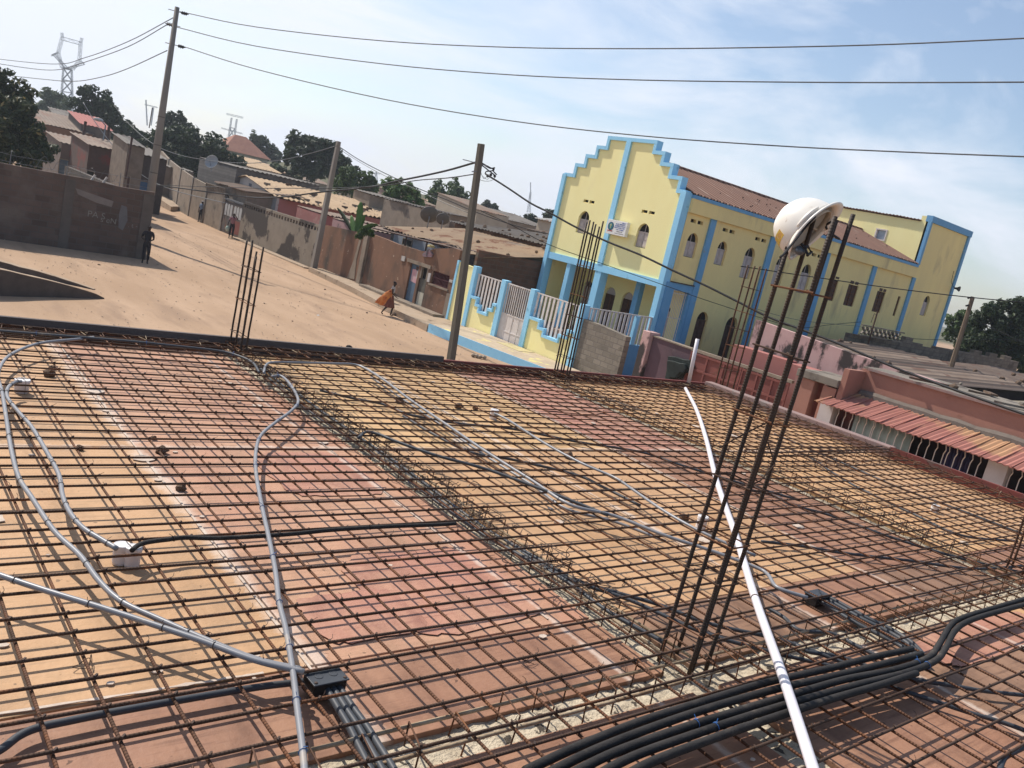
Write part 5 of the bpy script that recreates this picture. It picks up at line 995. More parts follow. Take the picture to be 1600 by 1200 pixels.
cam_house('small house front with a blue door behind the big concrete pole', 216, 250, 243, 290, 66, 5, mat('front_brown', (.12, .09, .075), rough=.9), 'sheet_grey', doors=((.1, .45, 0, 2.3, mat('door_blue', (.10, .20, .34), rough=.7)),))  # plain dark brown front wall
cam_house('reddish patched roof house above the pale cement house', 70, 130, 200, 235, 82, 8, 'brown_render', 'sheet_old', rh=1.2)
cam_house('house with a bright red roof sheet beneath the dark mango tree', 130, 165, 198, 225, 84, 6, 'dark_wall2', mat('sheet_red', (.46, .14, .11), rough=.8), rh=1.0)
cam_house('low house with a grey roof under the dark tree above the shacks', 100, 160, 196, 222, 96, 6, 'old_cement', 'sheet_grey', rh=1.2)
cam_house('cement walled plot beyond the pale brick shed', 250, 292, 262, 300, 80, 3, 'old_cement', 'sheet_grey', rh=.1)
cam_house('low house with a tan roof between the orange roofed villa and the pink house', 385, 430, 264, 300, 105, 8, 'cream', 'tan_tile', rh=1.0)
cam_house('pinkish distant house between the two green trees right of the big dark tree', 640, 680, 318, 345, 100, 8, mat('pinkish', (.42, .30, .26), rough=.9), 'sheet_old', rh=.8)
cam_house('grey walled house behind the concrete pole with a flat roof', 575, 632, 309, 345, 74, 3, 'old_cement', 'sheet_grey', rh=.15)
for k, (a_, b_, c_, dp) in enumerate([(740, 790, 332, 92), (785, 860, 350, 104), (700, 745, 335, 120), (450, 510, 282, 118), (560, 600, 303, 125), (440, 465, 275, 112)]):
    cam_house(['distant low house with a dusty roof right of the wooden pole', 'distant low house with a dusty roof close to the church corner', 'distant house roof just left of the wooden pole', 'distant house roof at the foot of the big dark tree', 'distant house roof right of the big dark tree', 'distant house roof left of the big dark tree'][k], a_, b_, c_, c_+30, dp, 8, ['cream', 'old_cement', 'grey_block_x2'][k % 3], ['sheet_old', 'sheet_grey', 'sheet_tan'][k % 3], rh=.9)
# orange roofed villa
c = at(383, 255, 150); w_, dpt = 3.9, 5; zt = at(383, 241, 150).z; gz = ground_z(c.x, c.y)-1
t = thing('villa', 'cream villa with a hipped orange tile roof on the rise', 'house', (c.x, c.y+dpt/2, gz)); q = MB(); q.box(c.x-w_, c.x+w_, c.y, c.y+dpt*1.6, gz, zt); q.build('wall', 'cream', t)
q = MB(); e = .5; x0, x1, y0, y1 = c.x-w_-e, c.x+w_+e, c.y-e, c.y+dpt*1.6+e; zr = zt+3.0; ym = (y0+y1)/2
q.add([(x0, y0, zt), (x1, y0, zt), (x1, y1, zt), (x0, y1, zt), (c.x-1.0, ym, zr), (c.x+1.0, ym, zr)], [(0, 1, 5, 4), (1, 2, 5), (2, 3, 4, 5), (3, 0, 4), (3, 2, 1, 0)]); q.build('roof', 'clay_tile', t)
for k in range(3): q = MB(); q.box(c.x-2.6+2.2*k, c.x-1.8+2.2*k, c.y-.03, c.y, zt-2.0, zt-.8); q.build('window', 'dark_glass', t)
# ------------------------------------------------------------ right hand side of the street
f = FX(XW)
t = thing('boundary_wall', 'weathered grey block wall at the right end of the yellow fence', 'wall', (XW, 23.4, -3.8)); q = MB(); q.prism(f, [(22.2, G1), (24.66, G1), (24.66, -1.38), (23.6, -1.42), (22.2, -1.52)], -.3, -.02); q.build('blockwork', 'grey_block_y', t)
t = thing('boundary_wall', 'shaded orange brown brick wall in the gap beside the grey block wall', 'wall', (26, 22, -3.8)); q = MB(); q.box(25.5, 25.8, 21.2, 22.4, -3.85, -2.35); q.build('brickwork', mat('orange_brick', (.38, .20, .09), (.28, .14, .07), 3, rough=.95, axis='y', block=(.4, .2)), t)
t = thing('boundary_wall', 'dark purplish wall with a pink end pier beside the red gate', 'wall', (XW, 20, -3.8))
q = MB(); q.fbox(f, 20.9, 21.3, G1, -1.05, -.4, .15); q.build('pier', 'pink_stained', t, bevel=.02)
q = MB(); q.prism(f, [(18.98, G1), (20.88, G1), (20.88, -1.2), (18.98, -1.22)], -.3, -.02); q.build('wall_face', 'purple_wall', t)
q = MB(); q.prism(f, [(18.98, -1.215), (20.88, -1.195), (20.88, -1.15), (18.98, -1.17)], -.34, .02); q.build('coping', 'old_cement', t)
q = MB(); P_ = [(onx(x_, y_, 23.9).y, onx(x_, y_, 23.9).z) for x_, y_ in ((1041, 556), (1052, 557), (1064, 561), (1076, 562), (1079, 572), (1073, 583), (1066, 581), (1058, 592), (1049, 590), (1043, 600), (1036, 596), (1040, 576))]
q.prism(FX(23.95), P_, -.25, .0); q.prism(FX(23.95), [(a*.8+P_[7][0]*.2, b_*.8+P_[7][1]*.2) for a, b_ in P_], .0, .16)
setp(q.build('tarpaulin', 'tarp', bevel=.05), 'dark green tarpaulin bundled against the purplish wall', 'tarpaulin')
t = thing('metal_gate', 'wide dull red sheet metal gate opposite the deck corner', 'gate', (XW, 16.5, -3.8))
for a, b_ in ((16.75, 18.93), (14.9, 16.7)):
    q = MB(); q.fbox(f, a, b_, -3.7, -1.25, -.06, 0); lf = q.build('leaf', 'red_iron', t); q = MB()
    for z in (-1.3, -1.85, -2.4, -2.95, -3.5): q.fbox(f, a, b_, z-.04, z+.03, 0, .05)
    for k in range(4): u_ = a+(b_-a)*k/3; q.fbox(f, u_-.035, u_+.035, -3.7, -1.25, 0.002, .046)
    q.build('stiffener', 'red_iron', lf)
q = MB(); q.fbox(f, 14.8, 18.97, -1.24, -1.14, -.1, .04); q.build('top_bar', 'old_cement', t)
# pink walls and porch
t = thing('house', 'low pink house with peeling walls, red tiled awning and white window grilles', 'house', (26, 9, -3.8))
q = MB(); q.fbox(f, 14.62, 15.7, G1, -.72, -1.6, -.8); q.fbox(f, 15.7, 17.9, G1, -.66, -1.4, -.8); q.build('front_wall', 'pink_wall', t)
q = MB(); q.fbox(f, 14.05, 14.55, G1, -.95, -.3, .02); q.build('porch_pier', 'salmon', t, bevel=.01)
q = MB(); q.fbox(f, 13.3, 13.75, G1, -.98, -.8, .0); q.build('porch_pier', 'salmon', t, bevel=.01)
q = MB(); q.fbox(f, 13.25, 14.7, -.94, -.70, -1.8, .1); q.build('porch_roof', 'roof_slab', t, bevel=.02)
q = MB(); q.fbox(f, 12.95, 14.04, G1, -1.0, -1.6, -.82); q.build('porch_back', 'pink_wall', t)
q = MB(); q.fbox(f, 2.0, 13.24, -1.0, -.24, -2.2, -1.0); q.fbox(f, 13.06, 13.24, -1.35, -.30, -.99, .0); q.build('upper_wall', 'salmon', t)
q = MB(); q.fbox(f, 1.8, 13.0, -.235, -.16, -3.4, -.9); q.build('roof_edge', 'parapet', t)
q = MB(); q.slab([(25.2, 1.8, -.155), (28.6, 1.8, -.155), (28.6, 13.2, -.155), (25.2, 13.2, -.155)], .06); q.build('flat_roof', 'roof_slab', t)
q = MB(); q.tube([(25.14, 2+.5*i, -1.02+.05*noise.noise(V((i*.9, 0, 0)))) for i in range(23)], [.17+.07*noise.noise(V((i*1.3, 5, 0))) for i in range(23)], 7); q.build('mortar_fillet', mat('mortar_rough', (.22, .18, .15), rough=.95, bump=.5), t)
q = MB(); q.corr((23.55, 13.55, -1.45), (23.55, 1.9, -1.45), (25.15, 1.9, -1.0), (25.15, 13.3, -.98), .16, .017, .03, 31); aw = q.build('awning', 'awning', t, solid=.02)
q = MB(); [q.tube([(23.53, 13.4-.4*k, -1.43), (25.13, 13.35-.4*k-.04, -.965)], .022, 4) for k in range(28)]; q.build('tile_course', 'awning', aw)
mat('white_post', (.68, .62, .60), (.58, .52, .50), 2, rough=.9, bump=.2)
for a, b_ in ((13.45, 13.9), (8.05, 8.55), (2.2, 2.7)): q = MB(); q.fbox(f, a-.3 if a > 13 else a, b_-.3 if a > 13 else b_, G1, -1.46, -.22, .12); q.build('porch_post', 'white_post', t)
q = MB(); q.fbox(f, 2.7, 13.1, G1, -2.20, -.2, .08); q.build('parapet_wall', 'pink_stained', t)
q = MB(); q.fbox(f, 2.2, 13.1, G1, -1.2, -1.9, -1.6); q.build('inner_wall', mat('inner', (.13, .08, .07), rough=.9), t)
def grille(y0, y1, z0, z1, n):
    q = MB(); q.fbox(f, y0, y1, z1-.03, z1, -.06, -.03); q.fbox(f, y0, y1, z0, z0+.03, -.06, -.03)
    for k in range(n+1):
        u_ = y0+(y1-y0)*k/n; b_ = .05 if k % 2 else -.05
        q.tube([f.p(u_, z0, -.045), f.p(u_, z1-.28, -.045), f.p(u_-.06, z1-.16, .02), f.p(u_, z1-.04, -.045)], .014, 5)
    return q.build('window_grille', 'white_iron', t)
grille(11.9, 13.05, -2.20, -1.50, 5); grille(9.75, 11.85, -2.2, -1.50, 9); grille(8.6, 9.65, -2.2, -1.5, 5); grille(5.4, 8.0, -2.2, -1.5, 11); grille(2.8, 5.3, -2.2, -1.5, 10)
for y0, y1, m_, nm in ((10.75, 12.55, 'curtain_green', 'curtain'), (9.05, 9.75, 'curtain_navy', 'curtain'), (5.2, 7.2, 'curtain_navy', 'curtain')):
    q = MB(); n = 40; vs = []
    for i in range(n+1):
        y_ = y0+(y1-y0)*i/n
        for z in (-2.6, -1.52): vs.append((XW+.14+.035*math.sin(i*1.1), y_, z))
    q.add(vs, [(i*2, i*2+2, i*2+3, i*2+1) for i in range(n)]); setp(q.build(nm, m_, smooth=True, solid=.006), ('pale green curtain hanging behind the white grille next to the porch' if m_ == 'curtain_green' else 'dark blue curtain behind the white grille between two bays' if y0 > 9 else 'dark curtain behind the grille right of the white post'), 'curtain')
# stained pink wall rising behind, flat roofs with debris
t = thing('boundary_wall', 'pink wall streaked with black mould behind the flat roof, below the church', 'wall', (27.5, 15, -3.8)); q = MB(); ff = FX(26.6); q.prism(ff, [(11.0, -.3), (13.2, -.3), (13.2, -1.6), (18.4, -1.6), (18.4, .28), (17.0, .2), (14.5, .04), (12.9, -.02), (11.0, -.12)], -.25, 0); q.build('wall_face', 'pink_stained', t)
pr_ = [onx(1415, 586, 26.6), onx(1172, 505, 26.6)]
house('low building with a rusty slatted sheet roof behind the mouldy pink wall', 30.0, 41, 12.8, 20.4, -3.8, -.32, -.12, mat('shed_dark', (.06, .05, .045), rough=.9), 'sheet_slat', 'x', .3, .6, 41, stones=8, amp=.05)
house('low building with a dusty tan roof at the right, behind the awning house', 29.6, 38, 4.5, 11.5, -3.8, -.55, -.35, 'brown_render', mat('sheet_sand', (.46, .38, .26), (.40, .32, .22), 1, rough=.9), 'x', .2, .35, 42, stones=14)
house('dark corrugated shed roof at the right picture edge', 38.5, 46, 4.5, 12.5, -3.8, -.2, .55, 'shed_dark', mat('sheet_dark', (.075, .07, .065), rough=.8), 'x', .3, .5, 43, amp=.07)
house('grey block house with broken parapet beyond the rusty slatted roof', 42.5, 52, 13.2, 19.5, -3.8, -.35, -.1, 'grey_block_x2', 'sheet_old', 'x', .2, .35, 44, stones=10)
t = thing('boundary_wall', 'broken grey block parapet wall below the far end of the church', 'wall', (45, 21.3, -3.8)); q = MB(); r2 = random.Random(11); u = 38.5; pr2 = []; PARZ = lambda u: .30
while u < 60: pr2.append((u, PARZ(u)+r2.choice((0, 0, .22, -.12)))); u += r2.uniform(.7, 1.6)
st = []
for (a, z), (b_, z2) in zip(pr2, pr2[1:]): st += [(a, z), (b_, z)]
q.prism(FY(21.3), [(pr2[-1][0], -3.8), (38.5, -3.8)]+st, -.25, 0); q.build('blockwork', mat('parapet_block', (.30, .25, .20), (.23, .19, .15), 2, c3=(.12, .10, .08), sc3=1, th3=.55, rough=.95, bump=.4, axis='x', block=(.42, .21), mortar=(.16, .13, .11)), t)
t = thing('lattice_block_panel', 'panel of diamond pierced blocks on the broken parapet under the church', 'block panel', (40, 21.0, .2)); q = MB()
for k in range(9):
    for s_ in (-1, 1): q.obox((38.9+.42*k, 20.9, .47), V((.2*s_, 0, .17)), V((.02, 0, .025*-s_)), V((0, .05, 0)))
q.box(38.6, 42.8, 20.84, 20.96, .68, .74); q.box(38.6, 42.8, 20.84, 20.96, .20, .26); q.build('lattice', 'roof_slab', t)
t = thing('scaffold_pole', 'thin crooked stick standing above the broken parapet', 'pole', (39.2, 20.5, -.3)); q = MB(); q.tube([(39.3, 20.7, -.5), (39.25, 20.7, 1.5)], .04, 5); q.tube([(39.25, 20.7, 1.3), (39.0, 20.7, 1.35), (38.95, 20.7, .9)], .015, 4); q.build('stick', 'wood_dark', t)
# clutter on the roofs
planks, rubs = [], []
for k in range(34):
    r2 = random.Random(100+k); x_ = r2.uniform(25.4, 29.5); y_ = r2.uniform(3, 12.5); q = MB(); z_ = -.12 if x_ < 28.6 else -.5
    if x_ > 28.4: x_ = 28.2
    if k % 2: q.obox((x_, y_, z_+.04), V((r2.uniform(.15, .7), r2.uniform(-.3, .3), 0)), V((-.05, .09, 0)), V((0, 0, .03))); nm, lb = 'plank', 'old plank lying on the flat roof of the pink house'
    else: q.blob((x_, y_, z_+.05), r2.uniform(.08, .17), 1.4, k, 1, (1, .8, .6)); nm, lb = 'rubble_stone', 'lump of rubble on the flat roof of the pink house'
    (planks if k % 2 else rubs).append(setp(q.build(nm, 'stone' if k % 3 else 'roof_slab'), lb, 'plank' if k % 2 else 'stone', 'planks on the flat roof' if k % 2 else 'rubble on the flat roof'))
left_to_right(planks, 'old planks lying on the pink house flat roof'); left_to_right(rubs, 'rubble lumps lying on the pink house flat roof')
# ------------------------------------------------------------ poles
def pole(label, base, topz, r0, r1, m_, lean=(0, 0), sq=False, name='utility_pole'):
    t = thing(name, label, 'utility pole', base); q = MB(); b_ = V(base); q.tube([b_-V((0, 0, .5)), b_+V((lean[0]/2, lean[1]/2, (topz-b_.z)/2)), V((b_.x+lean[0], b_.y+lean[1], topz))], [r0, (r0+r1)/2, r1], 4 if sq else 14); q.build('shaft', m_, t, smooth=not sq); return t
bp = pole('tall tapering concrete power pole behind the dark brick wall', (14.32, 49.9, -3.8), 8.75, .26, .12, 'pole_conc')
def insul(parent, p, d, s_=1):
    d = V(d).normalized(); a = d.orthogonal().normalized(); b_ = d.cross(a); q = MB(); q.lathe(p, [(.02, 0), (.05, .02), (.1*s_, .08), (.05, .12), (.11*s_, .17), (.05, .22), (.1*s_, .27), (.03, .33), (.02, .4)], 12, a, b_, d); q.build('insulator', 'strap_black', parent, smooth=True)
toR, toL = V((.9, -.42, 0)), V((-.3, .9, 0))
tp = [ony(277, 18, 49.9), ony(274, 40, 49.9), ony(272, 70, 49.9)]
for i, p in enumerate(tp):
    q = MB(); q.tube([p-toR*.45, p+toR*.25], .022, 6); q.build('bracket', 'steel', bp); insul(bp, p+(toR*.18 if i != 1 else toL*.2), toR if i != 1 else -toR)
for z in (-1.5, 0, 1.5, 3): q = MB(); q.lathe((14.32, 49.9, z), [(.26-.011*(z+3.8)+.006, 0), (.26-.011*(z+3.8)+.006, .05)], 14); q.build('band', 'pole_wood', bp)
p2 = pole('square concrete pole leaning at the corner of the brown wall', (23.45, 47.5, -3.8), 4.05, .24, .15, 'pole_conc', lean=(.15, 0), sq=True)
p3 = pole('dark wooden pole with a slanted top standing in front of the yellow fence', (18.62, 25.27, -3.8), 4.12, .17, .13, 'pole_wood', lean=(-.72, 0), sq=True)
top3 = ony(748, 256, 25.27)
q = MB(); q.tube([top3+V((-.5, .3, .02)), top3+V((.3, -.2, 0))], .015, 5); q.tube([ony(737, 268, 25.3), ony(745, 268, 25.2)], .02, 5); q.build('bracket', 'steel', p3)
cl = thing('cable_splice', 'tangle of black cable loops and clamps at the top of the wooden pole', 'cable splice', top3)
for k, px in enumerate([[(752, 255), (757, 258), (766, 263), (773, 262), (770, 266), (776, 273)], [(751, 257), (758, 262), (764, 267), (772, 273), (773, 277)], [(752, 254), (762, 260), (772, 265), (768, 267), (760, 268), (758, 272)], [(750, 281), (758, 283), (768, 282), (774, 277)], [(752, 273), (756, 277), (761, 280), (766, 277)], [(751, 268), (754, 276), (757, 279), (764, 272)]]):
    q = MB(); q.tube(spline([ony(*a, 25.2) for a in px], 5), .022 if k < 3 else .008, 5); q.build('loop', 'cable' if k < 3 else 'cable_grey', cl)
for a in ((767, 273), (773, 275), (762, 275)): q = MB(); q.blob(ony(*a, 25.2), .06, .4, 1, 1); q.build('clamp', 'cable', cl)
pr4 = pole('thin brownish wooden pole standing among the roofs at the right', (33.0, 11.4, -1.0), 1.6, .10, .075, 'pole_brown')
b4 = at(1480, 596, 38); t4 = at(1520, 464, 38)
bpy.data.objects.remove(pr4.children[0]); ORG[pr4] = b4; pr4.location = b4; q = MB(); q.tube([b4-V((0, 0, 1.5)), t4], [.13, .09], 6); q.build('shaft', 'pole_brown', pr4)
for a in ((1515, 466), (1512, 478)): q = MB(); q.tube([at(a[0]-3, a[1], 38), at(a[0]+4, a[1]-2, 38)], .04, 5); q.build('insulator', 'cable', pr4)
for k, (x_, yb, yt, dp, lb) in enumerate([(125, 245, 190, 68, 'short dark pole among the shacks at the left'), (163, 245, 198, 70, 'short dark pole right of the red roof sheet'), (233, 200, 168, 120, 'thin mast right of the big concrete pole, far off'), (196, 280, 215, 57, 'rusty thin post beside the pale brick shed')]):
    a = at(x_, yb, dp); b_ = at(x_+(yb-yt)*.16, yt, dp); t = thing('wooden_post', lb, 'pole', a); q = MB(); q.tube([a, b_], .11 if k < 2 else .07, 6); q.build('shaft', 'wood_dark', t)
a = at(160, 190, 66); t = thing('street_lamp', 'small street lamp head on a bent arm above the shacks', 'street lamp', at(158, 240, 66)); q = MB(); q.tube([at(158, 240, 66), at(165, 196, 66), at(160, 190, 66), at(155, 187, 66)], .05, 6); q.build('arm', 'steel', t); q = MB(); q.blob(at(154, 187, 66), .28, .2, 1, 2, (1.3, .6, .5)); q.build('lamp_head', 'white_panel', t)
t = thing('wall_lamp', 'yellowish lamp on a short arm on top of the brown wall above the window', 'lamp', (24.2, 36.6, -.6)); p = onx(672, 385, 24.1); q = MB(); q.tube([p+V((0, .2, -.5)), p+V((0, .2, 0)), p], .02, 5); q.build('arm', 'steel', t); q = MB(); q.lathe(p-V((0, .1, 0)), [(.03, .1), (.16, .08), (.2, .0), (.19, -.03)], 12); q.build('shade', mat('lamp_yellow', (.55, .42, .16), rough=.5), t)
t = thing('cloth', 'small striped red and grey cloth draped over the top of the brown wall', 'cloth', (24.15, 36.9, -.75)); q = MB(); P_ = [onx(x_, y_, 24.12) for x_, y_ in ((664, 393), (670, 389), (676, 397), (674, 402), (662, 401), (659, 398))]; q.add(P_+[p+V((.06, 0, 0)) for p in P_], [tuple(range(6)), tuple(range(11, 5, -1))]+[(i, (i+1) % 6, 6+(i+1) % 6, 6+i) for i in range(6)]); q.build('fabric', mat('cloth_red', (.30, .14, .15), (.2, .19, .22), 9, rough=.9, stretch=(1, .2, 3)), t)
# ------------------------------------------------------------ cables
def cable(label, px, d0, d1, r, m_='cable', group='overhead cables', pts=None):
    n = len(px); xs_ = [p[0] for p in px]; P = [at(x_, y_, d0+(d1-d0)*(x_-xs_[0])/(xs_[-1]-xs_[0])) for x_, y_ in px]
    q = MB(); q.tube(spline(P, 5), r, 6); return setp(q.build('overhead_cable', m_, smooth=True), label, 'cable', group)
cable('topmost bare wire running right from the tall concrete pole across the sky', [(281, 18), (400, 42), (600, 64), (800, 74), (1000, 76), (1200, 74), (1400, 69), (1660, 57)], 46, 26, .024, 'cable_grey')
cable('middle bare wire running right from the tall concrete pole across the sky', [(268, 40), (283, 44), (400, 72), (600, 100), (800, 117), (1000, 125), (1200, 128), (1400, 129), (1660, 128)], 46, 26, .024, 'cable_grey')
cable('lowest bare wire running right from the tall concrete pole across the sky', [(279, 70), (400, 108), (600, 155), (800, 189), (1000, 212), (1200, 227), (1400, 237), (1660, 247)], 46, 26, .024, 'cable_grey')
for k, (px, lb) in enumerate([([(272, 27), (200, 65), (133, 90), (80, 100), (-40, 88)], 'upper wire leaving the tall pole toward the left, passing the nearest pylon'), ([(262, 38), (200, 73), (133, 97), (90, 109), (40, 106), (-40, 93)], 'second wire leaving the tall pole toward the left'), ([(261, 79), (200, 107), (160, 120), (115, 127), (60, 123), (-40, 112)], 'lowest sagging wire leaving the tall pole toward the left')]): cable(lb, px, 47, 90, .028, 'cable_grey')
cable('thick black twisted cable from the wooden pole back to the leaning concrete pole', [(746, 253), (735, 256), (700, 266), (660, 275), (620, 283), (590, 290), (555, 295), (520, 298), (480, 303), (450, 307), (400, 309), (340, 302), (290, 295), (245, 289)], 31, 60, .04)
cable('thinner cable just under the thick one left of the wooden pole', [(742, 272), (700, 278), (650, 282), (600, 290), (520, 294), (440, 294), (400, 294), (300, 291), (245, 289)], 31, 60, .02)
cable('thin line from the top of the leaning concrete pole to the thin pole at right', [(530, 229), (560, 249), (600, 270), (650, 293), (700, 313), (740, 330), (800, 351), (860, 366), (950, 381), (1050, 399), (1150, 415), (1300, 437), (1400, 451), (1520, 465), (1660, 478)], 47, 34, .022)
cable('second thin line beside it from the leaning pole down toward the wooden pole', [(532, 234), (560, 252), (600, 274), (650, 296), (690, 315), (735, 334)], 47, 40, .015, 'cable_grey')
cable('thick black cable from the wooden pole descending across the church to the right', [(759, 272), (780, 285), (800, 298), (830, 318), (860, 333), (900, 355), (950, 378), (1000, 398), (1050, 422), (1100, 445), (1150, 470), (1200, 495), (1250, 514), (1300, 533), (1350, 554), (1400, 575), (1450, 594), (1500, 612), (1560, 633), (1660, 668)], 28.5, 17, .032)
cable('thin dark service wire crossing the lower storey of the church', [(752, 330), (800, 352), (857, 382), (950, 415), (1050, 450), (1100, 468), (1200, 500), (1250, 512), (1300, 507), (1345, 503)], 28.5, 36, .012)
cable('faint sagging wire in front of the church side wall', [(1180, 482), (1220, 494), (1260, 502), (1300, 506), (1345, 510)], 34, 40, .010, 'cable_grey')
cable('thin line sweeping down from the dark tree to the leaning concrete pole', [(178, 164), (200, 192), (235, 222), (270, 239), (320, 250), (385, 255), (440, 250), (480, 241), (526, 228)], 75, 47, .022, 'cable_grey')
cable('pale slack line falling across the shacks and the tall pole', [(130, 160), (145, 185), (165, 213), (190, 243), (220, 272), (250, 289), (280, 300), (320, 310), (352, 317)], 64, 62, .028, mat('cable_pale', (.35, .36, .36), rough=.6))
cable('thin line from the thin pole down past the right hand tree', [(1520, 498), (1560, 517), (1620, 545)], 38, 36, .015); cable('slack line behind the thin pole among the roofs', [(1380, 525), (1440, 530), (1500, 531), (1620, 531)], 45, 50, .015)
# ------------------------------------------------------------ pylons
def pylon(label, dep, nodes, bars, r, leg_w=0):
    t = thing('pylon', label, 'pylon', at(*nodes[bars[0][0]], dep), 'steel lattice pylons on the horizon'); q = MB(); u = MM @ V((1, 0, 0)); fwd = V((FZ.x, FZ.y, 0)).normalized()
    for a, b_, w_ in bars:
        A, B = at(*nodes[a], dep), at(*nodes[b_], dep); ax = (B-A).normalized(); sd = ax.cross(fwd).normalized(); h = w_/2
        R4 = [(sd*sx+fwd*sy)*h for sx in (-1, 1) for sy in (-1, 1)]
        for o_ in R4: q.tube([A+o_, B+o_], r, 4)
        n = max(2, int((B-A).length/(w_*1.3)))
        for k in range(n):
            c0, c1 = A.lerp(B, k/n), A.lerp(B, (k+1)/n); s_ = 1 if k % 2 else -1
            for o1, o2 in (((-1, -1), (1, -1)), ((-1, 1), (1, 1)), ((-1, -1), (-1, 1)), ((1, -1), (1, 1))):
                p = (sd*o1[0]*s_+fwd*o1[1]*(1 if o1[0] != o2[0] else s_))*h; p_ = (sd*o2[0]*s_+fwd*o2[1]*(1 if o1[0] != o2[0] else s_))*h; q.tube([c0+p, c1+p_], r*.6, 3, False)
    q.build('lattice', 'pylon_steel', t)
mat('pylon_steel', (.42, .43, .45), rough=.6, metal=.2)
N1_ = 0
N1 = [(92, 235), (107, 235), (97, 106), (113, 109), (105, 107), (84, 85), (132, 99), (97, 60), (126, 68), (97, 51), (128, 59), (80, 87), (91, 82), (124, 95), (104, 100), (96, 150), (108, 152), (94, 66), (129, 73)]
brs = []
for k in range(7):
    u0, u1 = k/7, (k+1)/7; L_ = lambda u: (90+u*9, 235-u*129); R_ = lambda u: (115-u*3, 236-u*127); b0 = len(N1); N1 += [L_(u0), R_(u0), L_(u1), R_(u1)]; brs += [(b0, b0+3, .25), (b0+1, b0+2, .25), (b0+2, b0+3, .25), (b0, b0+2, .5), (b0+1, b0+3, .5)]
pylon('large pale lattice pylon with a horned top at the left', 330, N1, brs+[(2, 3, .6), (2, 12, .9), (3, 13, .9), (5, 4, .7), (6, 4, .7), (12, 7, .9), (13, 8, .9), (7, 8, 1.2), (7, 9, .7), (8, 10, .7), (5, 12, .4), (6, 13, .4), (11, 12, .4)], .075)
N2 = [(357, 215), (366, 216), (362, 184), (370, 186), (354, 178), (380, 184), (346, 200), (379, 209), (359, 199), (367, 201)]
pylon('distant T shaped lattice pylon above the orange roofed villa', 520, N2, [(0, 2, .7), (1, 3, .7), (4, 5, .8), (6, 7, .6), (8, 9, .5), (0, 9, .3), (1, 8, .3)], .10)
pylon('faint distant pylon beside the shaft of the tall concrete pole', 560, [(230, 196), (236, 196), (228, 156), (226, 163), (246, 168), (240, 168)], [(0, 2, .5), (1, 5, .5), (3, 4, .5)], .11)
pylon('tiny distant pylon right of the big dark tree', 700, [(584, 285), (590, 286), (588, 268), (583, 270), (594, 272)], [(0, 2, .6), (1, 2, .6), (3, 4, .6)], .12)
pylon('tiny distant mast left of the church corner', 600, [(824, 332), (828, 332), (829, 300), (829, 285)], [(0, 2, .8), (1, 2, .8), (2, 3, .4)], .14)
# ------------------------------------------------------------ trees
def leafmat(name, c1, c2, c3=None):
    M_ = bpy.data.materials.new(name); MATS[name] = M_; M_.use_nodes = True; t = M_.node_tree; b = t.nodes['Principled BSDF']; b.inputs['Roughness'].default_value = .55; b.inputs['Specular IOR Level'].default_value = .3
    g = t.nodes.new('ShaderNodeNewGeometry'); r = t.nodes.new('ShaderNodeValToRGB'); r.color_ramp.elements[0].color = (*c1, 1); r.color_ramp.elements[1].color = (*c2, 1)
    if c3: e = r.color_ramp.elements.new(.93); e.color = (*c2, 1); r.color_ramp.elements[2].color = (*c3, 1)
    t.links.new(g.outputs['Random Per Island'], r.inputs[0]); t.links.new(r.outputs[0], b.inputs['Base Color'])
    tr = t.nodes.new('ShaderNodeBsdfTranslucent'); t.links.new(r.outputs[0], tr.inputs[0]); mx_ = t.nodes.new('ShaderNodeMixShader'); mx_.inputs[0].default_value = .25
    t.links.new(b.outputs[0], mx_.inputs[1]); t.links.new(tr.outputs[0], mx_.inputs[2]); t.links.new(mx_.outputs[0], t.nodes['Material Output'].inputs[0]); return M_
leafmat('leaf_dark', (.018, .035, .014), (.050, .075, .028)); leafmat('leaf_mango', (.022, .038, .014), (.075, .090, .032), (.30, .24, .10)); leafmat('leaf_mid', (.04, .075, .02), (.095, .145, .040)); leafmat('leaf_bright', (.06, .12, .03), (.14, .22, .06)); leafmat('leaf_grey', (.07, .10, .05), (.14, .17, .09)); leafmat('banana', (.05, .13, .025), (.14, .26, .06))
mat('bark', (.10, .075, .055), (.07, .055, .04), 3, rough=.95, bump=.5)
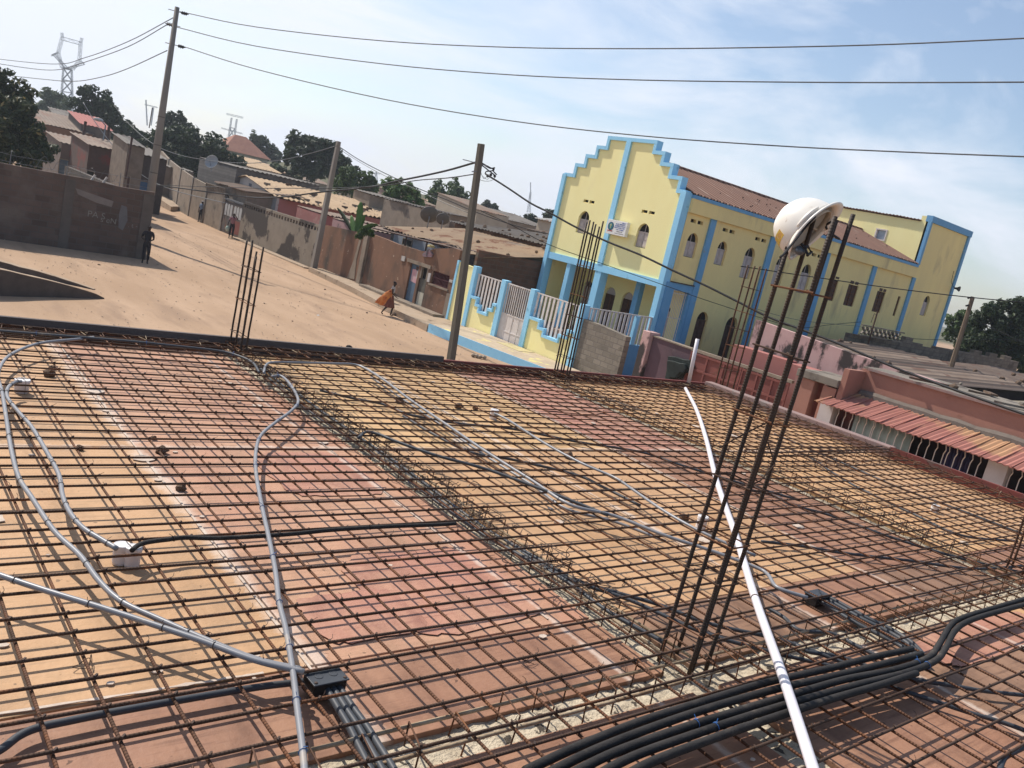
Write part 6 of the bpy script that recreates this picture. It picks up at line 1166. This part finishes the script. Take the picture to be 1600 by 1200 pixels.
def tree(label, blobs, dep, leaf, m_='leaf_dark', seed=0, dens=1.0, name='tree', trunk=True, ground=None, open_=0.0):
    """blobs: (px, py, radius_px) discs of the crown outline, placed at depth dep with real volume"""
    r2 = random.Random(seed); ctr = []
    for x_, y_, rp in blobs: rr = rp*1.1*dep/F; ctr.append((at(x_, y_, dep)+V((FZ.x, FZ.y, 0))*r2.uniform(-.5, .5)*rr, rr))
    cx = sum(c.x for c, r in ctr)/len(ctr); cy = sum(c.y for c, r in ctr)/len(ctr); gz = ground_z(cx, cy) if ground is None else ground
    t = thing(name, label, 'tree', (cx, cy, gz)); vs = []; fs = []
    for c, r in ctr:
        nc = max(9, int(26*(1 if len(ctr) < 7 else .75)))
        for k in range(nc):
            d = V((r2.gauss(0, 1), r2.gauss(0, 1), r2.gauss(0, 1)*.9)).normalized(); cr_ = r*r2.uniform(.24, .42); cc = c+d*r*r2.uniform(.25, .88)
            if r2.random() < open_: continue
            n = int(min(600, max(20, 9.0*dens*(cr_/leaf)**2)))
            for _ in range(n):
                e = V((r2.gauss(0, 1), r2.gauss(0, 1), r2.gauss(0, 1))).normalized(); p = cc+V((e.x, e.y, e.z*.75))*cr_*r2.uniform(.55, 1.08)**.6
                nn = (e+V((r2.uniform(-.8, .8), r2.uniform(-.8, .8), r2.uniform(-.2, 1.0)))).normalized(); a = nn.orthogonal().normalized(); an = r2.uniform(0, 6.28); a = a*math.cos(an)+nn.cross(a)*math.sin(an); b_ = nn.cross(a); l = leaf*r2.uniform(.7, 1.3); w_ = l*.42; b0 = len(vs)
                vs += [p-a*l, p+b_*w_, p+a*l+nn*l*-.25, p-b_*w_]; fs.append((b0, b0+1, b0+2, b0+3))
    q = MB(); q.v = vs; q.f = fs; o0 = ORG[t]; me = bpy.data.meshes.new('crown'); me.from_pydata([v-o0 for v in vs], [], fs); me.materials.append(MATS[m_]); o = bpy.data.objects.new('crown', me); C.objects.link(o); o.parent = t; ORG[o] = o0
    if trunk:
        low = min(c.z-r for c, r in ctr); R_ = max(r for c, r in ctr); q = MB(); h = low+R_*.9
        q.tube([(cx, cy, gz-.3), (cx+.1, cy, (gz+h)/2), (cx, cy+.1, h)], [R_*.13, R_*.1, R_*.07], 8)
        for c, r in ctr[:8]: q.tube([(cx, cy, max(gz+.5, h-R_*.7)), V((cx, cy, h)).lerp(c, .5)-V((0, 0, r*.2)), c+V((0, 0, r*.3))], [R_*.06, R_*.04, .03], 6)
        q.build('trunk', 'bark', t)
    return t
tree('big dark mango tree with rusty new leaves at the left picture edge', [(-20, 150, 45), (15, 140, 34), (-35, 210, 50), (30, 175, 30), (45, 205, 28), (0, 215, 42), (55, 230, 27), (25, 245, 32), (-60, 170, 50), (62, 208, 16), (-10, 120, 22), (70, 245, 14)], 50, .17, 'leaf_mango', 1, 1.25)
tree('broad dark tree band behind the roofs at the far left', [(60, 192, 16), (85, 196, 16), (110, 198, 16), (135, 202, 15), (165, 206, 15), (190, 212, 14), (215, 220, 13)], 135, .4, 'leaf_dark', 88, 1.0, trunk=False)
tree('pale olive tree just right of the mango tree, farther off', [(75, 152, 16), (92, 160, 15), (70, 170, 14), (100, 172, 14), (85, 182, 16)], 150, .45, 'leaf_grey', 2)
tree('dark rounded tree between the big pylon and the tall concrete pole', [(142, 152, 18), (160, 155, 17), (128, 168, 18), (150, 175, 22), (170, 172, 17), (182, 188, 14), (130, 190, 14), (165, 192, 18), (192, 200, 11)], 105, .30, 'leaf_dark', 3, 1.1, open_=.12)
tree('low dark tree right behind the red roof sheet', [(200, 200, 12), (212, 207, 12), (190, 208, 12), (225, 214, 10), (205, 215, 12)], 112, .32, 'leaf_dark', 4)
tree('feathery tree standing above the dark hedge of trees right of the tall pole', [(262, 185, 12), (278, 184, 11), (270, 195, 13), (252, 192, 10), (290, 196, 8)], 125, .32, 'leaf_dark', 5, .8, open_=.25)
tree('wide dark tree mass right of the tall concrete pole', [(262, 212, 22), (285, 209, 20), (302, 220, 24), (328, 228, 22), (348, 242, 20), (368, 256, 17), (278, 237, 26), (314, 247, 26), (342, 262, 20), (240, 222, 19), (224, 234, 14), (362, 272, 14), (247, 244, 20), (290, 258, 22), (322, 268, 18)], 92, .28, 'leaf_dark', 6, 1.1)
tree('dark low tree below the wide dark tree mass beside the blue door', [(228, 250, 9), (240, 258, 10), (232, 262, 8)], 70, .2, 'leaf_dark', 26, .8)
tree('bushy tree right behind the orange roofed villa', [(408, 222, 14), (422, 235, 14), (400, 232, 12), (432, 245, 11), (412, 245, 14)], 165, .42, 'leaf_dark', 7, .9, open_=.1)
tree('sparse upper sprig of foliage above the villa', [(398, 213, 9), (408, 216, 8)], 163, .3, 'leaf_grey', 8, .5, trunk=False, open_=.3)
tree('big dark spreading tree in the middle behind the leaning pole', [(462, 222, 16), (480, 220, 14), (500, 224, 16), (518, 228, 14), (470, 240, 20), (495, 245, 22), (520, 245, 18), (535, 255, 17), (455, 250, 12), (475, 262, 18), (500, 268, 20), (525, 272, 18), (548, 268, 12), (455, 228, 8), (450, 240, 8)], 108, .33, 'leaf_dark', 9, 1.15)
tree('brighter green leafy tree right of the big dark tree', [(540, 275, 15), (556, 271, 15), (572, 280, 14), (550, 290, 17), (532, 289, 15), (582, 292, 12), (566, 296, 14)], 88, .22, 'leaf_mid', 10)
tree('light green papaya like tree over the grey wall in the centre', [(606, 291, 13), (620, 285, 11), (634, 296, 15), (618, 303, 16), (602, 308, 12), (647, 305, 13), (634, 314, 15), (655, 316, 11), (612, 316, 12)], 76, .22, 'leaf_bright', 11, .75, open_=.2)
tree('round mid green tree left of the wooden pole top', [(688, 297, 15), (706, 294, 16), (718, 304, 16), (698, 312, 18), (680, 312, 14), (727, 318, 12), (712, 324, 15)], 116, .32, 'leaf_mid', 12)
tree('dark small tree just right of the wooden pole', [(760, 322, 9), (770, 326, 9), (755, 329, 9), (778, 333, 7), (766, 333, 9)], 165, .42, 'leaf_dark', 13)
tree('dark bush tree line left of the church corner', [(795, 340, 9), (812, 346, 10), (828, 342, 10), (842, 346, 11), (856, 338, 11), (862, 352, 12), (845, 360, 12), (825, 358, 10), (870, 332, 8), (868, 366, 10)], 130, .35, 'leaf_dark', 14)
tree('pale scrubby bush below the villa left of the big dark tree', [(428, 262, 7), (440, 265, 9), (452, 272, 9), (465, 278, 8)], 112, .26, 'leaf_grey', 15, .8)
tree('large dark tree at the right picture edge', [(1558, 484, 22), (1585, 480, 22), (1610, 490, 28), (1543, 502, 24), (1575, 510, 28), (1600, 525, 28), (1550, 528, 24), (1580, 545, 26), (1640, 520, 40), (1620, 555, 28), (1538, 550, 20), (1520, 535, 18), (1560, 558, 20), (1505, 552, 16), (1590, 568, 22)], 62, .19, 'leaf_dark', 16, 1.1)
tree('mid green tree directly right of the church far corner', [(1495, 497, 16), (1508, 490, 12), (1520, 505, 16), (1500, 517, 16), (1518, 528, 16), (1490, 520, 14), (1530, 520, 12), (1505, 540, 14)], 74, .22, 'leaf_mid', 17)
belt = []
for k in range(20):   # ragged belt of trees along the horizon
    x_ = -20+k*88+rnd.uniform(-20, 20); hy = 403+.2407*(x_-848); yy = hy-(10 if x_ < 600 else 2)
    o = tree('far tree clump', [(x_+rnd.uniform(-25, 25), yy+rnd.uniform(-4, 5), rnd.uniform(9, 15)) for _ in range(6)], 230, .8, 'leaf_dark', 40+k, .8, trunk=False); o['group'] = 'distant belt of trees'; belt.append(o)
left_to_right(belt, 'hazy far tree clumps along the horizon')
# banana plant
t = thing('banana_plant', 'banana plant with one drooping dark leaf behind the brown wall', 'banana plant', onx(560, 400, 25.3))
base = onx(557, 372, 25.2); q = MB(); q.tube([base-V((0, 0, 2.6)), base], [.12, .07], 8); q.build('stem', 'banana', t, smooth=True)
def blade(pts, w_):
    P = spline(pts, 5); n = len(P); vs = []
    for i, p in enumerate(P):
        tg = (P[min(i+1, n-1)]-P[max(i-1, 0)]).normalized(); sd = tg.cross(V((FZ.x, FZ.y, .35))).normalized(); k = w_*math.sin(math.pi*min(.98, (i+.6)/n))**.6*(1+.12*math.sin(i*2.3)); vs += [p-sd*k-V((0, 0, .04)), p, p+sd*k-V((0, 0, .04))]
    q = MB(); q.add(vs, [(i*3+j, i*3+j+1, i*3+j+4, i*3+j+3) for i in range(n-1) for j in (0, 1)]); return q
for px, w_, m_ in [([(556, 372), (560, 350), (563, 325), (564, 315)], .20, 'banana'), ([(556, 372), (552, 352), (549, 336)], .18, 'banana'), ([(556, 372), (566, 358), (580, 352), (590, 350)], .16, 'banana'), ([(556, 370), (545, 350), (535, 334), (527, 324)], .16, 'leaf_dark'), ([(556, 372), (548, 362), (541, 366)], .14, 'banana'), ([(557, 372), (568, 368), (576, 376)], .15, 'banana'), ([(556, 374), (566, 345), (570, 335)], .13, 'banana')]:
    blade([onx(a, b_, 25.2) for a, b_ in px], w_).build('leaf', m_, t, smooth=True, solid=.008)
tree('leafy shrub at the foot of the banana plant on the brown wall', [(567, 362, 6), (574, 358, 6), (580, 364, 5), (561, 368, 5)], 44, .12, 'leaf_mid', 71, .7, trunk=False, name='shrub')
# ------------------------------------------------------------ people
mat('skin', (.055, .030, .020), (.045, .025, .018), 6, rough=.5); mat('hair', (.008, .007, .007), rough=.8)
def skinmesh(name, chains, mt, parent, sub=2):
    """chains: list of [(point, radius)...]; the first vertex of a chain joins the nearest existing vertex when given as int"""
    me = bpy.data.meshes.new(name); vs = []; es = []; rs = []
    for ch_ in chains:
        prev = None
        for it in ch_:
            if isinstance(it, int): prev = it; continue
            vs.append(V(it[0])); rs.append(it[1]); i = len(vs)-1
            if prev is not None: es.append((prev, i))
            prev = i
    me.from_pydata(vs, es, []); o = bpy.data.objects.new(name, me); C.objects.link(o); md = o.modifiers.new('skin', 'SKIN'); md.use_smooth_shade = True
    for i, r in enumerate(rs): k = me.skin_vertices[0].data[i]; rr = r if isinstance(r, tuple) else (r, r); k.radius = rr; k.use_root = i == 0
    sb = o.modifiers.new('sub', 'SUBSURF'); sb.levels = sb.render_levels = sub
    dg = bpy.context.evaluated_depsgraph_get(); me2 = bpy.data.meshes.new_from_object(o.evaluated_get(dg)); bpy.data.objects.remove(o)
    me2.materials.clear(); me2.materials.append(MATS[mt] if isinstance(mt, str) else mt)
    for p in me2.polygons: p.use_smooth = True
    o = bpy.data.objects.new(name, me2); C.objects.link(o); o.parent = parent; ORG[o] = ORG[parent]; return o
def person(label, base, H, face, arms, legs, top_m, leg_m, hair=None, skirt=None, lean=(0, 0), sleeves=True, head_turn=0):
    """base = point on the ground under the pelvis; face = facing angle; arms/legs = joint points (right, forward, up) in metres for H=1.7"""
    t = thing('person', label, 'person', base); s_ = H/1.7; cf, sf = math.cos(face), math.sin(face); fw_, rt_ = V((cf, sf, 0)), V((sf, -cf, 0))
    def P(a, b_, c): return rt_*(a*s_)+fw_*((b_+lean[0]*max(0, c-.9))*s_)+V((0, 0, c*s_))+rt_*(lean[1]*max(0, c-.9)*s_)
    k = s_; (lk, la, lt), (rk, ra, rtt) = legs; (le, lw), (re_, rw) = arms
    ch_ = [[(P(0, 0, .95), (.135*k, .10*k)), (P(0, 0, 1.10), (.12*k, .085*k)), (P(0, .0, 1.28), (.155*k, .095*k)), (P(0, -.005, 1.41), (.10*k, .07*k)), (P(0, .0, 1.48), (.05*k, .052*k)), (P(0, .015, 1.56), (.07*k, .08*k)), (P(0, .012, 1.635), (.078*k, .092*k)), (P(0, 0, 1.69), (.045*k, .055*k))]]
    ch_ += [[5, (P(0, .105, 1.565), .014*k)]]     # nose
    for sx in (-1, 1): ch_ += [[6, (P(sx*.088, 0, 1.585), .016*k)]]
    n = [len([i for c in ch_ for i in c if not isinstance(i, int)])]
    def addc(root, pts):
        ch_.append([root]+pts); n[0] += len(pts); return n[0]-1
    for sx, kn, an, to in ((-1, lk, la, lt), (1, rk, ra, rtt)): addc(0, [(P(sx*.09, 0, .88), .085*k), (P(*kn), .058*k), (P(kn[0]*.4+an[0]*.6, kn[1]*.45+an[1]*.55-.01, kn[2]*.5+an[2]*.5), .05*k), (P(*an), .036*k), (P(an[0], an[1]-.02, an[2]-.055), .034*k), (P(*to), .026*k)])
    for sx, el, wr in ((-1, le, lw), (1, re_, rw)):
        e = addc(3, [(P(sx*.17, 0, 1.39), .055*k), (P(*el), .04*k), (P(*wr), .027*k)]); w_ = P(*wr); d = (w_-P(*el)).normalized(); sd = d.cross(V((0, 0, 1))) if abs(d.z) < .9 else rt_; sd.normalize(); pn = addc(e, [(w_+d*.05*k, (.036*k, .018*k))])
        for j in range(4): a = w_+d*.09*k+sd*(j-1.5)*.018*k; addc(pn, [(a, .0095*k), (a+d*(.035+.006*(j in (1, 2)))*k, .008*k), (a+(d*.06+sd.cross(d)*.02)*k, .0065*k)])
        addc(e, [(w_+d*.03*k+sd*.035*k, .010*k), (w_+d*.065*k+sd*.05*k, .008*k)])
    fix = []; 
    body = skinmesh('body', [[(ORG[t]*0+i[0], i[1]) if not isinstance(i, int) else i for i in c] for c in ch_], 'skin', t)
    if top_m:
        sh_ = [[(P(0, 0, .90), (.155*k, .125*k)), (P(0, 0, 1.10), (.145*k, .11*k)), (P(0, 0, 1.28), (.175*k, .115*k)), (P(0, 0, 1.41), (.115*k, .085*k)), (P(0, 0, 1.455), (.07*k, .065*k))]]; m_ = 5
        for sx, el in ((-1, le), (1, re_)):
            el = V(el); a = V((sx*.17, 0, 1.39)); b_ = a.lerp(el, .85 if sleeves else .35); sh_.append([3, (P(*a), .068*k), (P(*b_), .056*k)])
        skinmesh('shirt', sh_, top_m, t)
    if leg_m:
        tr_ = [[(P(0, 0, 1.0), (.148*k, .112*k)), (P(0, 0, .90), (.15*k, .115*k))]]
        for sx, kn, an in ((-1, lk, la), (1, rk, ra)): kn, an = V(kn), V(an); e = kn.lerp(an, .85); tr_.append([1, (P(sx*.09, 0, .84), .095*k), (P(*kn), .075*k), (P(*e), .062*k)])
        skinmesh('trousers', tr_, leg_m, t)
        for an, to in ((la, lt), (ra, rtt)): skinmesh('shoe', [[(P(an[0], an[1]-.03, an[2]-.045), .045*k), (P(to[0], to[1]-.04, to[2]+.005), .04*k), (P(to[0], to[1]+.02, to[2]), .032*k)]], 'strap_black', t, 1)
    if skirt:
        q = MB(); L = 9; nn = 20; vs = []
        for i in range(L+1):
            u = i/L; z = 1.0-u*(1.0-skirt[1]); a = .155+.10*u; b_ = .125+.13*u
            for j in range(nn): an = 2*math.pi*j/nn; w_ = 1+.10*u*math.sin(an*4+u*2); vs.append(ORG[t]+P(a*math.cos(an)*w_, b_*math.sin(an)*w_+.0, z))
        q.add(vs, [(i*nn+j, i*nn+(j+1) % nn, (i+1)*nn+(j+1) % nn, (i+1)*nn+j) for i in range(L) for j in range(nn)]); q.build('skirt', skirt[0], t, smooth=True, solid=.01)
    hz = [[(P(0, -.02, 1.60), (.083*k, .088*k)), (P(0, -.012, 1.655), (.082*k, .092*k)), (P(0, -.01, 1.70), (.05*k, .06*k))]]
    skinmesh('cap' if hair else 'hair', hz, hair or 'hair', t)
    if hair: q = MB(); c = ORG[t]+P(0, .09, 1.66); q.obox(c, rt_*.07*k, fw_*.06*k, V((0, 0, .008))); q.build('cap_peak', hair, t)
    return t, P
stand = (((-.10, .02, .48), (-.10, 0, .08), (-.11, .12, .025)), ((.10, .02, .48), (.10, 0, .08), (.11, .12, .025)))
mat('cl_white', (.55, .52, .52), (.45, .42, .44), 8, rough=.9); mat('cl_dark', (.018, .017, .022), (.03, .025, .03), 5, rough=.9); mat('cl_blue', (.30, .38, .50), (.24, .31, .43), 6, rough=.9); mat('cl_pink', (.42, .20, .21), (.34, .16, .18), 12, rough=.9); mat('cl_maroon', (.16, .045, .035), (.26, .10, .06), 14, rough=.9); mat('cl_orange', (.62, .17, .045), (.75, .32, .10), 7, c3=(.35, .06, .03), sc3=5, th3=.58, rough=.85); mat('bag', (.55, .6, .55), (.3, .45, .35), 6, rough=.7)
tow = math.atan2(-.7, -.7)
# walking woman with the orange cloth: she walks to the right of the picture
w0 = onz(605, 493, -3.8); fa = math.atan2(RX.y-.10, RX.x+.1)
walk = (((-.09, .20, .50), (-.09, .14, .10), (-.09, .27, .05)), ((.09, -.02, .50), (.09, -.27, .14), (.09, -.20, .04)))
t, P = person('woman walking in a white top and dark red skirt, orange cloth billowing behind', (w0.x, w0.y, -3.8), 1.66, fa, (((-.22, .02, 1.13), (-.16, .22, 1.05)), ((.20, .05, 1.13), (.12, .24, 1.0))), walk, 'cl_white', None, skirt=('cl_maroon', .42), lean=(.10, 0), sleeves=False)
q = MB(); vs = []; nu, nv = 12, 10; o0 = ORG[t]
A, B, Cc, D = P(.10, .06, 1.42), P(.18, .06, .80), P(.10, -.30, .42), P(.0, -.72, .50)
for i in range(nu+1):
    for j in range(nv+1):
        u, v = i/nu, j/nv; p = A.lerp(D, u).lerp(B.lerp(Cc, u), v); p = p+V((0, 0, .10*math.sin(math.pi*u)*(1-v)))+(V((FZ.x, FZ.y, 0))*-.16*math.sin(math.pi*u)*(.5+.5*math.sin(v*5))); vs.append(o0+p+V((0, 0, .012*math.sin(u*17+v*9))))
q.add(vs, [(i*(nv+1)+j, i*(nv+1)+j+1, (i+1)*(nv+1)+j+1, (i+1)*(nv+1)+j) for i in range(nu) for j in range(nv)]); q.build('wrap', 'cl_orange', t, smooth=True, solid=.012)
b0 = onz(226, 411, -3.8)
person('person in dark clothes standing in shade at the corner of the dark brick wall', (b0.x, b0.y-.0, -3.8), 1.74, math.atan2(-.9, -.2), (((-.24, .0, 1.12), (-.12, .20, 1.06)), ((.27, -.02, 1.12), (.10, .18, 1.02))), stand, 'cl_dark', 'cl_dark')
b0 = onz(312, 347, -3.8)
person('man in a light blue shirt and pale cap standing on the far street', (b0.x, b0.y, -3.8), 1.72, math.atan2(-.6, -.8), (((-.23, .0, 1.12), (-.20, .08, .86)), ((.23, 0, 1.12), (.20, .08, .86))), stand, 'cl_blue', 'cl_dark', hair='cl_white')
b0 = onz(360, 372, -3.8)
t, P = person('man in pink shirt, one hand raised to his head, by the rusty gate', (b0.x, b0.y, -3.8), 1.78, math.atan2(-.9, -.3), (((-.30, .12, 1.32), (-.12, .18, 1.55)), ((.26, .05, 1.13), (.30, .18, .92))), stand, 'cl_pink', 'cl_dark')
h = ORG[t]+P(.30, .18, .62); q = MB(); q.blob(h, .17, .6, 2, 2, (.8, .8, 1.3)); q.tube([h+V((0, 0, .15)), ORG[t]+P(.30, .18, .88)], .015, 5); setp(q.build('carrier_bag', 'bag', smooth=True), 'pale plastic bag hanging from the hand of the man in the pink shirt', 'bag')
b0 = onz(545, 545, -2.2)
person('person of whom only the dark haired head shows above the rear edge board', (b0.x, b0.y, -3.8), 1.70, math.atan2(.5, .8), (((-.22, .0, 1.12), (-.20, .06, .88)), ((.22, 0, 1.12), (.20, .06, .88))), stand, 'cl_dark', 'cl_dark')
# litter and tracks on the street
sd, sl, lit = [], [], []
for k in range(46):
    r2 = random.Random(900+k); x_ = r2.uniform(8, 23); y_ = r2.uniform(17, 62)
    if x_ < 12.5 and y_ > 40: continue
    q = MB(); c = V((x_, y_, -3.78)); a = r2.uniform(0, 3); s_ = r2.uniform(.03, .09)
    if k % 3 == 0: q.obox(c, V((math.cos(a)*s_, math.sin(a)*s_, .01)), V((-math.sin(a)*s_*.6, math.cos(a)*s_*.6, .015)), V((0, 0, .012))); lit.append(setp(q.build('litter', 'paper'), 'scrap', 'litter', 'scraps on the street'))
    else: q.blob(c, s_*.8, 1.2, k, 1, (1, .8, .45)); (sd if k % 2 else sl).append(setp(q.build('stone', 'stone' if k % 2 else 'pale_stone'), 'stone', 'stone', 'dark stones on the street' if k % 2 else 'pale stones on the street'))
left_to_right(sd, 'small dark stones on the sandy street'); left_to_right(sl, 'small pale stones on the sandy street'); left_to_right(lit, 'pale litter scraps on the sandy street')
q = MB(); r2 = random.Random(77)
for k in range(1500):
    x_ = r2.uniform(6, 23.5); y_ = r2.uniform(14, 60); c = V((x_, y_, -3.79+.02*0+.02)); s_ = r2.uniform(.008, .026)
    if x_ > 21 and y_ < 48: continue
    a = r2.uniform(0, 3); q.obox(c, V((math.cos(a)*s_, math.sin(a)*s_, 0)), V((-math.sin(a)*s_*.7, math.cos(a)*s_*.7, 0)), V((0, 0, s_*.35)))
o = q.build('gravel', 'pale_stone', origin=(0, 0, -3.8)); o['kind'] = 'stuff'
# ------------------------------------------------------------ haze
if HAZE:
    M_ = bpy.data.materials.new('haze'); M_.use_nodes = True; t = M_.node_tree; t.nodes.clear(); o_ = t.nodes.new('ShaderNodeOutputMaterial'); v_ = t.nodes.new('ShaderNodeVolumePrincipled')
    v_.inputs['Color'].default_value = (.80, .86, .95, 1); v_.inputs['Density'].default_value = HAZE; v_.inputs['Anisotropy'].default_value = .3; t.links.new(v_.outputs[0], o_.inputs['Volume'])
    q = MB(); q.box(-1000, 1000, -800, 1000, -7, 62); h_ = q.build('haze', M_, origin=(0, 0, 0)); h_['kind'] = 'stuff'
